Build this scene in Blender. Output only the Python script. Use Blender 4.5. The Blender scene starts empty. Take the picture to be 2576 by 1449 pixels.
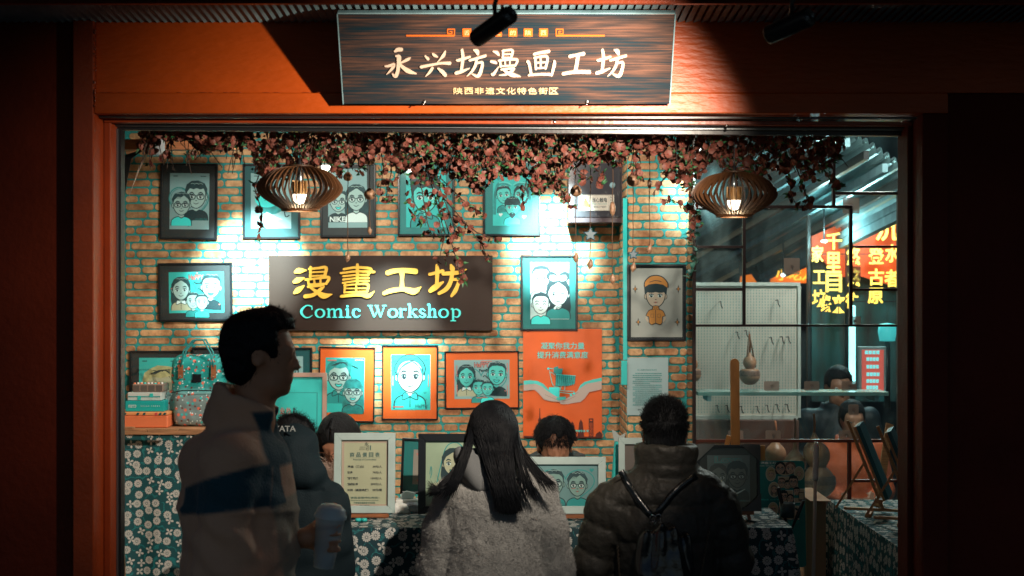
import bpy, math, random
import numpy as np
from mathutils import Vector, Matrix, Euler, noise as mnoise

random.seed(7); np.random.seed(7)
scene = bpy.context.scene
COL = scene.collection
PI = math.pi

# ---------------------------------------------------------------- camera, sky, exposure
F = 3578.0            # focal length in units of a 2576-wide picture
EYE = 1.75
cam_d = bpy.data.cameras.new('camera'); cam = bpy.data.objects.new('camera', cam_d); COL.objects.link(cam)
cam.location = (0, 0, EYE); cam.rotation_euler = (PI/2, 0, 0)
cam_d.sensor_width = 36; cam_d.lens = F/2576*36; cam_d.clip_start = .05; cam_d.clip_end = 500
cam_d.dof.use_dof = True; cam_d.dof.focus_distance = 6.1; cam_d.dof.aperture_fstop = 4.0
scene.camera = cam

world = bpy.data.worlds.new('World'); scene.world = world; world.use_nodes = True
nt = world.node_tree; bg = nt.nodes['Background']
sky = nt.nodes.new('ShaderNodeTexSky'); sky.sky_type = 'NISHITA'; sky.sun_disc = False
sky.sun_elevation = math.radians(32); sky.sun_rotation = math.radians(0)
nt.links.new(sky.outputs[0], bg.inputs[0]); bg.inputs[1].default_value = 0.024

scene.view_settings.view_transform = 'Standard'; scene.view_settings.look = 'None'
scene.view_settings.exposure = 0; scene.view_settings.gamma = 1
scene.cycles.use_denoising = True
scene.cycles.max_bounces = 6; scene.cycles.transparent_max_bounces = 12
scene.cycles.sample_clamp_indirect = 4

def P(dx, dy, Y):
    """a point of the place: column/row of the 2576 x 1449 view at distance Y"""
    return Vector(((dx-1288)/F*Y, Y, EYE-(dy-724.5)/F*Y))

def lamp(kind, name, loc, power, color, target=None, size=.03, angle=60, blend=.6):
    d = bpy.data.lights.new(name, kind); o = bpy.data.objects.new(name, d); COL.objects.link(o)
    o.location = loc; d.energy = power; d.color = color
    if kind in ('SPOT', 'POINT'): d.shadow_soft_size = size
    if kind == 'SPOT':
        d.spot_size = math.radians(angle); d.spot_blend = blend
        o.rotation_euler = (Vector(target)-Vector(loc)).to_track_quat('-Z', 'Y').to_euler()
    o['kind'] = 'helper'
    return o

# outside: the lit cylinder spotlight under the canopy
SIGN_SPOT = (.655, 3.825, 2.405)
lamp('SPOT', 'sign_spot_light', SIGN_SPOT, 350, (1, .84, .68), target=(.04, 4.9, 2.08), size=.022, angle=82, blend=.95)
# inside: the shop's ceiling spotlights, aimed at the picture wall (cool white)
CW = (.74, 1, .97)
WALL_SPOTS = [  # fixture position, target on the wall, power, cone, blend
    ((-1.15, 6.55, 2.50), P(632, 690, 7.66), 1000, 31, 1),
    ((.20, 6.55, 2.50), P(1390, 615, 7.66), 900, 28, 1),
    ((-.62, 6.45, 2.50), P(985, 838, 7.66), 900, 24, 1),
    ((1.05, 6.30, 2.50), P(1735, 500, 7.15), 220, 26, 1),
]
for i, (l, t, pw, an, bl) in enumerate(WALL_SPOTS):
    lamp('SPOT', 'shop_spot_light', l, pw, CW, target=t, size=.03, angle=an, blend=bl)
    # the same reflector's wide spill
    lamp('SPOT', 'shop_spot_spill', l, 37 if i < 3 else 13, (1, .93, .80), target=(t[0], t[1], t[2]-.35), size=.03, angle=150, blend=1)

# ---------------------------------------------------------------- materials
MATS = {}
def M(name, col, rough=.55, var=0, vscale=8, bump=0, bscale=60, metal=0, coat=0, emit=None, es=0, spec=.5, sheen=0, stretch=None, alpha=None, trans=0, col2=None):
    if name in MATS: return MATS[name]
    m = bpy.data.materials.new(name); m.use_nodes = True; MATS[name] = m
    n = m.node_tree.nodes; L = m.node_tree.links; b = n['Principled BSDF']
    b.inputs['Base Color'].default_value = (*col, 1); b.inputs['Roughness'].default_value = rough
    b.inputs['Metallic'].default_value = metal; b.inputs['Coat Weight'].default_value = coat
    b.inputs['Specular IOR Level'].default_value = spec; b.inputs['Sheen Weight'].default_value = sheen
    b.inputs['Transmission Weight'].default_value = trans
    if alpha is not None: b.inputs['Alpha'].default_value = alpha
    if emit: b.inputs['Emission Color'].default_value = (*emit, 1); b.inputs['Emission Strength'].default_value = es
    if var or bump or col2:
        g = n.new('ShaderNodeNewGeometry'); mp = n.new('ShaderNodeMapping')
        L.new(g.outputs['Position'], mp.inputs[0])
        if stretch: mp.inputs['Scale'].default_value = stretch
    if var or col2:
        t = n.new('ShaderNodeTexNoise'); t.inputs['Scale'].default_value = vscale; t.inputs['Detail'].default_value = 5
        L.new(mp.outputs[0], t.inputs['Vector'])
        r = n.new('ShaderNodeMapRange'); r.inputs[1].default_value = .3; r.inputs[2].default_value = .7
        L.new(t.outputs['Fac'], r.inputs[0])
        mx = n.new('ShaderNodeMix'); mx.data_type = 'RGBA'
        a = tuple(c*(1-var) for c in col); bb = col2 if col2 else tuple(min(1, c*(1+var)) for c in col)
        mx.inputs[6].default_value = (*a, 1); mx.inputs[7].default_value = (*bb, 1)
        L.new(r.outputs[0], mx.inputs[0]); L.new(mx.outputs[2], b.inputs['Base Color'])
    if bump:
        t = n.new('ShaderNodeTexNoise'); t.inputs['Scale'].default_value = bscale; t.inputs['Detail'].default_value = 6
        L.new(mp.outputs[0], t.inputs['Vector'])
        bp = n.new('ShaderNodeBump'); bp.inputs['Strength'].default_value = bump; bp.inputs['Distance'].default_value = .01
        L.new(t.outputs['Fac'], bp.inputs['Height']); L.new(bp.outputs[0], b.inputs['Normal'])
    return m

# ---------------------------------------------------------------- mesh building
def chain_matrix(o):
    m = o.matrix_basis.copy()
    while o.parent: o = o.parent; m = o.matrix_basis @ m
    return m

class MB:
    def __init__(s): s.v = []; s.f = []; s.m = []; s.sm = []
    def add(s, vs, fs, mi=0, T=None, smooth=False):
        k = len(s.v)
        for p in vs: s.v.append(tuple(T @ Vector(p)) if T is not None else tuple(p))
        for f in fs: s.f.append(tuple(i+k for i in f)); s.m.append(mi); s.sm.append(smooth)
        return s
    def box(s, x0, x1, y0, y1, z0, z1, mi=0, T=None):
        vs = [(x, y, z) for z in (z0, z1) for y in (y0, y1) for x in (x0, x1)]
        return s.add(vs, [(0, 2, 3, 1), (4, 5, 7, 6), (0, 1, 5, 4), (2, 6, 7, 3), (0, 4, 6, 2), (1, 3, 7, 5)], mi, T)
    def bar(s, a, b, w, h, mi=0, up=(0, 0, 1)):
        a = Vector(a); b = Vector(b); d = (b-a); l = d.length; d.normalize()
        x = d.cross(Vector(up)).normalized(); z = x.cross(d).normalized()
        T = Matrix(((x.x, d.x, z.x, a.x), (x.y, d.y, z.y, a.y), (x.z, d.z, z.z, a.z), (0, 0, 0, 1)))
        return s.box(-w/2, w/2, 0, l, -h/2, h/2, mi, T)
    def tube(s, pts, r, n=8, mi=0, cap=True, flat=None, smooth=True):
        pts = [Vector(p) for p in pts]; k = len(pts)
        rs = list(r) if hasattr(r, '__len__') else [r]*k
        t0 = (pts[1]-pts[0]).normalized(); ref = Vector((0, 0, 1)) if abs(t0.z) < .9 else Vector((1, 0, 0))
        u = t0.cross(ref).normalized(); vs = []
        for i in range(k):
            t = (pts[min(i+1, k-1)]-pts[max(i-1, 0)])
            if t.length < 1e-9: t = t0.copy()
            t.normalize(); u = (u - t*u.dot(t)).normalized(); w = t.cross(u)
            for j in range(n):
                a = 2*PI*j/n
                vs.append(pts[i] + (u*math.cos(a) + w*math.sin(a)*(flat or 1))*rs[i])
        fs = [(i*n+j, i*n+(j+1) % n, (i+1)*n+(j+1) % n, (i+1)*n+j) for i in range(k-1) for j in range(n)]
        s.add(vs, fs, mi, None, smooth)
        if cap:
            k0 = len(s.v)-len(vs)
            s.f.append(tuple(k0+j for j in reversed(range(n)))); s.m.append(mi); s.sm.append(False)
            s.f.append(tuple(k0+(k-1)*n+j for j in range(n))); s.m.append(mi); s.sm.append(False)
        return s
    def lathe(s, prof, n=24, mi=0, T=None, smooth=True, sx=1, sy=1):
        vs = [(r*math.cos(2*PI*j/n)*sx, r*math.sin(2*PI*j/n)*sy, z) for r, z in prof for j in range(n)]
        fs = [(i*n+j, i*n+(j+1) % n, (i+1)*n+(j+1) % n, (i+1)*n+j) for i in range(len(prof)-1) for j in range(n)]
        return s.add(vs, fs, mi, T, smooth)
    def ell(s, c, r, n=12, mi=0, T=None, smooth=True):
        prof = [(math.sin(PI*i/n), -math.cos(PI*i/n)) for i in range(n+1)]
        prof[0] = (1e-4, -1); prof[-1] = (1e-4, 1)
        A = Matrix.Translation(Vector(c)) @ Matrix.Diagonal((r[0], r[1], r[2], 1))
        return s.lathe(prof, max(8, n), mi, (T @ A) if T is not None else A, smooth)
    def prism(s, poly, y0, y1, mi=0, T=None, mi_side=None):
        """poly in x,z; front at y0 (towards the viewer), back at y1"""
        n = len(poly)
        a = sum(poly[i][0]*poly[(i+1) % n][1]-poly[(i+1) % n][0]*poly[i][1] for i in range(n))
        if a < 0: poly = poly[::-1]
        vs = [(x, y0, z) for x, z in poly] + [(x, y1, z) for x, z in poly]
        s.add(vs, [tuple(range(n))], mi, T)
        k = len(s.v)-2*n
        for i in range(n):
            j = (i+1) % n; s.f.append((k+j, k+i, k+n+i, k+n+j)); s.m.append(mi if mi_side is None else mi_side); s.sm.append(False)
        s.f.append(tuple(k+n+i for i in reversed(range(n)))); s.m.append(mi); s.sm.append(False)
        return s
    def mesh(s, name):
        me = bpy.data.meshes.new(name); me.from_pydata(s.v, [], s.f)
        me.polygons.foreach_set('material_index', s.m); me.polygons.foreach_set('use_smooth', s.sm)
        me.update(); return me
    def build(s, name, mats, parent=None, local=False, bevel=0, seg=2):
        if parent is not None and not local:
            inv = chain_matrix(parent).inverted()
            s.v = [tuple(inv @ Vector(p)) for p in s.v]
        me = s.mesh(name)
        for m in (mats if isinstance(mats, (list, tuple)) else [mats]): me.materials.append(m)
        o = bpy.data.objects.new(name, me); COL.objects.link(o)
        if parent is not None: o.parent = parent
        if bevel:
            md = o.modifiers.new('bevel', 'BEVEL'); md.width = bevel; md.segments = seg; md.limit_method = 'ANGLE'; md.angle_limit = .6
        return o

def link_mesh(name, me, parent=None, loc=(0, 0, 0), rot=(0, 0, 0), scale=(1, 1, 1)):
    o = bpy.data.objects.new(name, me); COL.objects.link(o)
    if parent is not None: o.parent = parent
    o.location = loc; o.rotation_euler = rot; o.scale = scale
    return o

def np_mesh(name, V, Fq, mats, parent=None, smooth=True, midx=None, world=True):
    """numpy verts (n,3), faces (m,3|4)"""
    V = np.asarray(V, dtype=np.float64)
    if parent is not None and world:
        I = np.array(chain_matrix(parent).inverted()); V = V @ I[:3, :3].T + I[:3, 3]
    me = bpy.data.meshes.new(name); k = Fq.shape[1]
    me.vertices.add(len(V)); me.vertices.foreach_set('co', V.astype(np.float32).ravel())
    me.loops.add(Fq.size); me.loops.foreach_set('vertex_index', Fq.astype(np.int32).ravel())
    me.polygons.add(len(Fq)); me.polygons.foreach_set('loop_start', np.arange(0, Fq.size, k, dtype=np.int32))
    me.polygons.foreach_set('use_smooth', np.full(len(Fq), smooth))
    for m in (mats if isinstance(mats, (list, tuple)) else [mats]): me.materials.append(m)
    if midx is not None: me.polygons.foreach_set('material_index', midx.astype(np.int32))
    me.update(calc_edges=True); me.validate()
    o = bpy.data.objects.new(name, me); COL.objects.link(o)
    if parent is not None: o.parent = parent
    return o

def thing(name, label, cat, loc=(0, 0, 0), rot=(0, 0, 0), group=None):
    o = bpy.data.objects.new(name, None); COL.objects.link(o); o.empty_display_size = .1
    o.location = loc; o.rotation_euler = rot; o['label'] = label; o['category'] = cat
    if group: o['group'] = group
    return o
def tag(o, label, cat, group=None):
    o['label'] = label; o['category'] = cat
    if group: o['group'] = group
    return o
def kind(o, k): o['kind'] = k; return o

# ---------------------------------------------------------------- writing
_txt = {}
def text_verts(body, bold=0):
    key = (body, bold)
    if key not in _txt:
        c = bpy.data.curves.new('t', 'FONT'); c.body = body; c.offset = bold; c.resolution_u = 3; c.fill_mode = 'FRONT'
        c.align_x = 'LEFT'
        o = bpy.data.objects.new('t', c); COL.objects.link(o)
        dg = bpy.context.evaluated_depsgraph_get(); me = bpy.data.meshes.new_from_object(o.evaluated_get(dg))
        V = [(v.co.x, v.co.y) for v in me.vertices]; Fc = [tuple(p.vertices) for p in me.polygons]
        bpy.data.objects.remove(o); bpy.data.curves.remove(c); bpy.data.meshes.remove(me)
        _txt[key] = (V, Fc)
    return _txt[key]

def put_text(mb, body, x0, x1, z0, z1, y, mi=0, bold=0, T=None, keep=False, back=None):
    """flat lettering fitted into the box x0..x1, z0..z1 at depth y, facing -y; back = depth of the slab's rear"""
    V, Fc = text_verts(body, bold)
    ax = min(v[0] for v in V); bx = max(v[0] for v in V); az = min(v[1] for v in V); bz = max(v[1] for v in V)
    sx = (x1-x0)/(bx-ax); sz = (z1-z0)/(bz-az)
    if keep: sx = sz = min(sx, sz)
    vs = [(x0+(v[0]-ax)*sx, y, z0+(v[1]-az)*sz) for v in V]
    mb.add(vs, Fc, mi, T)
    if back is not None:                      # side walls along the outline
        edges = {}
        for f in Fc:
            for i in range(len(f)):
                e = (f[i], f[(i+1) % len(f)]); edges[e] = 1
        out = [e for e in edges if (e[1], e[0]) not in edges]
        n = len(vs); vs2 = vs+[(v[0], back, v[2]) for v in vs]
        mb.add(vs2, [(b, a, a+n, b+n) for a, b in out], mi, T)

def catmull(pts, k=6, closed=False):
    """pts: (x, z, w)"""
    n = len(pts)
    if n == 2 and not closed:
        return [tuple(pts[0][c]*(1-t)+pts[1][c]*t for c in range(3)) for t in (0, .5, 1)]
    out = []; rng = range(n if closed else n-1)
    g = lambda i: pts[i % n] if closed else pts[max(0, min(n-1, i))]
    for i in rng:
        p0, p1, p2, p3 = g(i-1), g(i), g(i+1), g(i+2)
        for j in range(k):
            t = j/k
            out.append(tuple(.5*((2*p1[c])+(-p0[c]+p2[c])*t+(2*p0[c]-5*p1[c]+4*p2[c]-p3[c])*t*t+(-p0[c]+3*p1[c]-3*p2[c]+p3[c])*t**3) for c in range(3)))
    if not closed: out.append(tuple(pts[-1]))
    return out

def ribbon(mb, pts, y0, y1, mi=0, closed=False, k=6, T=None, caps=True, curve=True, xf=None):
    """brush stroke: (x, z, width) points -> a slab between y0 (front) and y1"""
    pts = [(p[0], p[1], max(p[2], 1e-5)) for p in pts]
    q = catmull(pts, k, closed) if curve else list(pts)
    n = len(q); Lf = []; Rt = []
    for i in range(n):
        a = q[(i-1) % n] if closed else q[max(0, i-1)]; b = q[(i+1) % n] if closed else q[min(n-1, i+1)]
        dx, dz = b[0]-a[0], b[1]-a[1]; l = math.hypot(dx, dz) or 1
        nx, nz = -dz/l, dx/l; w = q[i][2]/2
        Lf.append((q[i][0]+nx*w, q[i][1]+nz*w)); Rt.append((q[i][0]-nx*w, q[i][1]-nz*w))
    if closed:
        ring = [(i, (i+1) % n) for i in range(n)]
    else:
        ring = [(i, i+1) for i in range(n-1)]
    g = xf or (lambda x, z: (x, z))
    Lf = [g(*p) for p in Lf]; Rt = [g(*p) for p in Rt]
    vs = [(x, y0, z) for x, z in Lf]+[(x, y0, z) for x, z in Rt]+[(x, y1, z) for x, z in Lf]+[(x, y1, z) for x, z in Rt]
    fs = []
    for i, j in ring:
        fs += [(i, n+i, n+j, j), (i, j, 2*n+j, 2*n+i), (n+j, n+i, 3*n+i, 3*n+j)]
    mb.add(vs, fs, mi, T)
    if not closed and caps:
        for e, s_ in ((0, -1), (n-1, 1)):
            a = q[max(0, e-1)] if e else q[0]; b = q[e] if e else q[1]
            dx, dz = b[0]-a[0], b[1]-a[1]; l = math.hypot(dx, dz) or 1; dx /= l; dz /= l
            w = q[e][2]/2; cx, cz = q[e][0], q[e][1]
            arc = [(cx+w*(math.cos(t)*(-dz)+math.sin(t)*s_*dx), cz+w*(math.cos(t)*dx+math.sin(t)*s_*dz)) for t in [PI*i/6 for i in range(7)]]
            arc = [g(*p) for p in arc]
            mb.prism(arc, y0, y1, mi, T)

# ---------------------------------------------------------------- numpy surfaces for people and soft things
def surface_nets(f, lo, hi, h):
    lo = np.array(lo, float); hi = np.array(hi, float)
    n = np.ceil((hi-lo)/h).astype(int)+1
    ax = [lo[i]+h*np.arange(n[i]) for i in range(3)]
    val = np.empty(n)
    Yg, Zg = np.meshgrid(ax[1], ax[2], indexing='ij')
    step = max(1, int(400000/(n[1]*n[2])))
    for i in range(0, n[0], step):
        xs = ax[0][i:i+step]
        p = np.empty((len(xs), n[1], n[2], 3)); p[..., 0] = xs[:, None, None]; p[..., 1] = Yg; p[..., 2] = Zg
        val[i:i+step] = f(p.reshape(-1, 3)).reshape(len(xs), n[1], n[2])
    s = val < 0
    c = np.zeros(n-1, bool); base = s[:-1, :-1, :-1]
    for a in (0, 1):
        for b in (0, 1):
            for d in (0, 1):
                c |= s[a:n[0]-1+a, b:n[1]-1+b, d:n[2]-1+d] != base
    idx = -np.ones(n-1, int); cells = np.argwhere(c); idx[c] = np.arange(len(cells))
    acc = np.zeros((len(cells), 3)); cnt = np.zeros(len(cells))
    for axis in range(3):
        o1, o2 = [k for k in range(3) if k != axis]
        for a in (0, 1):
            for b in (0, 1):
                off = np.zeros(3, int); off[o1] = a; off[o2] = b
                q = cells+off; q2 = q.copy(); q2[:, axis] += 1
                v0 = val[tuple(q.T)]; v1 = val[tuple(q2.T)]; m = (v0 < 0) != (v1 < 0)
                t = v0[m]/(v0[m]-v1[m]); pp = q[m].astype(float); pp[:, axis] += t
                acc[m] += pp; cnt[m] += 1
    V = lo+h*acc/cnt[:, None]
    faces = []
    for axis in range(3):
        o1, o2 = (axis+1) % 3, (axis+2) % 3
        sl0 = [slice(None)]*3; sl1 = [slice(None)]*3; sl0[axis] = slice(0, n[axis]-1); sl1[axis] = slice(1, n[axis])
        d = s[tuple(sl0)] != s[tuple(sl1)]
        e = np.argwhere(d); e = e[(e[:, o1] > 0) & (e[:, o2] > 0) & (e[:, o1] < n[o1]-1) & (e[:, o2] < n[o2]-1)]
        ins = s[tuple(e.T)]
        def cid(a, b):
            q = e.copy(); q[:, o1] -= a; q[:, o2] -= b; return idx[tuple(q.T)]
        Q = np.stack([cid(1, 1), cid(0, 1), cid(0, 0), cid(1, 0)], 1)
        Q[~ins] = Q[~ins][:, ::-1]
        faces.append(Q)
    Fq = np.concatenate(faces)
    return V, Fq[(Fq >= 0).all(1)]

def smin(a, b, k):
    h = np.clip(.5+.5*(b-a)/k, 0, 1); return b*(1-h)+a*h-k*h*(1-h)
def smax(a, b, k): return -smin(-a, -b, k)
def s_cap(p, a, b, ra, rb):
    a = np.array(a, float); b = np.array(b, float); d = b-a
    t = np.clip(((p-a) @ d)/max(1e-9, d @ d), 0, 1)
    return np.linalg.norm(p-a-t[:, None]*d, axis=1)-(ra+(rb-ra)*t)
def s_ell(p, c, r, R=None):
    q = p-np.array(c, float)
    if R is not None: q = q @ R
    r = np.array(r, float); k0 = np.linalg.norm(q/r, axis=1); k1 = np.linalg.norm(q/(r*r), axis=1)
    return k0*(k0-1)/np.maximum(k1, 1e-6)
def s_box(p, c, r, rad, R=None):
    q = p-np.array(c, float)
    if R is not None: q = q @ R
    q = np.abs(q)-(np.array(r)-rad)
    return np.linalg.norm(np.maximum(q, 0), axis=1)+np.minimum(q.max(1), 0)-rad
def vnoise(p, s, seed=0):
    """cheap smooth numpy noise, about -1..1"""
    q = p*s+seed*7.31; r = np.zeros(len(p))
    rng = np.random.RandomState(seed+3)
    for k in range(5):
        d = rng.normal(size=3); d *= (1+.35*k)/np.linalg.norm(d); ph = rng.uniform(0, 6.28)
        w = rng.normal(size=3); w /= np.linalg.norm(w)
        r += np.sin(q @ d+ph+1.7*np.sin(q @ w*1.3+ph*2))
    return r/3
def Rz(a): c, s = math.cos(a), math.sin(a); return np.array([[c, -s, 0], [s, c, 0], [0, 0, 1.]])
def Rx(a): c, s = math.cos(a), math.sin(a); return np.array([[1., 0, 0], [0, c, -s], [0, s, c]])
def Ry(a): c, s = math.cos(a), math.sin(a); return np.array([[c, 0, s], [0, 1., 0], [-s, 0, c]])

def head_sdf(p, c, R, s=1):
    """head in local axes x right, y forward (face), z up; R columns = local axes"""
    q = ((p-np.array(c)) @ R)/s
    d = s_ell(q, (0, -.012, .03), (.076, .096, .09))
    d = smin(d, s_ell(q, (0, .028, -.035), (.060, .062, .078)), .03)
    d = smin(d, s_cap(q, (-.03, .035, -.085), (.03, .035, -.085), .026, .026), .03)
    d = smin(d, s_ell(q, (0, .066, -.098), (.02, .02, .016)), .02)
    d = smin(d, s_cap(q, (-.035, .078, .022), (.035, .078, .022), .012, .012), .015)
    for sx in (-1, 1): d = smax(d, -s_ell(q, (sx*.031, .104, .002), (.019, .02, .012)), .012)
    for sx in (-1, 1): d = smin(d, s_ell(q, (sx*.031, .078, .001), (.013, .013, .012)), .004)
    d = smin(d, s_cap(q, (0, .086, .012), (0, .103, -.030), .007, .011), .012)
    for sx in (-1, 1): d = smin(d, s_ell(q, (sx*.012, .094, -.033), (.008, .01, .007)), .006)
    d = smin(d, s_cap(q, (-.02, .084, -.060), (.02, .084, -.060), .008, .008), .008)
    d = smin(d, s_cap(q, (-.016, .082, -.072), (.016, .082, -.072), .009, .009), .006)
    for sx in (-1, 1):
        e = s_ell(q, (sx*.079, -.008, -.004), (.009, .020, .032))
        e = smax(e, -s_ell(q, (sx*.088, -.004, .0), (.008, .011, .02)), .006)
        d = smin(d, e, .008)
    return d*s
# ---------------------------------------------------------------- palette
red_paint = M('red_brown_paint', (.50, .075, .004), .42, var=.18, vscale=3, bump=.35, bscale=38, stretch=(.5, 1, 1.6))
red_trim = M('red_trim_paint', (.30, .045, .009), .34, var=.15, vscale=6, bump=.15, bscale=60)
shaded_red = M('shaded_red_paint', (.11, .016, .009), .6, spec=.12, var=.2, vscale=3, bump=.25, bscale=30)  # the front's red paint, with the unlit right side's shade put into the colour
black_metal = M('black_metal', (.012, .013, .015), .35, bump=.05)
grey_metal = M('grey_aluminium', (.22, .24, .25), .35, metal=.8, bump=.05)
steel = M('galvanised_steel', (.26, .42, .46), .75, spec=.15, var=.25, vscale=9, bump=.12, bscale=30)
screw_m = M('steel_screw', (.6, .6, .58), .25, metal=1)
mortar_m = M('teal_mortar', (.018, .27, .26), .7, var=.25, vscale=25, bump=.3, bscale=120)
plaster_dark = M('dark_plaster', (.03, .03, .032), .8, bump=.1)
asphalt = M('asphalt', (.05, .05, .05), .85, var=.3, vscale=20, bump=.4, bscale=200)
floor_m = M('grey_floor_tile', (.10, .10, .10), .5, var=.2, vscale=5)
white_m = M('white_plastic', (.7, .72, .70), .4)
teal_plastic = M('teal_plastic', (.03, .55, .52), .35)
wood = M('light_wood', (.50, .26, .11), .5, var=.25, vscale=14, stretch=(1, 1, 12), bump=.1)
wood_red = M('reddish_wood', (.30, .11, .045), .45, var=.3, vscale=14, stretch=(1, 1, 10), bump=.1)
wood_board = M('worn_wood_board', (.42, .21, .10), .6, var=.35, vscale=10, stretch=(1, 4, 9), bump=.2)
lamp_wood = M('lamp_veneer', (.10, .042, .016), .45, var=.2, vscale=30)
lamp_dark = M('lamp_dark_rim', (.05, .025, .012), .5)
ink = M('dark_ink', (.006, .03, .04), .6)
black_frame = M('black_picture_frame', (.010, .014, .018), .28, bump=.03)
black_mount = M('charcoal_mount_board', (.022, .026, .03), .6)
teal_mount = M('dark_teal_mount_board', (.008, .085, .095), .5)
teal_mount2 = M('mid_teal_mount_board', (.006, .19, .19), .5)
orange_mount = M('orange_mount_board', (.85, .13, .012), .55)
white_frame = M('pale_grey_picture_frame', (.42, .55, .54), .4, var=.08, vscale=12)
paper_grey = M('grey_teal_paper', (.26, .42, .44), .6, var=.06, vscale=9)
paper_teal = M('teal_paper', (.035, .52, .50), .6, var=.12, vscale=7)
paper_white = M('white_paper', (.62, .80, .80), .6, var=.05, vscale=6)
paper_cream = M('cream_paper', (.50, .48, .33), .65, var=.07, vscale=8)
skin_print = M('printed_skin', (.40, .56, .54), .6, var=.06, vscale=14)
skin_teal = M('printed_teal_skin', (.10, .62, .58), .6, var=.08, vscale=14)
skin_warm = M('printed_warm_skin', (.62, .47, .36), .6, var=.06, vscale=14)
hair_print = M('printed_dark_hair', (.012, .05, .06), .6, var=.4, vscale=40)
hair_brown = M('printed_brown_hair', (.16, .10, .08), .6, var=.4, vscale=40)
hair_blond = M('printed_blond_hair', (.50, .45, .22), .6, var=.3, vscale=40)
hair_teal = M('printed_teal_hair', (.02, .26, .26), .6, var=.35, vscale=40)
cloth_print = M('printed_teal_clothes', (.02, .30, .30), .6)
cloth_dark = M('printed_dark_clothes', (.008, .035, .045), .6)
cloth_orange = M('printed_orange_clothes', (.62, .24, .05), .6)
white_print = M('printed_white', (.75, .85, .84), .6)
pink_print = M('printed_pink', (.62, .20, .17), .6)
cyan_print = M('printed_cyan', (.05, .78, .76), .5)
glass_print = M('printed_glasses_tint', (.02, .34, .35), .6)
gold = M('gold_lettering', (.80, .42, .10), .45)
gold_y = M('yellow_gold_lettering', (.85, .50, .06), .45)
cream_letter = M('cream_metal_lettering', (.86, .66, .50), .35, metal=.2)
orange_letter = M('orange_enamel', (.85, .17, .02), .4)
skin = M('skin', (.42, .20, .12), .5, var=.08, vscale=30, bump=.05, bscale=300)
skin_dim = M('tanned_skin', (.56, .27, .15), .5, var=.08, vscale=30)
hair_m = M('black_hair', (.007, .008, .010), .6, spec=.22, bump=.8, bscale=160, stretch=(1, 1, .12))
hair_long_m = M('long_black_hair', (.005, .006, .008), .48, spec=.2)
shell_m = M('shell', (.30, .17, .10), .45, var=.4, vscale=90)
string_m = M('brown_string', (.10, .055, .03), .8)
star_m = M('dark_blue_star', (.012, .06, .09), .4)
leaf_m = M('garland_leaf', (.02, .11, .035), .5, var=.3, vscale=40)
stem_m = M('garland_stem', (.035, .022, .015), .7)
petal_m = M('blossom_petal', (.15, .047, .032), .6, var=.4, vscale=22)
petal_d = M('blossom_centre', (.25, .04, .03), .6)
bulb_m = M('lit_bulb', (1, .9, .8), .5, emit=(1, .84, .66), es=3.5)
bulb_base = M('bulb_cooling_fins', (.45, .26, .10), .35, metal=.3)
gourd_m = M('carved_gourd', (.42, .20, .11), .4, var=.3, vscale=16)
gourd_d = M('carved_gourd_dark', (.20, .10, .07), .4, var=.4, vscale=60)
orange_coat = M('orange_jacket', (.55, .11, .035), .7, var=.15, vscale=12, bump=.2, bscale=30)
dark_coat = M('black_jacket', (.010, .022, .028), .6, var=.3, vscale=12, bump=.15, bscale=60)
trousers_m = M('dark_trousers', (.02, .024, .03), .8)
shoe_m = M('dark_shoes', (.02, .02, .02), .5)

# glass: mostly clear, with a sheen
def glass_mat(name, tint, gloss, rough=.02):
    m = bpy.data.materials.new(name); m.use_nodes = True; n = m.node_tree.nodes; L = m.node_tree.links
    n.remove(n['Principled BSDF']); out = n['Material Output']
    t = n.new('ShaderNodeBsdfTransparent'); t.inputs[0].default_value = (*tint, 1)
    g = n.new('ShaderNodeBsdfGlossy'); g.inputs['Roughness'].default_value = rough; g.inputs[0].default_value = (.9, 1, 1, 1)
    fr = n.new('ShaderNodeFresnel'); fr.inputs[0].default_value = 1.5
    mt = n.new('ShaderNodeMath'); mt.operation = 'MULTIPLY_ADD'; mt.inputs[1].default_value = 1; mt.inputs[2].default_value = gloss
    L.new(fr.outputs[0], mt.inputs[0]); mx = n.new('ShaderNodeMixShader')
    ge = n.new('ShaderNodeNewGeometry'); iv = n.new('ShaderNodeMath'); iv.operation = 'SUBTRACT'; iv.inputs[0].default_value = 1; L.new(ge.outputs['Backfacing'], iv.inputs[1])
    ff = n.new('ShaderNodeMath'); ff.operation = 'MULTIPLY'; L.new(mt.outputs[0], ff.inputs[0]); L.new(iv.outputs[0], ff.inputs[1])
    L.new(ff.outputs[0], mx.inputs[0]); L.new(t.outputs[0], mx.inputs[1]); L.new(g.outputs[0], mx.inputs[2]); L.new(mx.outputs[0], out.inputs[0])
    MATS[name] = m; return m
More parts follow.
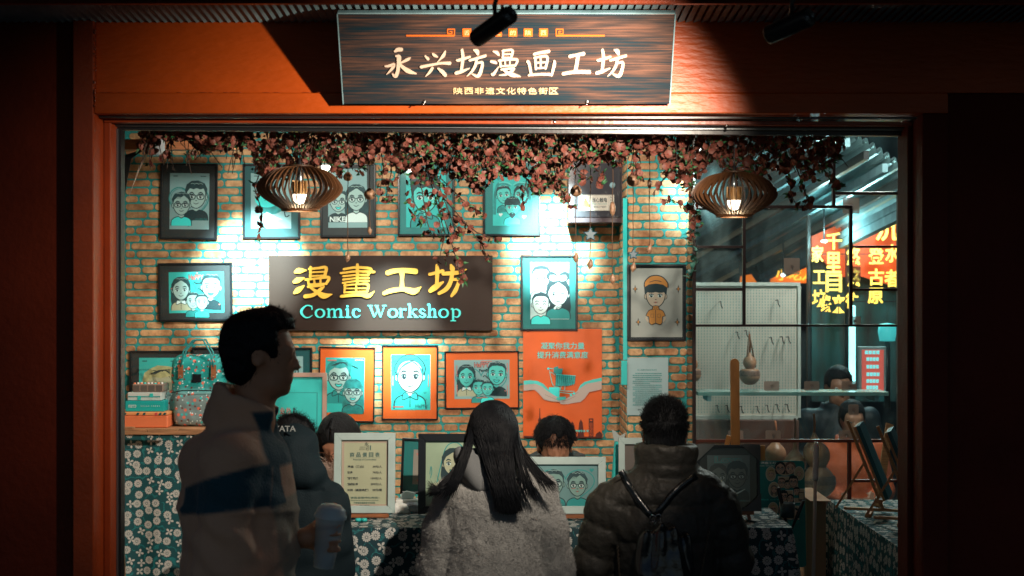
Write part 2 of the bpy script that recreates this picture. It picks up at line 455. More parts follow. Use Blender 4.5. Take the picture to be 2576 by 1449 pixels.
def smudge(m):
    n = m.node_tree.nodes; L = m.node_tree.links; out = n['Material Output']; src = out.inputs[0].links[0].from_socket
    g = n.new('ShaderNodeNewGeometry'); mp = n.new('ShaderNodeMapping'); mp.inputs['Scale'].default_value = (1.4, 1, .8); mp.inputs['Rotation'].default_value = (0, .6, 0); L.new(g.outputs['Position'], mp.inputs[0])
    t = n.new('ShaderNodeTexNoise'); t.inputs['Scale'].default_value = 3; t.inputs['Detail'].default_value = 7; t.inputs['Distortion'].default_value = 1.2; L.new(mp.outputs[0], t.inputs[0])
    r = n.new('ShaderNodeMapRange'); r.inputs[1].default_value = .42; r.inputs[2].default_value = .75; r.inputs[3].default_value = .015; r.inputs[4].default_value = .13; L.new(t.outputs[0], r.inputs[0])
    d = n.new('ShaderNodeBsdfDiffuse'); d.inputs[0].default_value = (.5, .75, .78, 1); mx = n.new('ShaderNodeMixShader')
    L.new(r.outputs[0], mx.inputs[0]); L.new(src, mx.inputs[1]); L.new(d.outputs[0], mx.inputs[2]); L.new(mx.outputs[0], out.inputs[0]); return m
window_glass = smudge(glass_mat('window_glass', (.88, .96, .96), .02, .04))
picture_glass = glass_mat('picture_glass', (.97, 1, 1), .005, .06)
cup_plastic = M('clear_cup_plastic', (.80, .92, .95), .2, alpha=.42, spec=.8)

# brick: orange-brown, brushed and darker at one edge, each brick a little different
def brick_mat():
    m = M('brick_face', (.52, .24, .10), .62)
    n = m.node_tree.nodes; L = m.node_tree.links; b = n['Principled BSDF']
    g = n.new('ShaderNodeNewGeometry'); mp = n.new('ShaderNodeMapping'); L.new(g.outputs['Position'], mp.inputs[0])
    t1 = n.new('ShaderNodeTexNoise'); t1.inputs['Scale'].default_value = 9; t1.inputs['Detail'].default_value = 2
    t2 = n.new('ShaderNodeTexNoise'); t2.inputs['Scale'].default_value = 42; t2.inputs['Detail'].default_value = 7; t2.inputs['Roughness'].default_value = .65
    L.new(mp.outputs[0], t1.inputs[0]); L.new(mp.outputs[0], t2.inputs[0])
    r1 = n.new('ShaderNodeMapRange'); r1.inputs[1].default_value = .35; r1.inputs[2].default_value = .65; L.new(t1.outputs[0], r1.inputs[0])
    r2 = n.new('ShaderNodeMapRange'); r2.inputs[1].default_value = .38; r2.inputs[2].default_value = .60; L.new(t2.outputs[0], r2.inputs[0])
    a = n.new('ShaderNodeMix'); a.data_type = 'RGBA'; a.inputs[6].default_value = (.43, .19, .08, 1); a.inputs[7].default_value = (.72, .44, .22, 1)
    L.new(r1.outputs[0], a.inputs[0])
    c = n.new('ShaderNodeMix'); c.data_type = 'RGBA'; c.blend_type = 'MULTIPLY'; c.inputs[0].default_value = 1
    d = n.new('ShaderNodeMix'); d.data_type = 'RGBA'; d.inputs[6].default_value = (.62, .60, .56, 1); d.inputs[7].default_value = (1, 1, 1, 1)
    L.new(r2.outputs[0], d.inputs[0]); L.new(a.outputs[2], c.inputs[6]); L.new(d.outputs[2], c.inputs[7])
    oi = n.new('ShaderNodeObjectInfo'); mr = n.new('ShaderNodeMapRange'); mr.inputs[3].default_value = .72; mr.inputs[4].default_value = 1.15; L.new(oi.outputs['Random'], mr.inputs[0])
    vm = n.new('ShaderNodeVectorMath'); vm.operation = 'SCALE'; L.new(c.outputs[2], vm.inputs[0]); L.new(mr.outputs[0], vm.inputs['Scale']); L.new(vm.outputs[0], b.inputs['Base Color'])
    bp = n.new('ShaderNodeBump'); bp.inputs['Strength'].default_value = .5; bp.inputs['Distance'].default_value = .004
    L.new(t2.outputs[0], bp.inputs['Height']); L.new(bp.outputs[0], b.inputs['Normal'])
    return m
brick_m = brick_mat()

def sign_wood_mat():
    m = M('streaked_dark_wood', (.1, .05, .03), .34, coat=.15)
    n = m.node_tree.nodes; L = m.node_tree.links; b = n['Principled BSDF']
    g = n.new('ShaderNodeNewGeometry'); mp = n.new('ShaderNodeMapping'); mp.inputs['Scale'].default_value = (1.1, 3, 9); L.new(g.outputs['Position'], mp.inputs[0])
    mp2 = n.new('ShaderNodeMapping'); mp2.inputs['Scale'].default_value = (1.6, 3, 90); L.new(g.outputs['Position'], mp2.inputs[0])
    t = n.new('ShaderNodeTexNoise'); t.inputs['Scale'].default_value = 3.2; t.inputs['Detail'].default_value = 6; t.inputs['Distortion'].default_value = .5; L.new(mp.outputs[0], t.inputs[0])
    t2 = n.new('ShaderNodeTexNoise'); t2.inputs['Scale'].default_value = 3; t2.inputs['Detail'].default_value = 6; L.new(mp2.outputs[0], t2.inputs[0])
    ad = n.new('ShaderNodeMath'); ad.operation = 'ADD'; L.new(t.outputs[0], ad.inputs[0]); L.new(t2.outputs[0], ad.inputs[1])
    r = n.new('ShaderNodeValToRGB'); L.new(ad.outputs[0], r.inputs[0])
    mr = n.new('ShaderNodeMapRange'); mr.inputs[1].default_value = .72; mr.inputs[2].default_value = 1.28; L.new(ad.outputs[0], mr.inputs[0]); L.new(mr.outputs[0], r.inputs[0])
    e = r.color_ramp.elements; e[0].position = 0; e[0].color = (.010, .030, .042, 1); e[1].position = 1; e[1].color = (.19, .088, .058, 1)
    for p_, c_ in ((.30, (.024, .030, .036, 1)), (.5, (.055, .038, .034, 1)), (.72, (.10, .055, .042, 1))):
        x = e.new(p_); x.color = c_
    L.new(r.outputs[0], b.inputs['Base Color'])
    bp = n.new('ShaderNodeBump'); bp.inputs['Strength'].default_value = .25; bp.inputs['Distance'].default_value = .003; L.new(t2.outputs[0], bp.inputs['Height']); L.new(bp.outputs[0], b.inputs['Normal'])
    return m
sign_wood = sign_wood_mat()

# blue calico with white daisies, butterflies and dotted tendrils, printed by UV in metres
def calico(name, ground=(.006, .085, .10), white=(.62, .62, .58), tend=(.02, .36, .38)):
    m = M(name, ground, .7); n = m.node_tree.nodes; L = m.node_tree.links; b = n['Principled BSDF']
    def math_(op, a, c=None, d=None):
        x = n.new('ShaderNodeMath'); x.operation = op
        for i, v in enumerate((a, c, d)):
            if v is None: continue
            if isinstance(v, (int, float)): x.inputs[i].default_value = v
            else: L.new(v, x.inputs[i])
        return x.outputs[0]
    uv = n.new('ShaderNodeUVMap')
    def cells(scale, rnd, off):
        mp = n.new('ShaderNodeMapping'); mp.inputs['Location'].default_value = (off, off*.7, 0); L.new(uv.outputs[0], mp.inputs[0])
        v = n.new('ShaderNodeTexVoronoi'); v.voronoi_dimensions = '2D'; v.inputs['Scale'].default_value = scale; v.inputs['Randomness'].default_value = rnd
        L.new(mp.outputs[0], v.inputs['Vector'])
        sc = n.new('ShaderNodeVectorMath'); sc.operation = 'SUBTRACT'; L.new(mp.outputs[0], sc.inputs[0]); L.new(v.outputs['Position'], sc.inputs[1])
        sp = n.new('ShaderNodeSeparateXYZ'); L.new(sc.outputs[0], sp.inputs[0])
        r = math_('SQRT', math_('ADD', math_('MULTIPLY', sp.outputs[0], sp.outputs[0]), math_('MULTIPLY', sp.outputs[1], sp.outputs[1])))
        th = math_('ARCTAN2', sp.outputs[1], sp.outputs[0]); sr = n.new('ShaderNodeSeparateColor'); L.new(v.outputs['Color'], sr.inputs[0])
        return r, th, sr.outputs[0], sr.outputs[1], v
    r, th, c0, c1, v = cells(21, .55, 0)
    pet = math_('ABSOLUTE', math_('SINE', math_('ADD', math_('MULTIPLY', th, 6), math_('MULTIPLY', c1, 6))))
    edge = math_('ADD', .0150, math_('MULTIPLY', pet, .0045))
    inside = math_('LESS_THAN', r, edge); gap = math_('GREATER_THAN', pet, math_('DIVIDE', .0022, math_('MAXIMUM', r, .001)))
    ring = math_('GREATER_THAN', r, .0062); core = math_('LESS_THAN', r, .0042)
    daisy = math_('MAXIMUM', math_('MULTIPLY', math_('MULTIPLY', inside, gap), ring), core)
    bw = math_('ABSOLUTE', math_('SINE', math_('ADD', math_('MULTIPLY', th, 2.0), math_('MULTIPLY', c1, 6))))
    bfly = math_('MULTIPLY', math_('LESS_THAN', r, math_('MULTIPLY', bw, .019)), math_('GREATER_THAN', bw, .55))
    isb = math_('GREATER_THAN', c0, .66)
    a1 = math_('ADD', math_('MULTIPLY', bfly, isb), math_('MULTIPLY', daisy, math_('SUBTRACT', 1, isb)))
    # dotted tendrils: fine dots kept only along a wavy noise contour
    r3, _, _, _, _ = cells(190, .15, 3.3); dots = math_('LESS_THAN', r3, .0019)
    nz = n.new('ShaderNodeTexNoise'); nz.inputs['Scale'].default_value = 15; nz.inputs['Detail'].default_value = 1; L.new(uv.outputs[0], nz.inputs[0])
    band = math_('LESS_THAN', math_('ABSOLUTE', math_('SUBTRACT', nz.outputs[0], .5)), .022)
    a2 = math_('MULTIPLY', math_('MULTIPLY', dots, band), math_('GREATER_THAN', r, .022))
    m1 = n.new('ShaderNodeMix'); m1.data_type = 'RGBA'; m1.inputs[6].default_value = (*ground, 1); m1.inputs[7].default_value = (*tend, 1); L.new(a2, m1.inputs[0])
    m2 = n.new('ShaderNodeMix'); m2.data_type = 'RGBA'; L.new(m1.outputs[2], m2.inputs[6]); m2.inputs[7].default_value = (*white, 1); L.new(a1, m2.inputs[0])
    L.new(m2.outputs[2], b.inputs['Base Color'])
    w = n.new('ShaderNodeTexNoise'); w.inputs['Scale'].default_value = 500; L.new(uv.outputs[0], w.inputs[0])
    bp = n.new('ShaderNodeBump'); bp.inputs['Strength'].default_value = .15; bp.inputs['Distance'].default_value = .001; L.new(w.outputs[0], bp.inputs['Height']); L.new(bp.outputs[0], b.inputs['Normal'])
    return m
calico_m = calico('blue_calico'); calico_dark = calico('deep_blue_calico', (.004, .04, .055), (.50, .52, .50), (.02, .25, .27))
# ================================================================ the setting
kind(MB().box(-40, 40, -20, 60, -.12, -.004).build('ground', asphalt), 'structure')
kind(MB().box(-2.2, 2.05, 5.0, 7.9, -.02, 0).build('floor', floor_m), 'structure')
kind(MB().box(-2.2, 2.06, 5.12, 7.9, 2.62, 2.70).build('ceiling', plaster_dark), 'structure')

# ---- shop front
sf = thing('shopfront', 'red-brown painted timber shop front framing the wide open counter window', 'shop front', (0, 4.9, 0))
XL, XR, ZT = -1.442, 1.414, 2.352
MB().box(-3.4, -1.523, 4.935, 5.10, 0, 2.719).build('side_panel', M('dimmed_red_paint', (.14, .018, .005), .55, spec=.2, var=.2, vscale=3, bump=.3, bscale=38), sf, bevel=.004)  # same red paint, darkened in colour for the spotlight's falloff to the left
MB().box(-1.514, XL, 4.90, 5.10, 0, 2.719).build('post', red_trim, sf, bevel=.004)
MB().box(-1.523, -1.514, 4.99, 5.05, 0, 2.719).build('shadow_gap', M('gap_black', (.004, .004, .004), .9), sf)
MB().box(XL, 3.4, 4.925, 5.10, 2.425, 2.719).build('lintel_panel', red_paint, sf, bevel=.003)
MB().box(XL, XR+.09, 4.903, 5.10, ZT, 2.423).build('lintel_board', red_paint, sf, bevel=.004)
MB().box(XR, XR+.09, 4.902, 5.10, 0, ZT-.002).build('post', shaded_red, sf, bevel=.004)
MB().box(XR+.092, 3.4, 4.925, 5.10, 0, 2.423).build('side_panel', shaded_red, sf, bevel=.004)
# reveal and inner jambs
MB().box(XL+.001, -1.417, 5.02, 5.15, 0, 2.335).build('jamb', red_trim, sf, bevel=.003)
MB().box(1.396, XR-.001, 5.02, 5.15, 0, 2.335).build('jamb', shaded_red, sf, bevel=.003)
def head_bar(y0, y1, zl, zr, h, x0=XL+.004, x1=XR-.004):
    mb = MB(); vs = []
    for yy in (y0, y1):
        vs += [(x0, yy, zl), (x1, yy, zr), (x1, yy, zr+h), (x0, yy, zl+h)]
    mb.add(vs, [(0, 1, 2, 3), (7, 6, 5, 4), (0, 4, 5, 1), (1, 5, 6, 2), (2, 6, 7, 3), (3, 7, 4, 0)]); return mb
head_bar(4.955, 4.975, 2.343, 2.340, .006).build('head_rail', black_metal, sf)
head_bar(5.01, 5.05, 2.334, 2.322, .014).build('head_rail', red_trim, sf, bevel=.002)
head_bar(5.055, 5.075, 2.336, 2.318, .010).build('head_rail', black_metal, sf)
head_bar(5.08, 5.10, 2.328, 2.312, .010).build('head_rail', grey_metal, sf, bevel=.001)
head_bar(5.102, 5.14, 2.318, 2.296, .030).build('head_rail', black_metal, sf)
head_bar(4.98, 5.15, 2.36, 2.352, .02).build('head_soffit', black_metal, sf)
MB().box(-1.416, -1.411, 5.09, 5.14, 0, 2.32).build('edge_strip', grey_metal, sf)
MB().box(-1.410, -1.402, 5.10, 5.15, 0, 2.32).build('edge_strip', black_metal, sf)
for dx, dy in ((1395, 307), (1828, 316)):
    p = P(dx, dy, 5.008); MB().lathe([(0.0001, -.004), (.004, -.004), (.0055, 0), (.0055, .003)], 10, 0, Matrix.Translation(p) @ Matrix.Rotation(PI/2, 4, 'X') @ Matrix.Rotation(PI, 4, 'X')).build('screw', screw_m, sf)
# paint blisters and drips catching the light at the joints
mb = MB(); rr = random.Random(5)
for i in range(46):
    if i < 26: p = Vector((XL+.004+rr.random()*.004, 4.899, 2.36+rr.random()*.29))
    else: p = Vector((XL+rr.random()*1.0, 4.9015, 2.424))
    mb.ell(p, (.002+.002*rr.random(), .002, .003+.006*rr.random()) if i < 26 else (.006+.01*rr.random(), .0016, .0013), 6)
kind(mb.build('paint_drips', red_trim, sf), 'stuff')

# ---- canopy over the street side: dark deck, red edge beam and grey slats
cn = thing('canopy', 'projecting canopy lined underneath with grey metal slats above the shop sign', 'canopy', (0, 4.7, 2.66))
MB().box(-3.6, 3.6, 3.2, 7.9, 2.72, 2.80).build('deck', black_metal, cn)
MB().box(-3.6, 3.6, 4.535, 4.557, 2.657, 2.72).build('edge_beam', red_trim, cn)
MB().box(-3.6, 3.6, 3.2, 4.53, 2.668, 2.719).build('front_beam', black_metal, cn)
sm = MB()
n = 8
for i in range(n):
    pass
vs = []; fs = []
for i in range(n+1):
    y = 4.56+(4.922-4.56)*i/n; zz = 2.668+.016*math.sin(PI*.5*(1-i/n))
    vs += [(0, y, zz), (.0225, y, zz+.007), (.0225, y, zz+.0085), (0, y, zz+.0015)]
for i in range(n):
    a = 4*i
    for k in range(4): fs.append((a+k, a+(k+1) % 4, a+4+(k+1) % 4, a+4+k))
fs += [(3, 2, 1, 0), (4*n, 4*n+1, 4*n+2, 4*n+3)]
sm.add([(x, y-4.7, z-2.66) for x, y, z in vs], fs)
slat_me = sm.mesh('slat'); slat_me.materials.append(steel)
for i in range(-72, 72):
    link_mesh('slat', slat_me, cn, (i*.0273, 0, 0))

# ---- the two cylinder spotlights hanging under the canopy
def cyl_spot(back, mouth, r, label, arm_top):
    t = thing('cylinder_spotlight', label, 'spotlight', back, group='cylinder spotlights under the canopy')
    a, b = Vector(back), Vector(mouth); d = (b-a)
    T = Matrix.Translation(a) @ d.to_track_quat('Z', 'Y').to_matrix().to_4x4(); l = d.length
    MB().lathe([(.0001, .002), (r*.93, 0), (r, .004), (r, l-.004), (r*.97, l), (r*.90, l), (r*.88, l*.55), (.0001, l*.5)], 32, 0, T).build('housing', black_metal, t)
    g = MB()
    for k in range(3):
        for j in range(12):
            an = 2*PI*j/12+k*.2; g.bar(T @ Vector((r*(.35+.2*k)*math.cos(an), r*(.35+.2*k)*math.sin(an), -.001)), T @ Vector((r*(.35+.2*k)*math.cos(an+.3), r*(.35+.2*k)*math.sin(an+.3), -.001)), .0015, .002)
    g.build('vent_grille', grey_metal, t)
    m_ = a+d*.45
    MB().tube([m_+Vector((0, 0, r*.8)), m_+Vector((0, -.01, r+.03)), Vector(arm_top)], .006, 8).tube([Vector(arm_top)+Vector((0, 0, -.01)), Vector(arm_top)+Vector((0, 0, .004))], .03, 16).build('mounting_arm', black_metal, t)
    return t
cyl_spot(P(1284, 36, 3.70), P(1199, 97, 3.82), .0245, 'unlit black cylinder spotlight hanging in front of the shop sign', (P(1295, -20, 3.74).x, 3.74, 2.66))
cyl_spot(P(2037, 42, 3.70), P(1934, 88, 3.80), .0255, 'black cylinder spotlight to the right of the shop sign, aimed at it', (P(2060, -20, 3.72).x, 3.72, 2.66))

# ================================================================ hand-drawn brush characters
BR1 = {  # strokes of the outdoor sign, in pixels of one enlarged view: list of (points, )
 'yong': [[(500, 352, 14), (520, 340, 26), (545, 340, 22)], [(508, 385, 12), (528, 395, 27), (526, 450, 23), (520, 500, 22), (505, 532, 22), (482, 515, 5)],
          [(430, 458, 8), (450, 458, 16), (492, 448, 20), (478, 480, 17), (443, 518, 5)], [(610, 398, 5), (590, 410, 20), (540, 436, 9)], [(528, 440, 12), (560, 470, 20), (598, 496, 27), (652, 514, 5)]],
 'xing': [[(713, 385, 7), (735, 408, 17)], [(765, 368, 6), (778, 380, 16), (800, 392, 9)], [(856, 352, 9), (845, 380, 20), (822, 408, 11), (800, 430, 4)],
          [(688, 464, 20), (720, 457, 18), (820, 438, 14), (888, 438, 21)], [(765, 474, 18), (745, 505, 16), (718, 532, 4)], [(805, 474, 8), (835, 498, 22), (858, 524, 22)]],
 'fang': [[(938, 415, 10), (955, 415, 19), (1030, 392, 14)], [(975, 342, 16), (982, 400, 20), (972, 490, 17)], [(936, 508, 22), (975, 497, 20), (1028, 474, 6)],
          [(1058, 342, 8), (1080, 352, 26), (1088, 372, 16)], [(1030, 416, 14), (1060, 408, 17), (1140, 384, 17)], [(1080, 405, 16), (1070, 455, 18), (1045, 498, 15), (1012, 530, 5)],
          [(1072, 440, 12), (1118, 432, 16), (1114, 480, 20), (1098, 522, 24), (1078, 530, 18), (1048, 516, 5)]],
 'man': [[(1197, 352, 8), (1222, 362, 20), (1236, 378, 12)], [(1182, 425, 14), (1210, 432, 18), (1222, 440, 6)], [(1186, 515, 10), (1200, 516, 20), (1236, 462, 5)],
         [(1268, 345, 13), (1264, 400, 13)], [(1262, 348, 12), (1332, 345, 15), (1322, 402, 14)], [(1272, 373, 9), (1322, 371, 9)], [(1266, 398, 10), (1322, 396, 10)],
         [(1246, 415, 13), (1250, 462, 13)], [(1236, 418, 12), (1362, 410, 15), (1352, 455, 12)], [(1280, 418, 9), (1284, 456, 9)], [(1316, 416, 9), (1314, 454, 9)], [(1252, 458, 10), (1352, 452, 10)],
         [(1256, 482, 12), (1342, 474, 15), (1318, 500, 17), (1285, 518, 14), (1240, 524, 4)], [(1268, 486, 6), (1300, 506, 18), (1335, 522, 25), (1390, 534, 4)]],
 'hua': [[(1488, 372, 18), (1530, 362, 18), (1590, 352, 20)], [(1495, 395, 14), (1500, 480, 13)], [(1488, 398, 12), (1578, 390, 16), (1568, 474, 15)], [(1502, 434, 10), (1568, 430, 10)], [(1500, 474, 10), (1568, 470, 10)], [(1533, 395, 11), (1534, 472, 11)],
         [(1440, 424, 15), (1452, 440, 17), (1466, 512, 16)], [(1450, 524, 13), (1530, 517, 14), (1606, 519, 17)], [(1628, 420, 8), (1632, 440, 19), (1612, 524, 14)]],
 'gong': [[(1742, 388, 22), (1780, 380, 18), (1836, 370, 24)], [(1798, 385, 23), (1790, 440, 22), (1780, 500, 25)], [(1694, 514, 20), (1750, 504, 21), (1820, 500, 22), (1878, 502, 24)]],
}
BR2 = {  # the indoor sign, bold clerical hand
 'man': [[(462, 318, 30), (500, 306, 54), (568, 302, 14)], [(452, 418, 34), (490, 400, 52), (548, 378, 12)], [(452, 530, 26), (490, 502, 52), (548, 458, 14)],
         [(616, 270, 24), (612, 368, 24)], [(600, 288, 24), (690, 280, 24), (772, 276, 32), (758, 362, 28)], [(622, 322, 17), (752, 316, 17)], [(614, 360, 18), (758, 354, 18)],
         [(586, 392, 24), (598, 446, 22)], [(566, 396, 24), (680, 384, 22), (800, 374, 30), (774, 438, 24)], [(650, 392, 18), (656, 440, 18)], [(716, 388, 18), (716, 436, 18)], [(596, 446, 20), (772, 438, 20)],
         [(592, 468, 26), (740, 456, 28), (700, 510, 34), (640, 552, 36), (562, 566, 40)], [(615, 478, 20), (680, 520, 34), (750, 560, 56), (832, 545, 10)]],
 'hua': [[(1092, 244, 26), (1092, 300, 30), (1090, 430, 24)], [(955, 290, 22), (1080, 272, 24), (1228, 288, 28), (1200, 345, 22)], [(924, 330, 22), (1090, 312, 22), (1262, 318, 26)],
         [(948, 362, 20), (1090, 348, 18), (1205, 348, 22)], [(948, 396, 20), (1080, 380, 18), (1205, 378, 22)], [(945, 430, 20), (1080, 410, 18), (1205, 410, 22)],
         [(966, 445, 20), (960, 528, 20)], [(958, 456, 18), (1080, 444, 16), (1200, 446, 24), (1186, 528, 20)], [(966, 486, 13), (1190, 484, 13)], [(962, 524, 18), (1188, 518, 18)], [(1080, 446, 15), (1078, 520, 15)],
         [(930, 566, 30), (1000, 556, 30), (1120, 548, 32), (1205, 560, 44), (1262, 516, 8)]],
 'gong': [[(1402, 328, 46), (1450, 312, 46), (1560, 302, 46), (1684, 312, 54)], [(1548, 320, 50), (1548, 400, 34), (1546, 490, 46)], [(1366, 535, 36), (1440, 508, 44), (1560, 494, 44), (1670, 516, 60), (1738, 472, 10)]],
 'fang': [[(1830, 342, 30), (1880, 330, 30), (1962, 308, 34)], [(1900, 250, 22), (1908, 300, 40), (1904, 400, 34), (1902, 460, 40)], [(1838, 508, 40), (1890, 470, 56), (1968, 420, 16)],
          [(2046, 248, 22), (2060, 285, 50), (2058, 310, 30)], [(1968, 336, 34), (2040, 332, 40), (2130, 322, 36), (2204, 292, 10)], [(2062, 330, 36), (2042, 420, 40), (2000, 490, 42), (1925, 536, 30)],
          [(2060, 396, 24), (2128, 400, 34), (2112, 460, 34), (2090, 510, 40), (2052, 562, 24)]],
}
def xform_stroke(st, f, ws):
    return [(f(x, y)[0], f(x, y)[1], w*ws) for x, y, w in st]

# ---- outdoor sign board, leaning out at the top
W1, H1 = 1.111, .322; tilt = math.atan2(4.86-4.693, 2.654-2.378)
sg = thing('shop_sign', 'long dark streaked wooden shop sign with seven brushed characters above the window', 'sign', ((1274-1288)/F*4.77, (4.86+4.693)/2, (2.654+2.378)/2), (tilt, 0, 0))
MB().box(-W1/2, W1/2, .0, .022, -H1/2, H1/2).build('board', sign_wood, sg, local=True, bevel=.0015)
MB().box(-W1/2-.001, W1/2+.001, -.001, .023, H1/2+.0005, H1/2+.005).box(-W1/2-.004, -W1/2-.0005, -.001, .023, -H1/2, H1/2).box(W1/2+.0005, W1/2+.004, -.001, .023, -H1/2, H1/2).build('edging', steel, sg, local=True)
def f1(zx, zy):
    v = (zy-92)/648; xl = 92+51*v; xr = 2484-39*v
    return ((zx-xl)/(xr-xl)-.5)*W1, (.5-v)*H1
ws1 = W1/2350
let = MB()
for nm, dx in (('yong', 0), ('xing', 0), ('fang', 0), ('man', 0), ('hua', 0), ('gong', 0), ('fang', 997)):
    m_ = MB()
    for i, st in enumerate(BR1[nm]):
        ribbon(m_, xform_stroke([(x+dx, y, w) for x, y, w in st], f1, ws1*1.12), -.0042-i*.00012, 0, 0)
    m_.build('brush_character', cream_letter, sg, local=True)
mb = MB()
for i, (a, b) in enumerate(((978, 1040), (1088, 1150), (1197, 1257), (1305, 1365), (1413, 1475), (1522, 1583))):
    x0, z1 = f1(a, 192); x1, z0 = f1(b, 248); mb.box(x0, x1, -.0025, 0, z0, z1)
for s_, xa, xb, xs in ((1, 578, 920, 0), (-1, 1987, 1643, 0)):
    x0, z1 = f1(min(xa, xb), 236); x1, z0 = f1(max(xa, xb), 247); mb.box(x0, x1, -.0025, 0, z0, z1)
    sp = [(920, 241), (920, 196), (872, 196), (872, 228), (902, 228), (902, 212), (888, 212)]
    if s_ < 0: sp = [(2563-x, y) for x, y in sp]
    for i in range(len(sp)-1):
        q = [(sp[i][0], sp[i][1], 7), (sp[i+1][0], sp[i+1][1], 7)]
        ribbon(mb, xform_stroke(q, f1, ws1), -.0026-i*.0001, 0, curve=False)
mb.build('orange_ornament', orange_letter, sg, local=True)
pg_ = M('pale_gold', (.85, .62, .34), .4)
for c_, a in zip('舌尖上的陕西', (978, 1088, 1197, 1305, 1413, 1522)):
    x0, z1 = f1(a+11, 203); x1, z0 = f1(a+50, 237); mb = MB(); put_text(mb, c_, x0, x1, z0, z1, -.0032); mb.build('small_character', pg_, sg, local=True)
for i, c_ in enumerate('陕西非遗文化特色街区'):
    a = 917+i*75.3; x0, z1 = f1(a, 617); x1, z0 = f1(a+64, 664); mb = MB(); put_text(mb, c_, x0, x1, z0, z1, -.003, back=0); mb.build('small_character', pg_, sg, local=True)
for zx in (712, 1865):
    x, z = f1(zx, 725)
    MB().lathe([(.0001, -.006), (.004, -.006), (.006, -.003), (.006, 0), (.009, .0)], 12, 0, Matrix.Translation((x, 0, z)) @ Matrix.Rotation(-PI/2, 4, 'X')).tube([(x, -.004, z), (x-.004, -.014, z-.006)], .0022, 8).build('fixing_bolt', screw_m, sg, local=True)

# ================================================================ brick walls
def brick_mesh(l, h):
    c = min(.009, l*.2); d = .0035
    def ring(ins, y):
        x0, x1, z0, z1 = ins, l-ins, ins, h-ins; k = c
        return [(x0+k, y, z0), (x1-k, y, z0), (x1, y, z0+k), (x1, y, z1-k), (x1-k, y, z1), (x0+k, y, z1), (x0, y, z1-k), (x0, y, z0+k)]
    vs = ring(0, 0)+ring(.0018, -d); fs = [tuple(range(8, 16))]+[(i, (i+1) % 8, 8+(i+1) % 8, 8+i) for i in range(8)]
    return vs, fs
CH, JT = .0424, .0085
LENS = (.172, .166, .082, .076, .120)
_bm = {}
def course(k, width, rr, start=0):
    x = start-rr.random()*.15; out = []; last = 0
    while x < width:
        l = rr.choice((LENS[0], LENS[1], LENS[0], LENS[4])) if last else rr.choice((LENS[2], LENS[3], LENS[2], LENS[0]))
        last = 1-last if rr.random() < .85 else last
        out.append((x, l)); x += l+JT
    return out
def brick_face(parent, T, width, height, rr, picks=None, z0=0, name='brick'):
    """bricks on the plane of T (local x, z; front -y); picks(world point) -> priority or None"""
    allb = []
    for k in range(int((height-z0)/CH)):
        for x, l in course(k, width, rr):
            a = max(0, x); b = min(width, x+l)
            if b-a > .02: allb.append((a, z0+k*CH, b-a))
    inv = chain_matrix(parent).inverted()
    single = []
    if picks:
        sc_ = [(picks(T @ Vector((a+l/2, 0, z+CH/2))), (a, z, l)) for a, z, l in allb]
        single = [q for s_, q in sorted([x for x in sc_ if x[0] is not None], key=lambda x: x[0])[:300]]
    ss = set(single); rest = MB()
    for a, z, l in allb:
        off = rr.uniform(-.0012, .0008)
        if (a, z, l) in ss:
            key = round(l, 4)
            if key not in _bm:
                vs, fs = brick_mesh(l, CH-JT); me = bpy.data.meshes.new('brick'); me.from_pydata(vs, [], fs); me.materials.append(brick_m); me.update(); _bm[key] = me
            o = link_mesh(name, _bm[key], parent); o.matrix_basis = inv @ T @ Matrix.Translation((a, off, z+rr.uniform(-.0008, .0008))) @ Matrix.Rotation(rr.uniform(-.008, .008), 4, 'Y')
        else:
            vs, fs = brick_mesh(l, CH-JT); rest.add(vs, fs, 0, T @ Matrix.Translation((a, off, z)))
    if rest.v: kind(rest.build('brick', brick_m, parent), 'stuff')

HIDE = [(403, 412, 548, 603), (612, 413, 757, 600), (805, 412, 946, 597), (1001, 405, 1144, 593), (1215, 405, 1360, 593), (400, 661, 588, 809), (676, 643, 1239, 832), (1309, 641, 1453, 832),
        (327, 882, 785, 1300), (803, 873, 943, 1060), (961, 868, 1102, 1056), (1119, 883, 1307, 1028), (1316, 826, 1515, 1100), (1430, 400, 1567, 560), (540, 770, 760, 1449), (800, 1015, 920, 1449), (1150, 1010, 1320, 1449),
        (0, 0, 2576, 385), (840, 1090, 1000, 1449), (1055, 1092, 1210, 1300), (1330, 1050, 1530, 1449)]
def pick_wall(p):
    dx = p.x/p.y*F+1288; dy = 724.5-(p.z-EYE)/p.y*F
    if dx < 296 or dx > 1560 or dy > 1160: return None
    for x0, y0, x1, y1 in HIDE:
        if x0-12 < dx < x1+12 and y0-2 < dy < y1+2: return None
    return abs(dx-1000)*.4+abs(dy-760)
YB = 7.66
bw = thing('brick_wall', 'orange brick back wall with teal joints hung with framed caricatures', 'wall', (-.75, YB, 0))
MB().box(-2.085, .585, YB, YB+.12, 0, 2.62).build('mortar', mortar_m, bw)
brick_face(bw, Matrix.Translation((-2.08, YB-.0002, .006)), 2.66, 2.60, random.Random(3), pick_wall)
lw = thing('side_wall', 'narrow strip of brick side wall seen beside the left door jamb', 'wall', (-2.085, 6.4, 0))
MB().box(-2.20, -2.0855, 5.16, YB+.12, 0, 2.62).build('mortar', mortar_m, lw)
brick_face(lw, Matrix.Translation((-2.0853, 5.17, .006)) @ Matrix.Rotation(PI/2, 4, 'Z'), 2.48, 2.60, random.Random(9), lambda p: None if p.y < 7.05 else (7.66-p.y))
YP = 7.15; PX0, PX1 = .58, .878
pl = thing('brick_pillar', 'shadowed brick pillar between the picture wall and the glass partition', 'pillar', (.75, YP, 0))
MB().box(PX0, PX1, YP, YB+.1, 0, 2.62).build('mortar', mortar_m, pl)
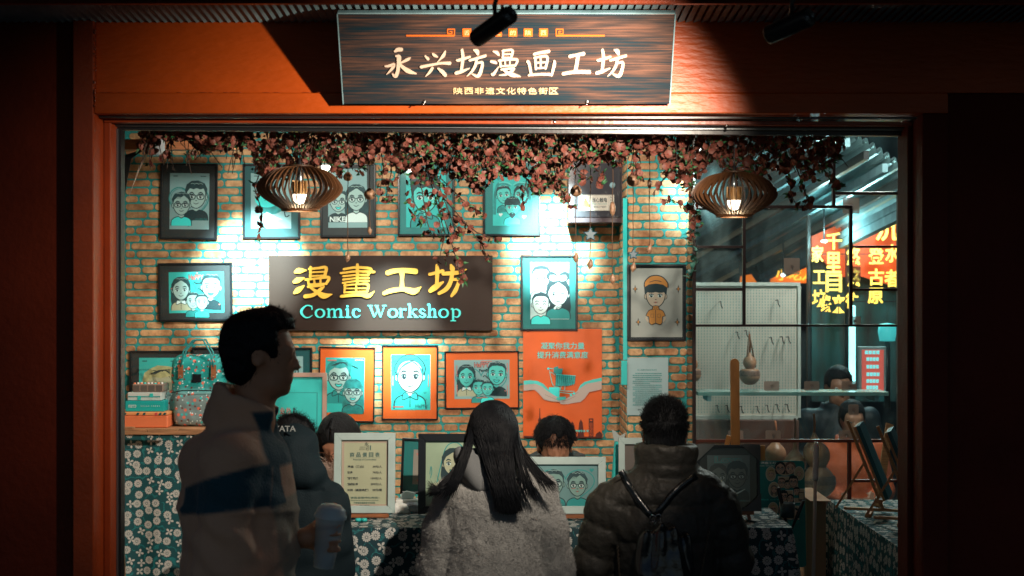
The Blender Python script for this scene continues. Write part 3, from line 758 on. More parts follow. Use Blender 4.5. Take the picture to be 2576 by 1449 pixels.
brick_face(pl, Matrix.Translation((PX0+.001, YP-.0002, .012)), PX1-PX0-.002, 2.60, random.Random(12), lambda p: abs(p.z-1.6))
kx = math.atan2(.035, .036)
brick_face(pl, Matrix.Translation((PX0-.0002, YB-.005, .012)) @ Matrix.Rotation(-PI/2, 4, 'Z'), YB-YP-.01, 2.60, random.Random(13), None, name='brick')
# slim returning strip beside the glass
mb = MB(); mb.box(PX1+.0005, PX1+.036, YP+.012, YP+.2, 0, 2.62); mb.build('return_strip', mortar_m, pl)
mb = MB(); rr = random.Random(14)
for k in range(61):
    vs, fs = brick_mesh(.033-rr.random()*.004, CH-JT); mb.add(vs, fs, 0, Matrix.Translation((PX1+.0012, YP+.0118, .014+k*CH)))
kind(mb.build('brick', brick_m, pl), 'stuff')
wr = thing('side_wall', 'plain dark side wall closing the shop on the right', 'wall', (2.04, 6.4, 0))
MB().box(2.02, 2.10, 5.16, 7.10, 0, 2.62).build('panel', plaster_dark, wr)
# ================================================================ drawn caricatures (flat ink and wash on the sheet)
class Draw:
    """flat shapes on a sheet: local x right, z up, each shape a hair nearer the viewer than the last"""
    def __init__(s, mats): s.mb = MB(); s.k = 0; s.mats = mats; s.y = 0; s.idx = {}
    def mi(s, m):
        if m not in s.idx: s.idx[m] = len(s.idx); s.mats.append(m) if m not in s.mats else None
        return s.mats.index(m)
    def poly(s, pts, m):
        s.k += 1; n = len(pts)
        a = sum(pts[i][0]*pts[(i+1) % n][1]-pts[(i+1) % n][0]*pts[i][1] for i in range(n))
        if a < 0: pts = pts[::-1]
        s.mb.add([(x, -s.k*.00004, z) for x, z in pts], [tuple(range(n))], s.mi(m))
    def ell(s, cx, cz, rx, rz, m, n=20, a0=0, a1=2*PI, rot=0):
        c, r_ = math.cos(rot), math.sin(rot)
        p = [(rx*math.cos(a0+(a1-a0)*i/(n if a1-a0 >= 2*PI-.01 else n-1)), rz*math.sin(a0+(a1-a0)*i/(n if a1-a0 >= 2*PI-.01 else n-1))) for i in range(n)]
        s.poly([(cx+x*c-z*r_, cz+x*r_+z*c) for x, z in p], m)
    def line(s, pts, w, m, closed=False, k=5, taper=False):
        s.k += 1; n = len(pts)
        q = [(p[0], p[1], (w*(.35+.65*math.sin(PI*(i+.3)/(n-.4))) if taper else w)) for i, p in enumerate(pts)]
        q = catmull(q, k, closed); n = len(q); L_ = []; R_ = []
        for i in range(n):
            a = q[(i-1) % n] if closed else q[max(0, i-1)]; b = q[(i+1) % n] if closed else q[min(n-1, i+1)]
            dx, dz = b[0]-a[0], b[1]-a[1]; l = math.hypot(dx, dz) or 1; w_ = max(q[i][2], 1e-5)/2
            L_.append((q[i][0]-dz/l*w_, -s.k*.00004, q[i][1]+dx/l*w_)); R_.append((q[i][0]+dz/l*w_, -s.k*.00004, q[i][1]-dx/l*w_))
        ring = [(i, (i+1) % n) for i in range(n)] if closed else [(i, i+1) for i in range(n-1)]
        s.mb.add(L_+R_, [(i, n+i, n+j, j) for i, j in ring], s.mi(m))
    def ring(s, cx, cz, rx, rz, w, m, n=14):
        s.line([(cx+rx*math.cos(2*PI*i/n), cz+rz*math.sin(2*PI*i/n)) for i in range(n)], w, m, closed=True, k=2)
    def text(s, body, x0, x1, z0, z1, m, bold=0):
        s.k += 1; put_text(s.mb, body, x0, x1, z0, z1, -s.k*.00004, s.mi(m), bold)
    def heart(s, cx, cz, r, m, w=None, rz=None):
        rz = rz or r
        p = [(cx+r*math.sin(t)**3, cz+rz*(13*math.cos(t)-5*math.cos(2*t)-2*math.cos(3*t)-math.cos(4*t))/15) for t in [2*PI*i/28 for i in range(28)]]
        s.line(p, w, m, closed=True, k=2) if w else s.poly(p, m)
    def rect(s, x0, x1, z0, z1, m): s.poly([(x0, z0), (x1, z0), (x1, z1), (x0, z1)], m)

def face(d, cx, cz, s, hair='short', sk=None, hm=None, cloth=None, glasses=0, smile=1, tilt=0, long_=0, cap=None, bow=0, ink_=None, big=1, ears=1, body=1, collar=0, wink=0):
    """one cartoon head and shoulders; s = half face height"""
    sk = sk or skin_print; hm = hm or hair_print; cloth = cloth or cloth_print; ik = ink_ or ink
    ct, st = math.cos(tilt), math.sin(tilt)
    def X(x, z): return (cx+(x*ct-z*st)*s, cz+(x*st+z*ct)*s)
    def poly(p, m): d.poly([X(*q) for q in p], m)
    def line(p, w, m=ik, closed=False, taper=False): d.line([X(*q) for q in p], w*s*1.3, m, closed, taper=taper)
    def el(x, z, rx, rz, m): a = X(x, z); d.ell(a[0], a[1], rx*s, rz*s, m, rot=tilt)
    if hair in ('long', 'longc'):
        poly([(-.98, .55), (-.75, 1.1), (-.3, 1.38), (.3, 1.38), (.75, 1.1), (.98, .55), (1.02, -.2), (1.1, -1.1), (.95, -1.75-long_), (.45, -1.9-long_), (.3, -1.2), (-.3, -1.2), (-.5, -1.85-long_), (-.95, -1.7-long_), (-1.08, -1.0), (-1.02, -.2)], hm)
    if hair == 'bob':
        poly([(-.95, .5), (-.7, 1.1), (0, 1.36), (.7, 1.1), (.95, .5), (1.0, -.3), (.85, -.95), (.4, -1.0), (-.4, -1.0), (-.85, -.95), (-1.0, -.3)], hm)
    if body:
        poly([(-.22, -.75), (.22, -.75), (.25, -1.25), (-.25, -1.25)], sk)
        sh = [(-1.05, -2.1), (-1.0, -1.6), (-.75, -1.32), (-.3, -1.18), (0, -1.32), (.3, -1.18), (.75, -1.32), (1.0, -1.6), (1.05, -2.1)]
        poly(sh, cloth); line(sh, .06)
        if collar:
            for q in (-1, 1): poly([(q*.12, -1.12), (q*.42, -1.08), (q*.5, -1.5), (q*.05, -1.35)], white_print if collar == 1 else cloth); line([(q*.12, -1.12), (q*.42, -1.08), (q*.5, -1.5), (q*.05, -1.35)], .05)
            line([(0, -1.35), (0, -2.0)], .04)
    if ears:
        for q in (-1, 1): el(q*.84, -.05, .16, .24, sk); a = X(q*.84, -.05); d.ring(a[0], a[1], .16*s, .24*s, .05*s, ik)
    fc = [(-.80, .55), (-.84, .1), (-.78, -.3), (-.55, -.72), (-.22, -.97), (0, -1.02), (.22, -.97), (.55, -.72), (.78, -.3), (.84, .1), (.80, .55), (.5, .95), (0, 1.08), (-.5, .95)]
    fp = catmull([(x, z, 1) for x, z in fc], 3, True); d.poly([X(x, z) for x, z, _ in fp], sk)
    line(fc, .055, closed=True)
    # hair in front
    if hair == 'short':
        poly([(-.93, .15), (-1.0, .6), (-.85, 1.1), (-.4, 1.42), (.2, 1.46), (.75, 1.2), (1.0, .7), (.93, .15), (.78, .45), (.66, .74), (.35, .66), (.05, .78), (-.25, .66), (-.55, .76), (-.76, .5)], hm)
    elif hair == 'quiff':
        poly([(-.92, .1), (-1.02, .6), (-.9, 1.05), (-.55, 1.3), (-.1, 1.5), (.6, 1.45), (1.12, 1.28), (1.02, .8), (.93, .1), (.8, .5), (.62, .85), (.1, .72), (-.35, .8), (-.7, .55)], hm)
        for k in range(4): line([(-.6+.1*k, .95), (0+.1*k, 1.2), (.7, 1.25-.1*k)], .03, ik)
    elif hair == 'crew':
        poly([(-.88, .2), (-.93, .65), (-.7, 1.1), (0, 1.3), (.7, 1.1), (.93, .65), (.88, .2), (.76, .6), (.5, .82), (0, .88), (-.5, .82), (-.76, .6)], hm)
    elif hair == 'bangs':
        poly([(-.95, .1), (-1.02, .7), (-.7, 1.2), (0, 1.42), (.7, 1.2), (1.02, .7), (.95, .1), (.7, .32), (.35, .26), (0, .34), (-.35, .26), (-.7, .32)], hm)
    elif hair in ('long', 'bob'):
        poly([(-.93, -.2), (-1.0, .6), (-.7, 1.15), (0, 1.4), (.7, 1.15), (1.0, .6), (.93, -.2), (.82, .2), (.6, .62), (.1, .98), (-.05, .98), (-.6, .62), (-.82, .2)], hm)
    elif hair == 'longc':
        poly([(-.93, 0), (-1.0, .6), (-.7, 1.15), (0, 1.4), (.7, 1.15), (1.0, .6), (.93, 0), (.8, .35), (.4, .42), (0, .36), (-.4, .42), (-.8, .35)], hm)
    elif hair == 'bun':
        poly([(-.86, .1), (-1.0, .6), (-.7, 1.15), (0, 1.38), (.7, 1.15), (1.0, .6), (.9, .1), (.7, .6), (.25, .98), (0, .8), (-.4, .85), (-.72, .5)], hm)
        for k in range(5): line([(-.75+.15*k, .65), (-.3+.1*k, 1.05), (.2+.08*k, 1.25)], .03, ik)
    elif hair == 'light':
        line([(-.9, .1), (-1.0, .65), (-.6, 1.25), (0, 1.45), (.6, 1.25), (1.0, .65), (.92, .1)], .06)
        for k in range(7): line([(.05+.02*k, 1.02), (-.35-.05*k, .85-.06*k), (-.72-.02*k, .45-.12*k)], .035, hm); line([(.1, 1.02), (.45+.05*k, .85-.06*k), (.75+.02*k, .4-.12*k)], .035, hm)
    if hair != 'none':
        for k in range(3): line([(-.5+.35*k, 1.15), (-.3+.35*k, 1.2), (-.1+.35*k, 1.1)], .03, skin_print if hm in (hair_print,) else ik, taper=True)
    if cap:
        poly([(-1.0, .75), (-.95, 1.25), (-.5, 1.7), (.1, 1.8), (.65, 1.62), (1.05, 1.15), (1.08, .7), (.6, 1.0), (0, 1.08), (-.6, 1.0)], cap); line([(-.55, 1.2), (0, 1.35), (.5, 1.25)], .04)
        line([(-1.0, .75), (-.95, 1.25), (-.5, 1.7), (.1, 1.8), (.65, 1.62), (1.05, 1.15), (1.08, .7)], .07)
    # brows, eyes
    for q in (-1, 1):
        line([(q*.6, .27), (q*.42, .38), (q*.18, .30)], .09, taper=True)
        if wink and q > 0 or wink == 2:
            line([(q*.22, .0), (q*.38, .08), (q*.56, .0)], .06)
        else:
            el(q*.38, .0, .20*big, .145*big, white_print); el(q*.38, -.005, .115*big, .135*big, ik); el(q*.38+.045, .05, .035, .035, white_print)
            line([(q*.58, .03), (q*.52, .13), (q*.36, .17), (q*.18, .09)], .055)
    line([(-.06, -.30), (0, -.34), (.07, -.30)], .045)
    if smile == 2:
        poly([(-.28, -.52), (0, -.56), (.28, -.52), (.18, -.70), (0, -.76), (-.18, -.70)], cyan_print); line([(-.28, -.52), (0, -.56), (.28, -.52), (.18, -.70), (0, -.76), (-.18, -.70)], .045, closed=True)
    elif smile == 3: poly([(-.16, -.55), (0, -.50), (.16, -.55), (0, -.66)], pink_print); line([(-.18, -.56), (0, -.57), (.18, -.55)], .03)
    else: line([(-.24, -.54), (0, -.64), (.26, -.52)], .05, taper=True)
    if glasses:
        for q in (-1, 1):
            if glasses == 2: poly([(q*.14, .18), (q*.66, .2), (q*.64, -.16), (q*.3, -.22), (q*.16, -.1)], glass_print) if False else None
            c = X(q*.39, 0)
            if glasses == 1: line([(q*.12, .17), (q*.66, .19), (q*.64, -.18), (q*.16, -.18)], .06, closed=True)
            else: d.ring(c[0], c[1], .28*s, .26*s, .06*s, ik)
        line([(-.12, .05), (0, .09), (.12, .05)], .05)
    if bow:
        for q in (-1, 1):
            c = X(q*.52, 1.5); d.ell(c[0], c[1], .5*s, .42*s, ik if bow == 2 else white_print, rot=q*.5); c = X(q*.42, 1.38); d.ell(c[0], c[1], .36*s, .28*s, white_print, rot=q*.5); d.ring(c[0], c[1], .36*s, .28*s, .05*s, ik)
        el(0, 1.3, .13, .16, white_print)

def sheet(parent, w, h, mat, fn, cx=0, cz=0, y=0, name='sheet', rot=0):
    """paper with its drawing as a sub-part"""
    o = MB().box(-w/2, w/2, -.0006, .0, -h/2, h/2).build(name, mat, parent, local=True); o.location = (cx, y, cz); o.rotation_euler = (0, rot, 0)
    mats = []; d = Draw(mats); d.k = 22; fn(d, w, h)
    if d.mb.v: d.mb.build('drawing', mats, o, local=True)
    return o

def picture(label, x0, y0, x1, y1, Y, fm, mm, pm_, inner, fn, border=.011, depth=.018, roll=0, lean=0, name='framed_picture', glass=True, sheet_roll=0, cat='framed picture', group='framed caricatures on the brick wall', step=0):
    """a framed picture seen at x0..x1, y0..y1 at distance Y; inner = (x0,y0,x1,y1) of the sheet"""
    a = P(x0, y0, Y); b = P(x1, y1, Y); w = b.x-a.x; h = a.z-b.z; c = (a+b)/2
    t = thing(name, label, cat, c, (lean, roll, 0), group)
    mb = MB(); bd = border
    for k, (q, T) in enumerate((((-w/2, w/2), 1), ((-w/2, w/2), -1))):
        mb.prism([(-w/2, T*h/2), (w/2, T*h/2), (w/2-bd, T*(h/2-bd)), (-w/2+bd, T*(h/2-bd))], -depth, 0)
        mb.prism([(T*w/2, -h/2), (T*w/2, h/2), (T*(w/2-bd), h/2-bd), (T*(w/2-bd), -h/2+bd)], -depth, 0)
    mb.build('frame', fm, t, local=True, bevel=.0015, seg=1)
    MB().box(-w/2+bd, w/2-bd, -depth*.45, -.001, -h/2+bd, h/2-bd).build('mount', mm, t, local=True)
    ia = P(inner[0], inner[1], Y)-c; ib = P(inner[2], inner[3], Y)-c
    sw = ib.x-ia.x; sh = ia.z-ib.z
    sheet(t, sw, sh, pm_, fn, (ia.x+ib.x)/2, (ia.z+ib.z)/2, -depth*.45-.0006, rot=sheet_roll)
    if glass: MB().box(-w/2+bd, w/2-bd, -depth*.86-.001, -depth*.86, -h/2+bd, h/2-bd).build('glass_pane', picture_glass, t, local=True)
    return t
YW = YB-.006
def small_marks(d, w, h, m=None):
    d.rect(-w*.42, -w*.30, h*.44, h*.455, m or cloth_dark); d.rect(w*.28, w*.42, h*.44, h*.452, m or cloth_dark)

def draw_couple_heart(d, w, h):
    d.heart(-.003, -h*.04, w*.50, hair_teal, .006, h*.36); d.heart(-.003, -h*.04, w*.46, hair_teal, .003, h*.33); small_marks(d, w, h)
    face(d, w*.17, h*.08, h*.2, 'short', glasses=1, cloth=cloth_dark); face(d, -w*.20, -h*.07, h*.175, 'bun', glasses=1, cloth=cyan_print)
    d.text('小白马', w*.15, w*.45, -h*.34, -h*.30, cloth_print)
def draw_swan(d, w, h):
    small_marks(d, w, h); d.ell(0, -.02, w*.34, h*.18, hair_teal); d.ell(-w*.1, h*.02, w*.3, h*.14, cyan_print)
    d.poly([(-w*.28, -h*.3), (-w*.1, -h*.2), (w*.15, -h*.3), (w*.3, -h*.34), (-w*.3, -h*.36)], white_print); d.line([(w*.1, 0), (w*.3, -h*.1), (w*.36, -h*.28), (w*.46, -h*.26)], .006, ink)
    for i in range(26): a = i*2.4; d.line([(w*.3*math.cos(a)*((i % 7)/7), h*.1+h*.13*math.sin(a)), (w*.3*math.cos(a)*((i % 7)/7)+.012, h*.1+h*.13*math.sin(a)+.006)], .003, white_print if i % 2 else cloth_print)
def draw_couple_dark(d, w, h):
    face(d, -w*.24, -h*.06, h*.165, 'crew', glasses=2, cloth=cloth_dark, smile=2)
    face(d, w*.22, -h*.02, h*.185, 'long', glasses=2, cloth=white_print); small_marks(d, w, h); d.text('NIKE', -w*.46, -w*.06, -h*.40, -h*.31, white_print, .03)
def draw_hat_boy(d, w, h):
    face(d, -w*.02, h*.02, h*.25, 'short', sk=skin_teal, cloth=cloth_print, cap=cloth_dark, collar=2); small_marks(d, w, h)
def draw_family_arms(d, w, h):
    small_marks(d, w, h)
    for q in (-1, 1): d.line([(q*w*.46, -h*.3), (q*w*.44, h*.05), (q*w*.34, h*.27), (q*w*.04, h*.24)], .016, hair_teal); d.line([(q*w*.35, h*.28), (q*w*.16, h*.29), (q*w*.02, h*.24)], .008, skin_teal)
    face(d, -w*.22, h*.05, h*.145, 'crew', sk=skin_teal, cloth=hair_teal, tilt=.12); face(d, w*.22, h*.05, h*.14, 'bob', sk=skin_teal, cloth=hair_teal, tilt=-.12)
    face(d, 0, -h*.17, h*.145, 'bangs', sk=skin_teal, cloth=cyan_print)
    for x, z, c in ((-.3, -.3, white_print), (.3, -.34, white_print), (-.35, .36, cloth_print), (0, .38, cloth_print), (.38, -.28, cloth_print)): d.heart(w*x, h*z, w*.05, c)
    d.heart(0, -h*.31, w*.08, cloth_dark)
def draw_happy(teal=1):
    def fn(d, w, h):
        sk = skin_teal if teal else skin_print
        d.heart(-.004, -h*.08, w*.46, cloth_print, .005, h*.48)
        d.text('HaPPY', -w*.14, w*.14, h*.30, h*.44, cloth_dark, .06); d.text('HaPPY', -w*.135, w*.135, h*.31, h*.43, pink_print, .02)
        d.text('Family', -w*.05, w*.14, h*.17, h*.27, cloth_dark, .05)
        face(d, -w*.28, h*.06, h*.235, 'long', sk=sk, cloth=paper_cream, collar=1); face(d, w*.27, h*.12, h*.26, 'crew', sk=sk, cloth=cloth_dark, smile=2, tilt=-.06)
        face(d, -w*.06, -h*.22, h*.18, 'crew', sk=sk, cloth=cloth_print); face(d, w*.10, -h*.25, h*.17, 'crew', sk=sk, cloth=cyan_print)
        d.line([(w*.02, h*.06), (w*.05, h*.1), (w*.1, h*.04), (w*.18, -h*.08)], .004, ink)
        for x, z in ((-.45, .1), (.42, -.3), (.02, .47)): d.heart(w*x, h*z, w*.015, pink_print)
        if teal:
            for x, z, v in ((-.45, .25, 1), (-.45, -.25, 1), (.46, .3, 1), (.46, -.28, 1), (.08, .46, 0), (0, -.47, 0)): d.rect(w*x-(.002 if v else .03), w*x+(.002 if v else .03), h*z-(.025 if v else .0025), h*z+(.025 if v else .0025), pink_print)
    return fn
def draw_three_bow(d, w, h):
    d.text('2018 8 16', w*.2, w*.45, h*.33, h*.35, cloth_dark)
    face(d, -w*.22, h*.22, h*.18, 'crew', sk=white_print, hm=ink, cloth=paper_white, collar=1, ears=1)
    face(d, w*.22, -h*.06, h*.205, 'long', sk=white_print, hm=ink, cloth=cloth_print, bow=2, long_=.1, wink=1)
    face(d, -w*.23, -h*.24, h*.165, 'crew', sk=white_print, hm=ink, cloth=cyan_print, wink=2)
    d.line([(w*.12, -h*.32), (w*.18, -h*.28), (w*.3, -h*.25)], .012, white_print); d.line([(w*.16, -h*.30), (w*.24, -h*.25), (w*.34, -h*.23)], .002, ink); d.line([(w*.14, -h*.33), (w*.24, -h*.29), (w*.33, -h*.28)], .002, ink)
def draw_blond(d, w, h):
    face(d, .0, -.01, h*.27, 'quiff', sk=paper_cream, hm=hair_blond, cloth=cloth_dark, smile=0); small_marks(d, w, h)
def draw_man_woman_glasses(d, w, h):
    face(d, -w*.16, h*.14, h*.225, 'quiff', sk=skin_print, hm=hair_teal, cloth=cloth_print, glasses=1, smile=2, collar=2)
    face(d, w*.21, -h*.13, h*.185, 'longc', sk=skin_print, hm=hair_teal, cloth=hair_teal, glasses=1, smile=2)
    d.rect(-w*.45, -w*.22, h*.44, h*.465, pink_print); d.rect(w*.25, w*.47, h*.45, h*.47, pink_print); d.line([(w*.18, h*.36), (w*.25, h*.34), (w*.34, h*.31)], .005, cloth_dark); d.line([(w*.24, h*.33), (w*.33, h*.32)], .005, cloth_dark)
def draw_girl(d, w, h):
    face(d, -.004, h*.10, h*.275, 'light', sk=white_print, hm=hair_teal, cloth=cyan_print, big=1.25, collar=2)
    d.text('HaPPY', w*.12, w*.46, -h*.46, -h*.40, cloth_print, .03); d.rect(-w*.45, -w*.18, -h*.455, -h*.43, pink_print); d.rect(w*.44, w*.46, -h*.08, h*.14, pink_print); d.rect(-w*.46, -w*.44, -h*.06, h*.12, pink_print)
    for x, z in ((-.42, .38), (.38, .40), (-.27, -.19), (.36, -.19), (-.38, -.35), (.37, -.32)): d.line([(w*x-.006, h*z+.004), (w*x, h*z-.003), (w*x+.008, h*z+.005)], .0022, ink)
def draw_cap_boy(d, w, h):
    face(d, -w*.02, h*.10, h*.165, 'bangs', sk=skin_warm, hm=M('printed_black_hair', (.01, .03, .04), .6), cloth=cloth_orange, cap=cloth_orange, smile=3, body=0)
    s = h*.165
    # shirt with arms
    b = [(-.25, -.9), (.25, -.9), (.28, -1.15), (.62, -1.3), (.85, -1.75), (.6, -1.85), (.58, -2.35), (.35, -2.55), (0, -2.4), (-.35, -2.55), (-.58, -2.35), (-.6, -1.85), (-.85, -1.75), (-.62, -1.3), (-.28, -1.15)]
    T = lambda p: (-w*.02+p[0]*s, h*.10+p[1]*s)
    d.poly([T(p) for p in [(-.16, -.8), (.16, -.8), (.16, -1.2), (-.16, -1.2)]], skin_warm)
    for q in (-1, 1): d.line([T((q*.72, -1.75)), T((q*.82, -2.0)), T((q*.6, -2.3))], .010, skin_warm)
    d.poly([T(p) for p in b], cloth_orange); d.line([T(p) for p in b], .0035, cloth_dark, closed=True, k=2); d.line([T((0, -1.2)), T((0, -2.4))], .0025, cloth_dark)
    for q in (-1, 1): d.line([T((q*.18, -1.6)), T((q*.42, -1.6)), T((q*.42, -1.9)), T((q*.18, -1.9))], .0015, cloth_dark, closed=True, k=1); d.line([T((q*.05, -1.05)), T((q*.3, -1.0)), T((q*.35, -1.25)), T((q*.05, -1.15))], .002, cloth_dark, closed=True, k=1)
    for x, z in ((-.42, .2), (.42, .2), (-.36, -.28), (.40, -.28)):
        r = w*.055; d.poly([(w*x, h*z+r*1.5), (w*x+r*.3, h*z+r*.3), (w*x+r, h*z), (w*x+r*.3, h*z-r*.3), (w*x, h*z-r*1.5), (w*x-r*.3, h*z-r*.3), (w*x-r, h*z), (w*x-r*.3, h*z+r*.3)], cloth_dark)
        r *= .6; d.poly([(w*x, h*z+r*1.5), (w*x+r*.3, h*z+r*.3), (w*x+r, h*z), (w*x+r*.3, h*z-r*.3), (w*x, h*z-r*1.5), (w*x-r*.3, h*z-r*.3), (w*x-r, h*z), (w*x-r*.3, h*z+r*.3)], cloth_orange)

R_ = math.radians
picture('black framed drawing of two people in glasses inside a heart, top left picture', 404, 412, 548, 603, YW, black_frame, black_mount, paper_grey, (428, 436, 527, 577), draw_couple_heart, roll=R_(.6))
picture('teal framed drawing hidden partly behind the left slatted lamp', 612, 413, 756, 601, YW, black_frame, teal_mount, paper_grey, (632, 436, 733, 575), draw_swan)
picture('dark framed drawing of a man in a lettered hoodie beside a long haired woman', 806, 412, 946, 597, YW, black_frame, black_mount, paper_grey, (826, 425, 924, 573), draw_couple_dark, roll=R_(-.4))
picture('teal framed portrait half covered by hanging blossom above the indoor sign', 1001, 405, 1144, 594, YW, black_frame, teal_mount2, paper_teal, (1022, 430, 1122, 572), draw_hat_boy)
picture('teal framed drawing of three heads under arms forming a heart', 1215, 405, 1360, 594, YW, black_frame, teal_mount2, paper_teal, (1240, 430, 1338, 568), draw_family_arms)
picture('wide black framed happy family drawing left of the indoor sign', 400, 661, 586, 808, YW, black_frame, black_mount, paper_teal, (426, 684, 564, 787), draw_happy(0), roll=R_(-.8))
picture('dark framed bright white drawing of a family with a girl wearing a bow', 1310, 642, 1453, 832, YW, black_frame, teal_mount2, paper_white, (1334, 660, 1431, 803), draw_three_bow)
picture('black framed drawing of a blond man behind the stacked boxes', 327, 882, 473, 1076, YW, black_frame, black_mount, paper_teal, (351, 900, 452, 1052), draw_blond)
picture('black framed drawing almost hidden behind the patterned backpack handle', 484, 873, 628, 1062, YW, black_frame, black_mount, paper_grey, (505, 895, 607, 1040), draw_hat_boy)
picture('black framed drawing beside the passer-by face, left of the orange mounts', 640, 874, 786, 1062, YW, black_frame, teal_mount, paper_grey, (663, 896, 763, 1040), draw_girl)
picture('orange mounted drawing of a man and a woman both in glasses', 803, 873, 943, 1061, YW, black_frame, orange_mount, paper_teal, (819, 900, 917, 1038), draw_man_woman_glasses, border=.006, roll=R_(.8))
picture('orange mounted drawing of a wide-eyed girl with a pointed collar', 961, 868, 1102, 1056, YW, black_frame, orange_mount, paper_teal, (984, 892, 1083, 1031), draw_girl, border=.007)
picture('wide orange mounted happy family drawing above the long haired woman', 1119, 883, 1306, 1028, YW, black_frame, orange_mount, paper_grey, (1143, 905, 1282, 1003), draw_happy(1), border=.007, roll=R_(-.5))
picture('black framed drawing of a boy in an orange cap and shirt on the brick pillar', 1577, 665, 1725, 857, YP-.006, black_frame, black_mount, M('warm_grey_paper', (.42, .40, .37), .6, var=.15, vscale=6), (1587, 675, 1716, 848), draw_cap_boy, group=None)

# ---- certificate in a pinkish frame, standing on the high table
def draw_cert(d, w, h):
    d.line([(-w*.42, -h*.42), (-w*.42, h*.36), (w*.42, h*.36), (w*.42, -h*.42)], .006, cloth_print, k=1)
    for i, c_ in enumerate('营业执照'): d.text(c_, -w*.36+i*w*.115, -w*.27+i*w*.115, h*.13, h*.2, pink_print if i < 3 else cloth_dark, .03)
    for i in range(4):
        d.text('类型', w*.0, w*.06, h*(.06-.045*i), h*(.075-.045*i), cloth_dark); d.rect(w*.1, w*(.34-.04*(i % 2)), h*(.062-.045*i), h*(.070-.045*i), cloth_print)
        d.rect(-w*.36, -w*(.12+.03*(i % 2)), h*(.05-.04*i), h*(.056-.04*i), cloth_print)
    d.ring(w*.25, -h*.28, w*.06, w*.06, .008, white_print)
picture('teal licence certificate in a pinkish frame, left of the orange mounts', 655, 938, 822, 1208, 7.2, M('pinkish_wood_frame', (.42, .27, .22), .4), paper_teal, paper_teal, (668, 955, 809, 1190), draw_cert, border=.022, group=None, cat='certificate', name='framed_certificate', lean=R_(-4))

# ---- big indoor sign
si = thing('indoor_sign', 'dark brown indoor sign with gold characters and an English line on the brick wall', 'sign', ((676+1239)/2/1, 0, 0))
a = P(676, 643, 7.60); b = P(1239, 832, 7.60); c = (a+b)/2; si.location = c; W2 = b.x-a.x; H2 = a.z-b.z
MB().box(-W2/2, W2/2, 0, .052, -H2/2, H2/2).build('board', M('dark_brown_board', (.026, .014, .010), .5, spec=.25, bump=.03), si, local=True, bevel=.002)
def f2(zx, zy): return ((zx-185)/(2470-185)-.5)*W2, (.5-(zy-152)/(915-152))*H2
ws2 = W2/2285
for nm in ('man', 'hua', 'gong', 'fang'):
    dx = 0; m_ = MB()
    for i, st in enumerate(BR2[nm]): ribbon(m_, xform_stroke(st, f2, ws2*1.05), -.012-i*.00015, 0, 0)
    m_.build('gold_character', gold_y, si, local=True)
LAT = {
 'C': [[(632, 700, 5), (622, 668, 12), (572, 660, 13), (527, 700, 24), (524, 740, 24), (560, 778, 14), (600, 778, 11), (634, 756, 6)], [(626, 660, 8), (628, 705, 6)]],
 'i': [[(990, 665, 22), (991, 667, 22)], [(972, 700, 9), (992, 698, 20), (992, 776, 20)], [(968, 778, 9), (1020, 778, 9)]],
 'c': [[(1112, 712, 20), (1090, 694, 11), (1060, 702, 18), (1048, 738, 21), (1065, 772, 15), (1092, 775, 10), (1118, 758, 5)]],
 'W': [[(1196, 660, 9), (1250, 660, 9)], [(1345, 660, 9), (1390, 660, 9)], [(1220, 662, 22), (1264, 776, 14)], [(1264, 776, 8), (1308, 690, 9)], [(1288, 662, 22), (1328, 776, 14)], [(1328, 776, 8), (1368, 664, 9)], [(1270, 660, 9), (1310, 660, 9)]],
 'r': [[(1516, 698, 9), (1536, 700, 20), (1536, 776, 20)], [(1515, 778, 9), (1562, 778, 9)], [(1540, 722, 8), (1560, 698, 12), (1590, 704, 24)]],
 'k': [[(1604, 652, 9), (1626, 655, 20), (1626, 776, 20)], [(1604, 778, 9), (1650, 778, 9)], [(1636, 738, 8), (1676, 700, 9)], [(1660, 698, 8), (1702, 698, 8)], [(1648, 728, 14), (1694, 776, 20)], [(1670, 778, 9), (1712, 778, 9)]],
 's': [[(1780, 712, 8), (1755, 695, 12), (1730, 708, 16), (1738, 730, 18), (1768, 745, 20), (1782, 762, 18), (1758, 778, 12), (1726, 764, 9)]],
 'h': [[(1804, 652, 9), (1826, 655, 20), (1826, 776, 20)], [(1804, 778, 9), (1850, 778, 9)], [(1832, 720, 8), (1855, 697, 12), (1880, 706, 20), (1884, 776, 20)], [(1862, 778, 9), (1908, 778, 9)]],
 'p': [[(2044, 698, 9), (2066, 700, 20), (2068, 812, 20)], [(2042, 814, 9), (2098, 814, 9)], [(2072, 708, 8), (2100, 695, 12), (2132, 715, 20), (2134, 750, 20), (2110, 776, 12), (2074, 768, 8)]],
 'm': [[(780, 698, 9), (800, 700, 20), (800, 776, 20)], [(778, 778, 9), (822, 778, 9)], [(806, 718, 8), (828, 697, 12), (856, 706, 20), (860, 776, 20)], [(838, 778, 9), (884, 778, 9)], [(866, 718, 8), (888, 697, 12), (920, 706, 20), (924, 776, 20)], [(902, 778, 9), (952, 778, 9)]],
}
for nm, sts in LAT.items():
    m_ = MB()
    for i, st in enumerate(sts): ribbon(m_, xform_stroke(st, f2, ws2), -.011-i*.00012, 0, caps=nm in 'isc')
    m_.build('letter', M('pale_cyan_lettering', (.10, .85, .82), .35), si, local=True)
for cx in (710, 1453, 1972):
    m_ = MB(); ring_ = [(cx+43*math.cos(t), 737-42*math.sin(t), 9+13*abs(math.cos(t))) for t in [2*PI*i/16 for i in range(16)]]
    ribbon(m_, xform_stroke(ring_, f2, ws2), -.011, 0, closed=True, k=2); m_.build('letter', MATS['pale_cyan_lettering'], si, local=True)

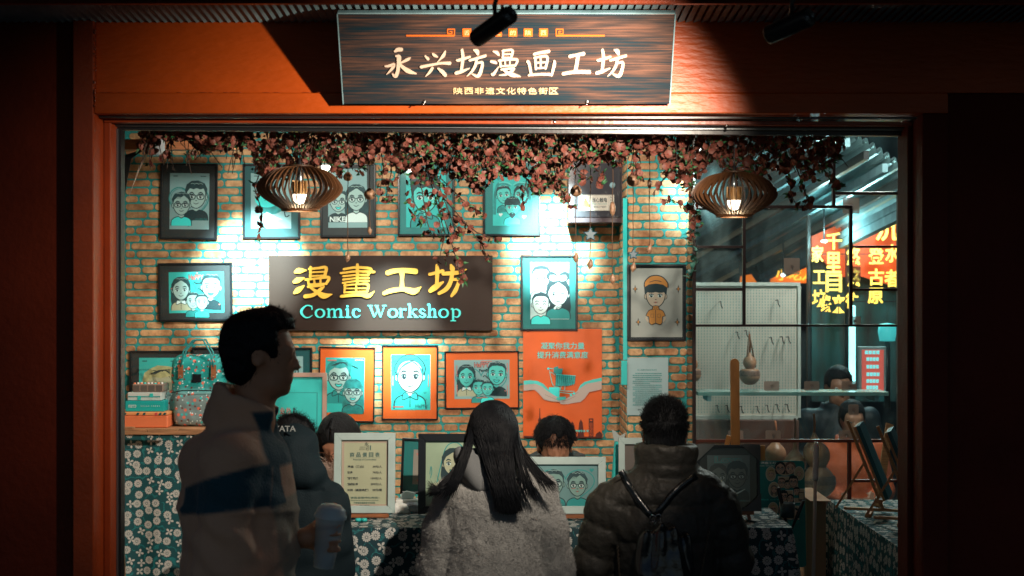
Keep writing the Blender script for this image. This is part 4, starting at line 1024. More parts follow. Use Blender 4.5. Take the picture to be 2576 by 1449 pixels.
# ---- orange poster
po = thing('poster', 'orange poster of two hands cradling a shopping trolley over a dark skyline', 'poster', P(1416, 963, YW-.004))
pa = P(1316, 827, YW-.004)-po.location; pb = P(1514, 1101, YW-.004)-po.location
me = MB(); nx, nz = 14, 20; vs = []
for j in range(nz+1):
    for i in range(nx+1):
        u, v = i/nx, j/nz; x = pa.x+(pb.x-pa.x)*u; z = pb.z+(pa.z-pb.z)*v
        vs.append((x, -.003-.0025*math.sin(u*9+v*7)*math.sin(v*5+1)-.002*abs(math.sin(u*3.1)), z))
me.add(vs, [(j*(nx+1)+i, j*(nx+1)+i+1, (j+1)*(nx+1)+i+1, (j+1)*(nx+1)+i) for j in range(nz) for i in range(nx)], 0, None, True)
me.build('sheet', M('orange_poster_paper', (.75, .12, .015), .5, var=.12, vscale=5), po, local=True)
mats = []; d = Draw(mats); d.k = 235
def fz(zx, zy): return pa.x+(zx-155)/(1115-155)*(pb.x-pa.x), pa.z-(zy-52)/(1340-52)*(pa.z-pb.z)
def tz(body, x0, y0, x1, y1, m, bold=0):
    a_ = fz(x0, y1); b_ = fz(x1, y0); d.text(body, a_[0], b_[0], a_[1], b_[1], m, bold)
tz('凝聚你我力量', 371, 213, 901, 294, cyan_print, .006)
tz('提升消费满意度', 326, 321, 947, 401, cyan_print, .006)
sky_ = M('poster_skyline_print', (.10, .012, .006), .5)
for pts in ([(345, 1340), (345, 1160), (335, 1130), (352, 1100), (354, 990), (361, 990), (364, 1100), (382, 1130), (370, 1160), (372, 1340)],
            [(540, 1340), (540, 1065), (547, 1065), (547, 1130), (572, 1130), (572, 1072), (579, 1072), (579, 1340)], [(738, 1340), (735, 1180), (750, 1145), (765, 1160), (782, 1200), (780, 1340)],
            [(812, 1340), (830, 1240), (838, 1160), (858, 1120), (880, 1160), (888, 1240), (900, 1340)], [(955, 1340), (955, 1110), (1010, 1110), (1010, 1340)], [(1030, 1340), (1045, 1290), (1088, 1262), (1115, 1290), (1115, 1340)],
            [(165, 1340), (165, 1316), (560, 1322), (1115, 1326), (1115, 1340)]):
    d.poly([fz(*p) for p in pts], sky_)
d.poly([fz(*p) for p in [(970, 1125), (996, 1125), (996, 1140), (970, 1140)]], orange_mount)
for k in range(4): d.poly([fz(*p) for p in [(966+10*k, 1160), (969+10*k, 1160), (969+10*k, 1320), (966+10*k, 1320)]], orange_mount)
tz('费者协会 宣', 790, 1245, 955, 1272, cyan_print, .02)
hand_p = M('poster_hand_print', (.50, .42, .38), .5); hand_t = M('poster_hand_teal_print', (.08, .62, .58), .5)
Lh = [(160, 665), (240, 658), (330, 668), (400, 700), (450, 750), (480, 790), (560, 850), (640, 862), (690, 880), (640, 918), (560, 915), (470, 905), (410, 890), (350, 820), (290, 772), (160, 785)]
Rh = [(1112, 628), (1000, 652), (900, 680), (850, 720), (820, 780), (760, 830), (690, 870), (600, 920), (610, 942), (700, 942), (780, 925), (850, 918), (900, 880), (960, 800), (1112, 768)]
for H in (Lh, Rh): d.poly([fz(*p) for p in H], hand_p)
d.poly([fz(*p) for p in [(160, 665), (240, 658), (330, 668), (400, 700), (450, 750), (520, 830), (440, 780), (380, 730), (300, 702), (160, 712)]], hand_t)
d.poly([fz(*p) for p in [(1112, 628), (1000, 652), (900, 680), (850, 720), (820, 780), (860, 745), (930, 700), (1112, 668)]], hand_t)
d.poly([fz(*p) for p in [(555, 870), (600, 856), (670, 852), (680, 880), (610, 900), (560, 892)]], hand_t)
for l in ([(420, 830), (500, 862), (600, 905)], [(620, 905), (700, 890), (790, 850)], [(680, 860), (750, 840), (830, 800)]): d.line([fz(*p) for p in l], .0015, M('poster_line', (.2, .12, .1), .5))
d.poly([fz(*p) for p in [(467, 742), (598, 742), (598, 858), (570, 858), (520, 830), (470, 780)]], cyan_print)
bas = [(555, 585), (795, 605), (785, 700), (700, 728), (545, 725)]; d.poly([fz(*p) for p in bas], hair_teal)
d.poly([fz(*p) for p in [(525, 510), (580, 492), (585, 520), (640, 520), (625, 585), (560, 590), (525, 570)]], cloth_print)
for k in range(10): d.line([fz(565+24*k, 592+2*k), fz(560+23*k, 722)], .0012, cyan_print)
for l in ([(460, 520), (520, 522)], [(475, 545), (520, 720), (600, 725)], [(555, 590), (795, 607)], [(600, 775), (660, 785), (780, 790)], [(600, 800), (700, 815), (790, 815)], [(665, 730), (660, 775)], [(620, 730), (600, 775)], [(490, 560), (545, 600)]): d.line([fz(*p) for p in l], .0028, cyan_print)
for x, y in ((462, 522), (738, 835), (775, 815)): a_ = fz(x, y); d.ell(a_[0], a_[1], .0065, .0065, cyan_print)
d.mb.build('print', mats, po, local=True)

# ---- typed notice on the pillar
nn = thing('paper_notice', 'typed white notice sheet pinned to the brick pillar below the framed cap boy', 'notice', P(1629, 972, YP-.008))
def draw_notice(d, w, h):
    d.text('放心消费示范单位承诺书', -w*.25, w*.22, h*.27, h*.30, hair_teal); rr = random.Random(4)
    z = h*.22
    for k in range(17):
        x0 = -w*.36 if k % 3 else -w*.30; x1 = w*.34-(w*.3*rr.random() if k % 3 == 2 else 0); x = x0
        while x < x1:
            l = .004+.008*rr.random(); d.rect(x, min(x+l, x1), z, z+h*.012, hair_teal); x += l+.0012
        z -= h*.034
    d.text('漫画工坊', -w*.24, -w*.09, -h*.415, -h*.385, cloth_dark); d.text('李金娥', w*.08, w*.18, -h*.415, -h*.385, cloth_dark); d.text('2022.3.15', w*.25, w*.42, -h*.41, -h*.39, hair_teal)
pw = (1681-1577)/F*(YP-.008); ph = (1044-899)/F*(YP-.008)
sheet(nn, pw, ph, M('notice_paper', (.36, .50, .52), .6, var=.08, vscale=5), draw_notice)

# ---- meter cabinet with warning plate
eb = thing('electric_cabinet', 'grey metal electric cabinet with a yellow triangle warning plate, above the bow picture', 'cabinet', (0, 7.5, 2))
x0 = P(1430, 400, 7.44); x1 = P(1567, 560, 7.44)
cab_m = M('cabinet_paint', (.07, .05, .06), .3, bump=.02)
MB().box(x0.x, x1.x, 7.44, YB-.001, x1.z, 2.42).build('body', cab_m, eb, bevel=.003)
MB().box(x0.x+.028, x1.x-.012, 7.432, 7.4395, x1.z+.028, 2.40).build('door', M('cabinet_door_paint', (.045, .045, .055), .22, bump=.02), eb, bevel=.002)
MB().lathe([(.0001, -.008), (.012, -.008), (.015, -.004), (.016, 0)], 20, 0, Matrix.Translation(P(1541, 466, 7.431)) @ Matrix.Rotation(-PI/2, 4, 'X')).build('lock', steel, eb)
pa_ = P(1456, 490, 7.43); pb_ = P(1545, 530, 7.43); c_ = (pa_+pb_)/2; w_, h_ = pb_.x-pa_.x, pa_.z-pb_.z
plate = MB().box(-w_/2, w_/2, -.0015, 0, -h_/2, h_/2).build('warning_plate', M('plate_white', (.62, .58, .50), .5), eb, local=True); plate.location = Vector(c_)-eb.location
mats = []; d = Draw(mats); d.k = 52; yel = M('warning_yellow', (.9, .62, .03), .4)
d.line([(-w_*.49, -h_*.47), (-w_*.49, h_*.47), (w_*.49, h_*.47), (w_*.49, -h_*.47)], .001, cloth_dark, closed=True, k=1)
tx = -w_*.31; d.poly([(tx-w_*.145, -h_*.28), (tx+w_*.145, -h_*.28), (tx, h_*.30)], ink); d.poly([(tx-w_*.115, -h_*.24), (tx+w_*.115, -h_*.24), (tx, h_*.22)], yel)
d.poly([(tx+.002, h_*.12), (tx-.004, -h_*.03), (tx, -h_*.03), (tx-.003, -h_*.18), (tx+.005, h_*.01), (tx+.001, h_*.01), (tx+.005, h_*.12)], ink)
d.text('当心触电', -w_*.12, w_*.30, h_*.02, h_*.32, ink, .02); d.text('Danger electric shock', -w_*.12, w_*.30, -h_*.14, -h_*.02, cloth_print); d.text('注维修电工严禁操作', -w_*.12, w_*.28, -h_*.32, -h_*.2, ink)
d.line([(w_*.35, -h_*.47), (w_*.35, h_*.47)], .0008, cloth_dark); d.text('永', w_*.38, w_*.44, h_*.28, h_*.42, ink); d.text('兴', w_*.38, w_*.44, h_*.1, h_*.24, ink); d.text('坊', w_*.38, w_*.44, -h_*.08, h_*.06, ink)
d.mb.build('print', mats, plate, local=True)

# ---- white conduit and switch beside the pillar
cd = thing('cable_conduit', 'white cable conduit with a small junction box running down the left edge of the pillar', 'conduit', P(1573, 900, YP+.02))
a = P(1573, 585, YP+.0); 
MB().box(P(1567, 0, YP).x, P(1578, 0, YP).x-.001, YP-.012, YP+.004, P(0, 905, YP).z, 2.2).build('trunking', teal_plastic, cd, bevel=.001)
MB().box(P(1562, 0, YP).x, P(1577, 0, YP).x, YP-.022, YP+.002, P(0, 968, YP).z, P(0, 907, YP).z).build('junction_box', teal_plastic, cd, bevel=.002)
# ================================================================ slatted pendant lamps
def pendant(c, label, R=.158, ppm=None):
    """c = centre of the shade's widest ring"""
    t = thing('pendant_lamp', label, 'pendant lamp', c, group='slatted wooden pendant lamps')
    prof = [(.050, .085), (.095, .072), (.130, .045), (.152, .012), (.155, -.010), (.138, -.038), (.105, -.064), (.075, -.083), (.063, -.094)]
    k = R/.155
    prof = catmull([(r*k, z*k*.88, 0) for r, z in prof], 3); prof = [(r, z) for r, z, _ in prof]
    n = 40; mb = MB(); vs = []; wd = .013*k; th = .0022*k
    m_ = len(prof)
    for i, (r, z) in enumerate(prof):
        a = prof[max(0, i-1)]; b = prof[min(m_-1, i+1)]; dr, dz = b[0]-a[0], b[1]-a[1]; l = math.hypot(dr, dz); nr, nz = dz/l, -dr/l
        nr, nz = -nr, -nz
        for (o, s_) in ((0, -1), (0, 1), (wd, 1), (wd, -1)):
            q = o if nr*1 > 0 else o
            vs.append((r-abs(nr)*o, s_*th/2, z-(nz*o if nr > 0 else -nz*o)))
    fs = [(0, 1, 2, 3), (4*m_-1, 4*m_-2, 4*m_-3, 4*m_-4)]
    for i in range(m_-1):
        for j in range(4): fs.append((4*i+j, 4*(i+1)+j, 4*(i+1)+(j+1) % 4, 4*i+(j+1) % 4))
    mb.add(vs, fs); me = mb.mesh('slat'); me.materials.append(lamp_wood)
    for i in range(n):
        o = link_mesh('slat', me, t, rot=(0, 0, 2*PI*i/n+.05))
    zt, zb = prof[0][1], prof[-1][1]; rt, rb = prof[0][0], prof[-1][0]
    MB().lathe([(.0001, zt-.001), (rt-.004, zt-.001), (rt-.004, zt+.006), (.02, zt+.008), (.0001, zt+.008)], 32).build('top_disc', lamp_dark, t, local=True)
    MB().lathe([(rb-.014, zb-.003), (rb+.003, zb-.003), (rb+.003, zb+.005), (rb-.014, zb+.005), (rb-.014, zb-.003)], 40).build('bottom_ring', lamp_wood, t, local=True)
    MB().lathe([(.0001, zt), (.014, zt), (.015, zt-.055*k), (.013, zt-.06*k), (.0001, zt-.06*k)], 20).build('socket', M('chrome_socket', (.35, .42, .44), .25, metal=.9), t, local=True)
    fins = MB().lathe([(.013, .028*k), (.017, .012*k), (.026, -.016*k), (.027, -.025*k)], 28)
    for i in range(14):
        a = 2*PI*i/14; fins.box(.014, .0275, -.0008, .0008, -.016*k, .024*k, 0, Matrix.Rotation(a, 4, 'Z'))
    fins.build('bulb_base', bulb_base, t, local=True)
    MB().lathe([(.0255, -.024*k), (.0255, -.034*k), (.022, -.046*k), (.013, -.056*k), (.0001, -.060*k)], 24).build('bulb', bulb_m, t, local=True)
    MB().tube([(0, 0, zt), (0, 0, zt+.02), (0, 0, 2.62-c[2])], .0022, 6).lathe([(.011, zt+.006), (.006, zt+.028), (.0025, zt+.032)], 12).build('cord', black_metal, t, local=True)
    lamp('POINT', 'pendant_bulb_light', Vector(c)+Vector((0, 0, -.078*k)), .8, (1, .72, .42), size=.02)
    return t
pendant(P(754, 472, 5.25), 'slatted wooden pendant lamp with a lit bulb on the left, over the top pictures', .158)
pendant(P(1847, 487, 5.25), 'slatted wooden pendant lamp with a lit bulb on the right, before the glass partition', .158)

# small ceiling spotlight at the upper left, and the shop's wall spotlights
for (l, tg, pw, an, bl), nm in zip(WALL_SPOTS, ('over the wide family picture', 'over the bright bow picture', 'above the indoor sign', 'beside the right pendant lamp')):
    t = thing('ceiling_spotlight', 'small ceiling spotlight hidden in the blossom '+nm, 'spotlight', l, group='shop ceiling spotlights')
    d_ = (Vector(tg)-Vector(l)).normalized(); b_ = Vector(l)-d_*.135
    T = Matrix.Translation(b_) @ d_.to_track_quat('Z', 'Y').to_matrix().to_4x4()
    MB().lathe([(.0001, 0), (.026, .001), (.028, .004), (.028, .092), (.025, .092), (.022, .05), (.0001, .04)], 20, 0, T).build('housing', white_m, t)
    MB().tube([b_+d_*.04, Vector((b_.x, b_.y, 2.62))], .008, 8).build('bracket', white_m, t)
p_ = P(396, 362, 6.9)
t = thing('ceiling_spotlight', 'white cylinder ceiling spotlight at the upper left above the heart couple picture', 'spotlight', p_, group='shop ceiling spotlights')
MB().lathe([(.0001, .10), (.034, .10), (.036, .095), (.036, -.055), (.032, -.055), (.03, -.04)], 24).build('housing', M('lamp_grey', (.35, .37, .38), .4), t, local=True)
MB().lathe([(.0001, -.045), (.032, -.045)], 24).build('lens', M('teal_led_lens', (.3, .9, .9), .3, emit=(.35, 1, .95), es=1.6), t, local=True)

# ceiling beams, seen at the upper left
cb = thing('ceiling_beam', 'brown wooden ceiling beam at the upper left of the shop', 'beam', P(360, 360, 7.0))
MB().box(-2.08, -1.35, 7.0, 7.08, P(0, 376, 7.0).z, P(0, 350, 7.0).z).build('timber', wood_red, cb)
pn = thing('pennant', 'black cloth pennant hanging in the upper left corner of the shop', 'pennant', P(312, 430, 7.1))
m_ = MB(); vs = [P(300, 395, 7.15), P(368, 372, 7.2), P(330, 400, 7.12), P(313, 492, 7.1), P(303, 440, 7.13)]
m_.add([tuple(v) for v in vs]+[tuple(v+Vector((0, .004, 0))) for v in vs], [(4, 3, 2, 0), (0, 2, 1), (5, 7, 8, 9), (6, 7, 5), (4, 0, 5, 9), (3, 4, 9, 8), (2, 3, 8, 7), (1, 2, 7, 6), (0, 1, 6, 5)]).build('cloth', black_frame, pn)
v0 = [P(372, 380, 7.3), P(395, 378, 7.3), P(345, 462, 7.25), P(318, 505, 7.2)]
tag(MB().tube([v0[0], P(350, 425, 7.28), P(322, 500, 7.22)], [.02, .012, .003], 8, flat=.2).build('plastic_ribbon', M('clear_ribbon', (.3, .2, .15), .3, spec=.6), None), 'translucent ribbon hanging beside the black pennant at the upper left', 'ribbon')

# ================================================================ blossom garlands
def blossom_mesh(name, seed, leaves=False):
    rr = random.Random(seed); mb = MB()
    for k in range(5):
        a = 2*PI*k/5+rr.uniform(-.15, .15); up = rr.uniform(.15, .6); L_ = .0165*rr.uniform(.85, 1.15); w = .0105
        ca, sa = math.cos(a), math.sin(a)
        def q(r, s_, z): return (r*ca-s_*sa, r*sa+s_*ca, z)
        pts = [q(.001, 0, 0), q(L_*.5, -w*.8, L_*.5*up), q(L_*.5, w*.8, L_*.5*up), q(L_*.9, -w*.75, L_*up*.8), q(L_*.9, w*.75, L_*up*.8), q(L_*.93, 0, L_*up*.55+.001), q(L_*.5, 0, L_*.3*up-.001)]
        mb.add(pts, [(0, 1, 6), (0, 6, 2), (1, 3, 5, 6), (6, 5, 4, 2)], 0, None, True)
    mb.ell((0, 0, .002), (.0035, .0035, .003), 4, 1)
    if leaves:
        for k in range(2):
            a = rr.uniform(0, 6.28); ca, sa = math.cos(a), math.sin(a)
            def q(r, s_, z): return (r*ca-s_*sa, r*sa+s_*ca, z)
            mb.add([q(.005, 0, -.002), q(.018, -.006, -.002), q(.018, .006, -.002), q(.034, 0, -.01), q(.018, 0, .001)], [(0, 1, 4), (0, 4, 2), (1, 3, 4), (4, 3, 2)], 2)
    return mb
BL = []
for i in range(6):
    me = blossom_mesh('blossom', i, i % 2 == 0).mesh('blossom')
    for m in (petal_m, petal_d, leaf_m): me.materials.append(m)
    BL.append(me)
def rnd_rot(rr, face_v=.6):
    # flowers mostly face outwards/down with scatter
    return Euler((rr.uniform(.5, 2.6), rr.uniform(-.9, .9), rr.uniform(0, 6.28)))
# spray(root, list of points) : stem with side twigs and separate blossoms
rrb = random.Random(21)
NB = [0]
def spray(label, pts, n, spread=.02, Y=5.4, sc=1.0):
    w = [P(x, y, Y+rrb.uniform(-.02, .02)) for x, y in pts]
    t = thing('blossom_spray', label, 'blossom spray', w[0], group='pink artificial blossom sprays hanging from the window head')
    mb = MB().tube(w, [.0022]*(len(w)-1)+[.0008], 5)
    q = catmull([(p.x, p.z, p.y) for p in w], 6)
    for i in range(n):
        u = (i+.6)/n; u = u**.9; j = min(len(q)-1, int(u*(len(q)-1))); b = Vector((q[j][0], q[j][2], q[j][1]))
        tip = b+Vector((rrb.uniform(-1, 1)*spread, rrb.uniform(-1, 1)*spread, rrb.uniform(-.9, .5)*spread)) if i < n-1 else b
        mb.tube([b, tip], .0008, 3, cap=False)
        s = sc*rrb.uniform(.65, 1.05)
        o = link_mesh('blossom', BL[rrb.randrange(6)], t, tip-w[0], rnd_rot(rrb), (s, s, s)); NB[0] += 1
    mb.build('stem', stem_m, t)
    return t
SPR = [
 ('spray at the far left end, above the heart couple picture', [(392, 330), (388, 370), (376, 418)], 8, .014),
 ('short spray just right of the small white ceiling spotlight', [(440, 330), (420, 370), (405, 405)], 7, .014),
 ('short spray above the gap between the first two top pictures', [(500, 330), (490, 370), (470, 398)], 7, .014),
 ('drooping spray over the corner of the teal swan picture', [(600, 330), (592, 365), (602, 400)], 7, .016),
 ('thin spray hanging below the left lamp shade in front of the teal frame', [(668, 400), (640, 470), (658, 530), (652, 605)], 13, .016),
 ('spray between the left lamp and the third top picture', [(880, 330), (900, 400), (908, 440)], 10, .02),
 ('spray of dense flowers left of the blossom covered portrait', [(950, 330), (965, 420), (955, 490)], 12, .022),
 ('spray crossing the left edge of the blossom covered portrait', [(1010, 350), (1030, 430), (1045, 560)], 14, .022),
 ('long spray falling over the portrait to the top of the indoor sign', [(1060, 380), (1090, 480), (1120, 590), (1100, 670)], 20, .024),
 ('longest spray tip lying over the last gold character of the indoor sign', [(1090, 460), (1130, 590), (1150, 660), (1160, 712)], 13, .014),
 ('outer spray pointing right below the portrait, with a green leaf', [(1100, 480), (1170, 560), (1215, 620), (1225, 655)], 14, .015),
 ('side spray reaching the left edge of the forming-heart picture', [(1110, 450), (1160, 500), (1225, 548)], 11, .014),
 ('low side spray ending right of the indoor sign corner', [(1140, 540), (1200, 585), (1262, 608)], 10, .013),
 ('spray hanging over the right side of the forming-heart picture', [(1300, 400), (1325, 450), (1310, 530)], 15, .022),
 ('spray in front of the bricks left of the electric cabinet', [(1360, 400), (1385, 440), (1430, 510)], 15, .020),
 ('spray over the upper part of the electric cabinet', [(1430, 380), (1455, 430), (1490, 455)], 12, .02),
 ('spray of pale flowers in front of the top of the pillar', [(1590, 360), (1600, 420), (1610, 445)], 11, .02),
 ('thin branching spray on the middle of the pillar', [(1700, 410), (1670, 450), (1640, 490)], 7, .012),
 ('spray at the right edge of the pillar behind the lamp', [(1745, 400), (1740, 480), (1750, 560), (1740, 600)], 20, .026),
 ('spray hanging under the left side of the right lamp', [(1660, 500), (1700, 508), (1750, 530), (1760, 560)], 10, .02),
 ('left of the two long sprays right of the right lamp', [(1960, 380), (1985, 430), (1990, 490), (2006, 520)], 15, .018),
 ('right of the two long sprays right of the right lamp', [(1990, 380), (2010, 440), (2030, 500), (2020, 528)], 15, .018),
 ('spray in front of the dark upper window bar', [(2050, 380), (2070, 420), (2090, 455), (2108, 475)], 14, .018),
 ('last spray at the right end of the garland', [(2105, 335), (2112, 370), (2092, 400), (2085, 420)], 12, .016),
 ('short spray below the window head near the middle of the garland', [(830, 340), (835, 400), (842, 430)], 8, .018),
 ('short spray between the indoor sign and the window head on the right', [(1240, 340), (1250, 390), (1265, 420)], 9, .018),
 ('short tuft of blossom just right of the right lamp cord', [(1900, 340), (1925, 420), (1935, 450)], 11, .022),
 ('spray just left of the long sprays, over the covered portrait', [(1040, 400), (1062, 480), (1075, 560), (1090, 600)], 16, .024),
 ('thick spray behind the long ones, ending above the sign', [(1080, 380), (1105, 470), (1140, 560), (1165, 590)], 18, .026),
 ('spray between the hoodie couple and the covered portrait', [(975, 350), (985, 430), (975, 480), (968, 510)], 13, .022),
 ('spray at the right edge of the blossom covered portrait', [(1150, 370), (1165, 430), (1190, 470)], 12, .022),
 ('spray touching the top of the forming-heart picture', [(1245, 370), (1285, 420), (1300, 450)], 12, .022),
 ('low spray left of the electric cabinet warning plate', [(1385, 380), (1402, 460), (1420, 500), (1438, 520)], 14, .020),
 ('spray drooping in front of the cabinet door lock', [(1480, 370), (1510, 420), (1500, 470)], 11, .018),
 ('spray hanging to the right of the pillar top', [(1700, 360), (1718, 420), (1726, 470)], 12, .022),
]
for lb, pts, n, sp in SPR: spray('pink blossom '+lb, pts, n, sp)
# the dense mass along the window head: nobody could count it
mb = MB(); rr = random.Random(8)
BMs = [blossom_mesh('b', 50+i, i % 3 == 0) for i in range(8)]
for i in range(3600):
    x = rr.uniform(352, 2118)
    edge = 98+24*math.sin(x*.011)+20*math.sin(x*.037+1)+12*math.sin(x*.09)+50*math.exp(-((x-1090)/130)**2)+40*math.exp(-((x-1380)/120)**2)+30*math.exp(-((x-1700)/60)**2)+(25 if 1930 < x < 2110 else 0)
    if x < 640: edge *= .62
    if x > 2060: edge *= .8
    y = 312+edge*(rr.random()**.85)
    Y = rr.uniform(5.2, 5.75)
    y = 724.5-(724.5-y)*1.0
    s = rr.uniform(.6, 1.0)
    T = Matrix.Translation(P(x, y, Y)) @ rnd_rot(rr).to_matrix().to_4x4() @ Matrix.Scale(s, 4)
    b = BMs[rr.randrange(8)]
    k0 = len(mb.v); A = np.array(T); V = np.array(b.v) @ A[:3, :3].T+A[:3, 3]
    mb.v += [tuple(v) for v in V]; mb.f += [tuple(j+k0 for j in f) for f in b.f]; mb.m += b.m; mb.sm += b.sm
for i in range(130):
    x = rr.uniform(360, 2110); Y = rr.uniform(5.25, 5.7); w = [P(x, 300, Y), P(x+rr.uniform(-20, 20), 360, Y), P(x+rr.uniform(-35, 35), rr.uniform(385, 440), Y)]
    mb.tube(w, .0015, 4, 3, cap=False)
o = mb.build('blossom_garland', [petal_m, petal_d, leaf_m, stem_m]); tag(o, 'dense mass of pink artificial cherry blossom along the window head', 'blossom garland'); kind(o, 'stuff')
# carrier pole of the garland
gp = thing('garland_rail', 'dark rail carrying the blossom just behind the window head', 'rail', P(1288, 318, 5.45))
MB().bar((-1.42, 5.4, 2.36), (1.38, 5.4, 2.36), .02, .02).bar((-1.42, 5.65, 2.42), (1.38, 5.65, 2.42), .02, .02).bar((-1.2, 5.4, 2.37), (-1.2, 5.4, 2.62), .01, .01).bar((1.2, 5.65, 2.43), (1.2, 5.65, 2.62), .01, .01).build('rail', black_metal, gp)
# eucalyptus-like leafy trail by the pillar
t = thing('leafy_trail', 'green and grey leafy trail hanging beside the glass partition at the pillar edge', 'leafy trail', P(1745, 560, 6.9))
w = [P(1752, 540, 6.9), P(1745, 600, 6.9), P(1752, 660, 6.9), P(1738, 700, 6.9)]
MB().tube(w, .003, 5).build('stem', stem_m, t)
lm = MB().add([(0, 0, 0), (-.012, .012, .002), (.012, .012, .002), (-.010, .028, 0), (.010, .028, 0), (0, .034, -.002), (0, .016, .006)], [(0, 1, 6), (0, 6, 2), (1, 3, 6), (6, 4, 2), (3, 5, 6), (6, 5, 4)]).mesh('leaf')
lm.materials.append(M('grey_green_leaf', (.05, .17, .13), .4, var=.4, vscale=50))
rr = random.Random(5)
for i in range(26):
    u = i/25*(len(w)-1); j = min(len(w)-2, int(u)); p = w[j].lerp(w[j+1], u-j)
    s = rr.uniform(.8, 1.3); link_mesh('leaf', lm, t, p-w[0]+Vector((0, 0, 0))+(w[0]-Vector(t.location)), (rr.uniform(-1, 1.5), rr.uniform(-.5, .5), rr.uniform(0, 6.28)), (s, s, s))

# ================================================================ strings of shells and stars
def star_mb(c, r, T=None):
    pts = []
    for i in range(10):
        a = PI/2+2*PI*i/10; q = r if i % 2 == 0 else r*.48; pts.append((c[0]+q*math.cos(a), c[2]+q*math.sin(a)))
    return MB().prism(pts, c[1]-r*.25, c[1]+r*.25)
def shell_string(label, x, ytop, items, Y=5.6):
    """items: (y, kind, size in view px)"""
    t = thing('shell_string', label, 'shell string', P(x, ytop, Y), group='strings of shells and stars hanging from the blossom')
    rr = random.Random(int(x)); pts = [P(x+rr.uniform(-1.2, 1.2), ytop+(items[-1][0]-ytop)*i/12, Y) for i in range(13)]
    MB().tube(pts, .0017, 5).build('string', string_m, t)
    for y, k, s in items:
        c = P(x, y, Y); r = s/F*Y
        if k == 'shell': MB().lathe([(.0001, r*1.15), (r*.25, r*.95), (r*.42, r*.6), (r*.40, r*.5), (r*.66, r*.15), (r*.62, r*.05), (r*.72, -.15*r), (r*.55, -.6*r), (.0001, -r*1.25)], 10, 0, Matrix.Translation(c) @ Matrix.Rotation(rr.uniform(-.3, .3), 4, 'Y')).build('spiral_shell', shell_m, t)
        elif k == 'star': star_mb(c, r).build('star', star_m, t, bevel=.003)
        elif k == 'bell': MB().lathe([(.0001, r), (r*.35, r*.9), (r*.9, r*.3), (r, -.2*r), (r*.7, -.8*r), (.0001, -r)], 14, 0, Matrix.Translation(c)).build('shell_ball', shell_m, t)
        else: MB().ell(c, (r*.55, r*.5, r*1.3), 8).build('cowrie_shell', shell_m, t)
    return t
Z_ = 'string '
shell_string('string with a small spiral shell hanging in front of the indoor sign top', 875, 420, [(444, 'bell', 12), (648, 'shell', 10)])
shell_string('string with a dark ball and leaf shell right of the hoodie couple picture', 930, 400, [(402, 'bell', 14), (488, 'bell', 15), (492, 'star', 12), (580, 'shell', 9)])
shell_string('string passing over the forming-heart picture edge down to the bow picture corner', 1449, 380, [(480, 'bell', 15), (648, 'shell', 11)])
shell_string('string with a dark blue star below the electric cabinet', 1485, 420, [(590, 'star', 20), (664, 'shell', 11)])
shell_string('string with a cowrie in front of the cabinet, ending right of the bow picture', 1541, 380, [(405, 'cowrie', 12), (525, 'cowrie', 14), (702, 'shell', 12)])
shell_string('string with a round shell on the pillar and a dark star at its end', 1593, 380, [(452, 'bell', 17), (640, 'star', 16), (672, 'shell', 11)])
shell_string('short string with a small cowrie in the middle of the pillar', 1634, 380, [(462, 'cowrie', 10), (626, 'shell', 11)])

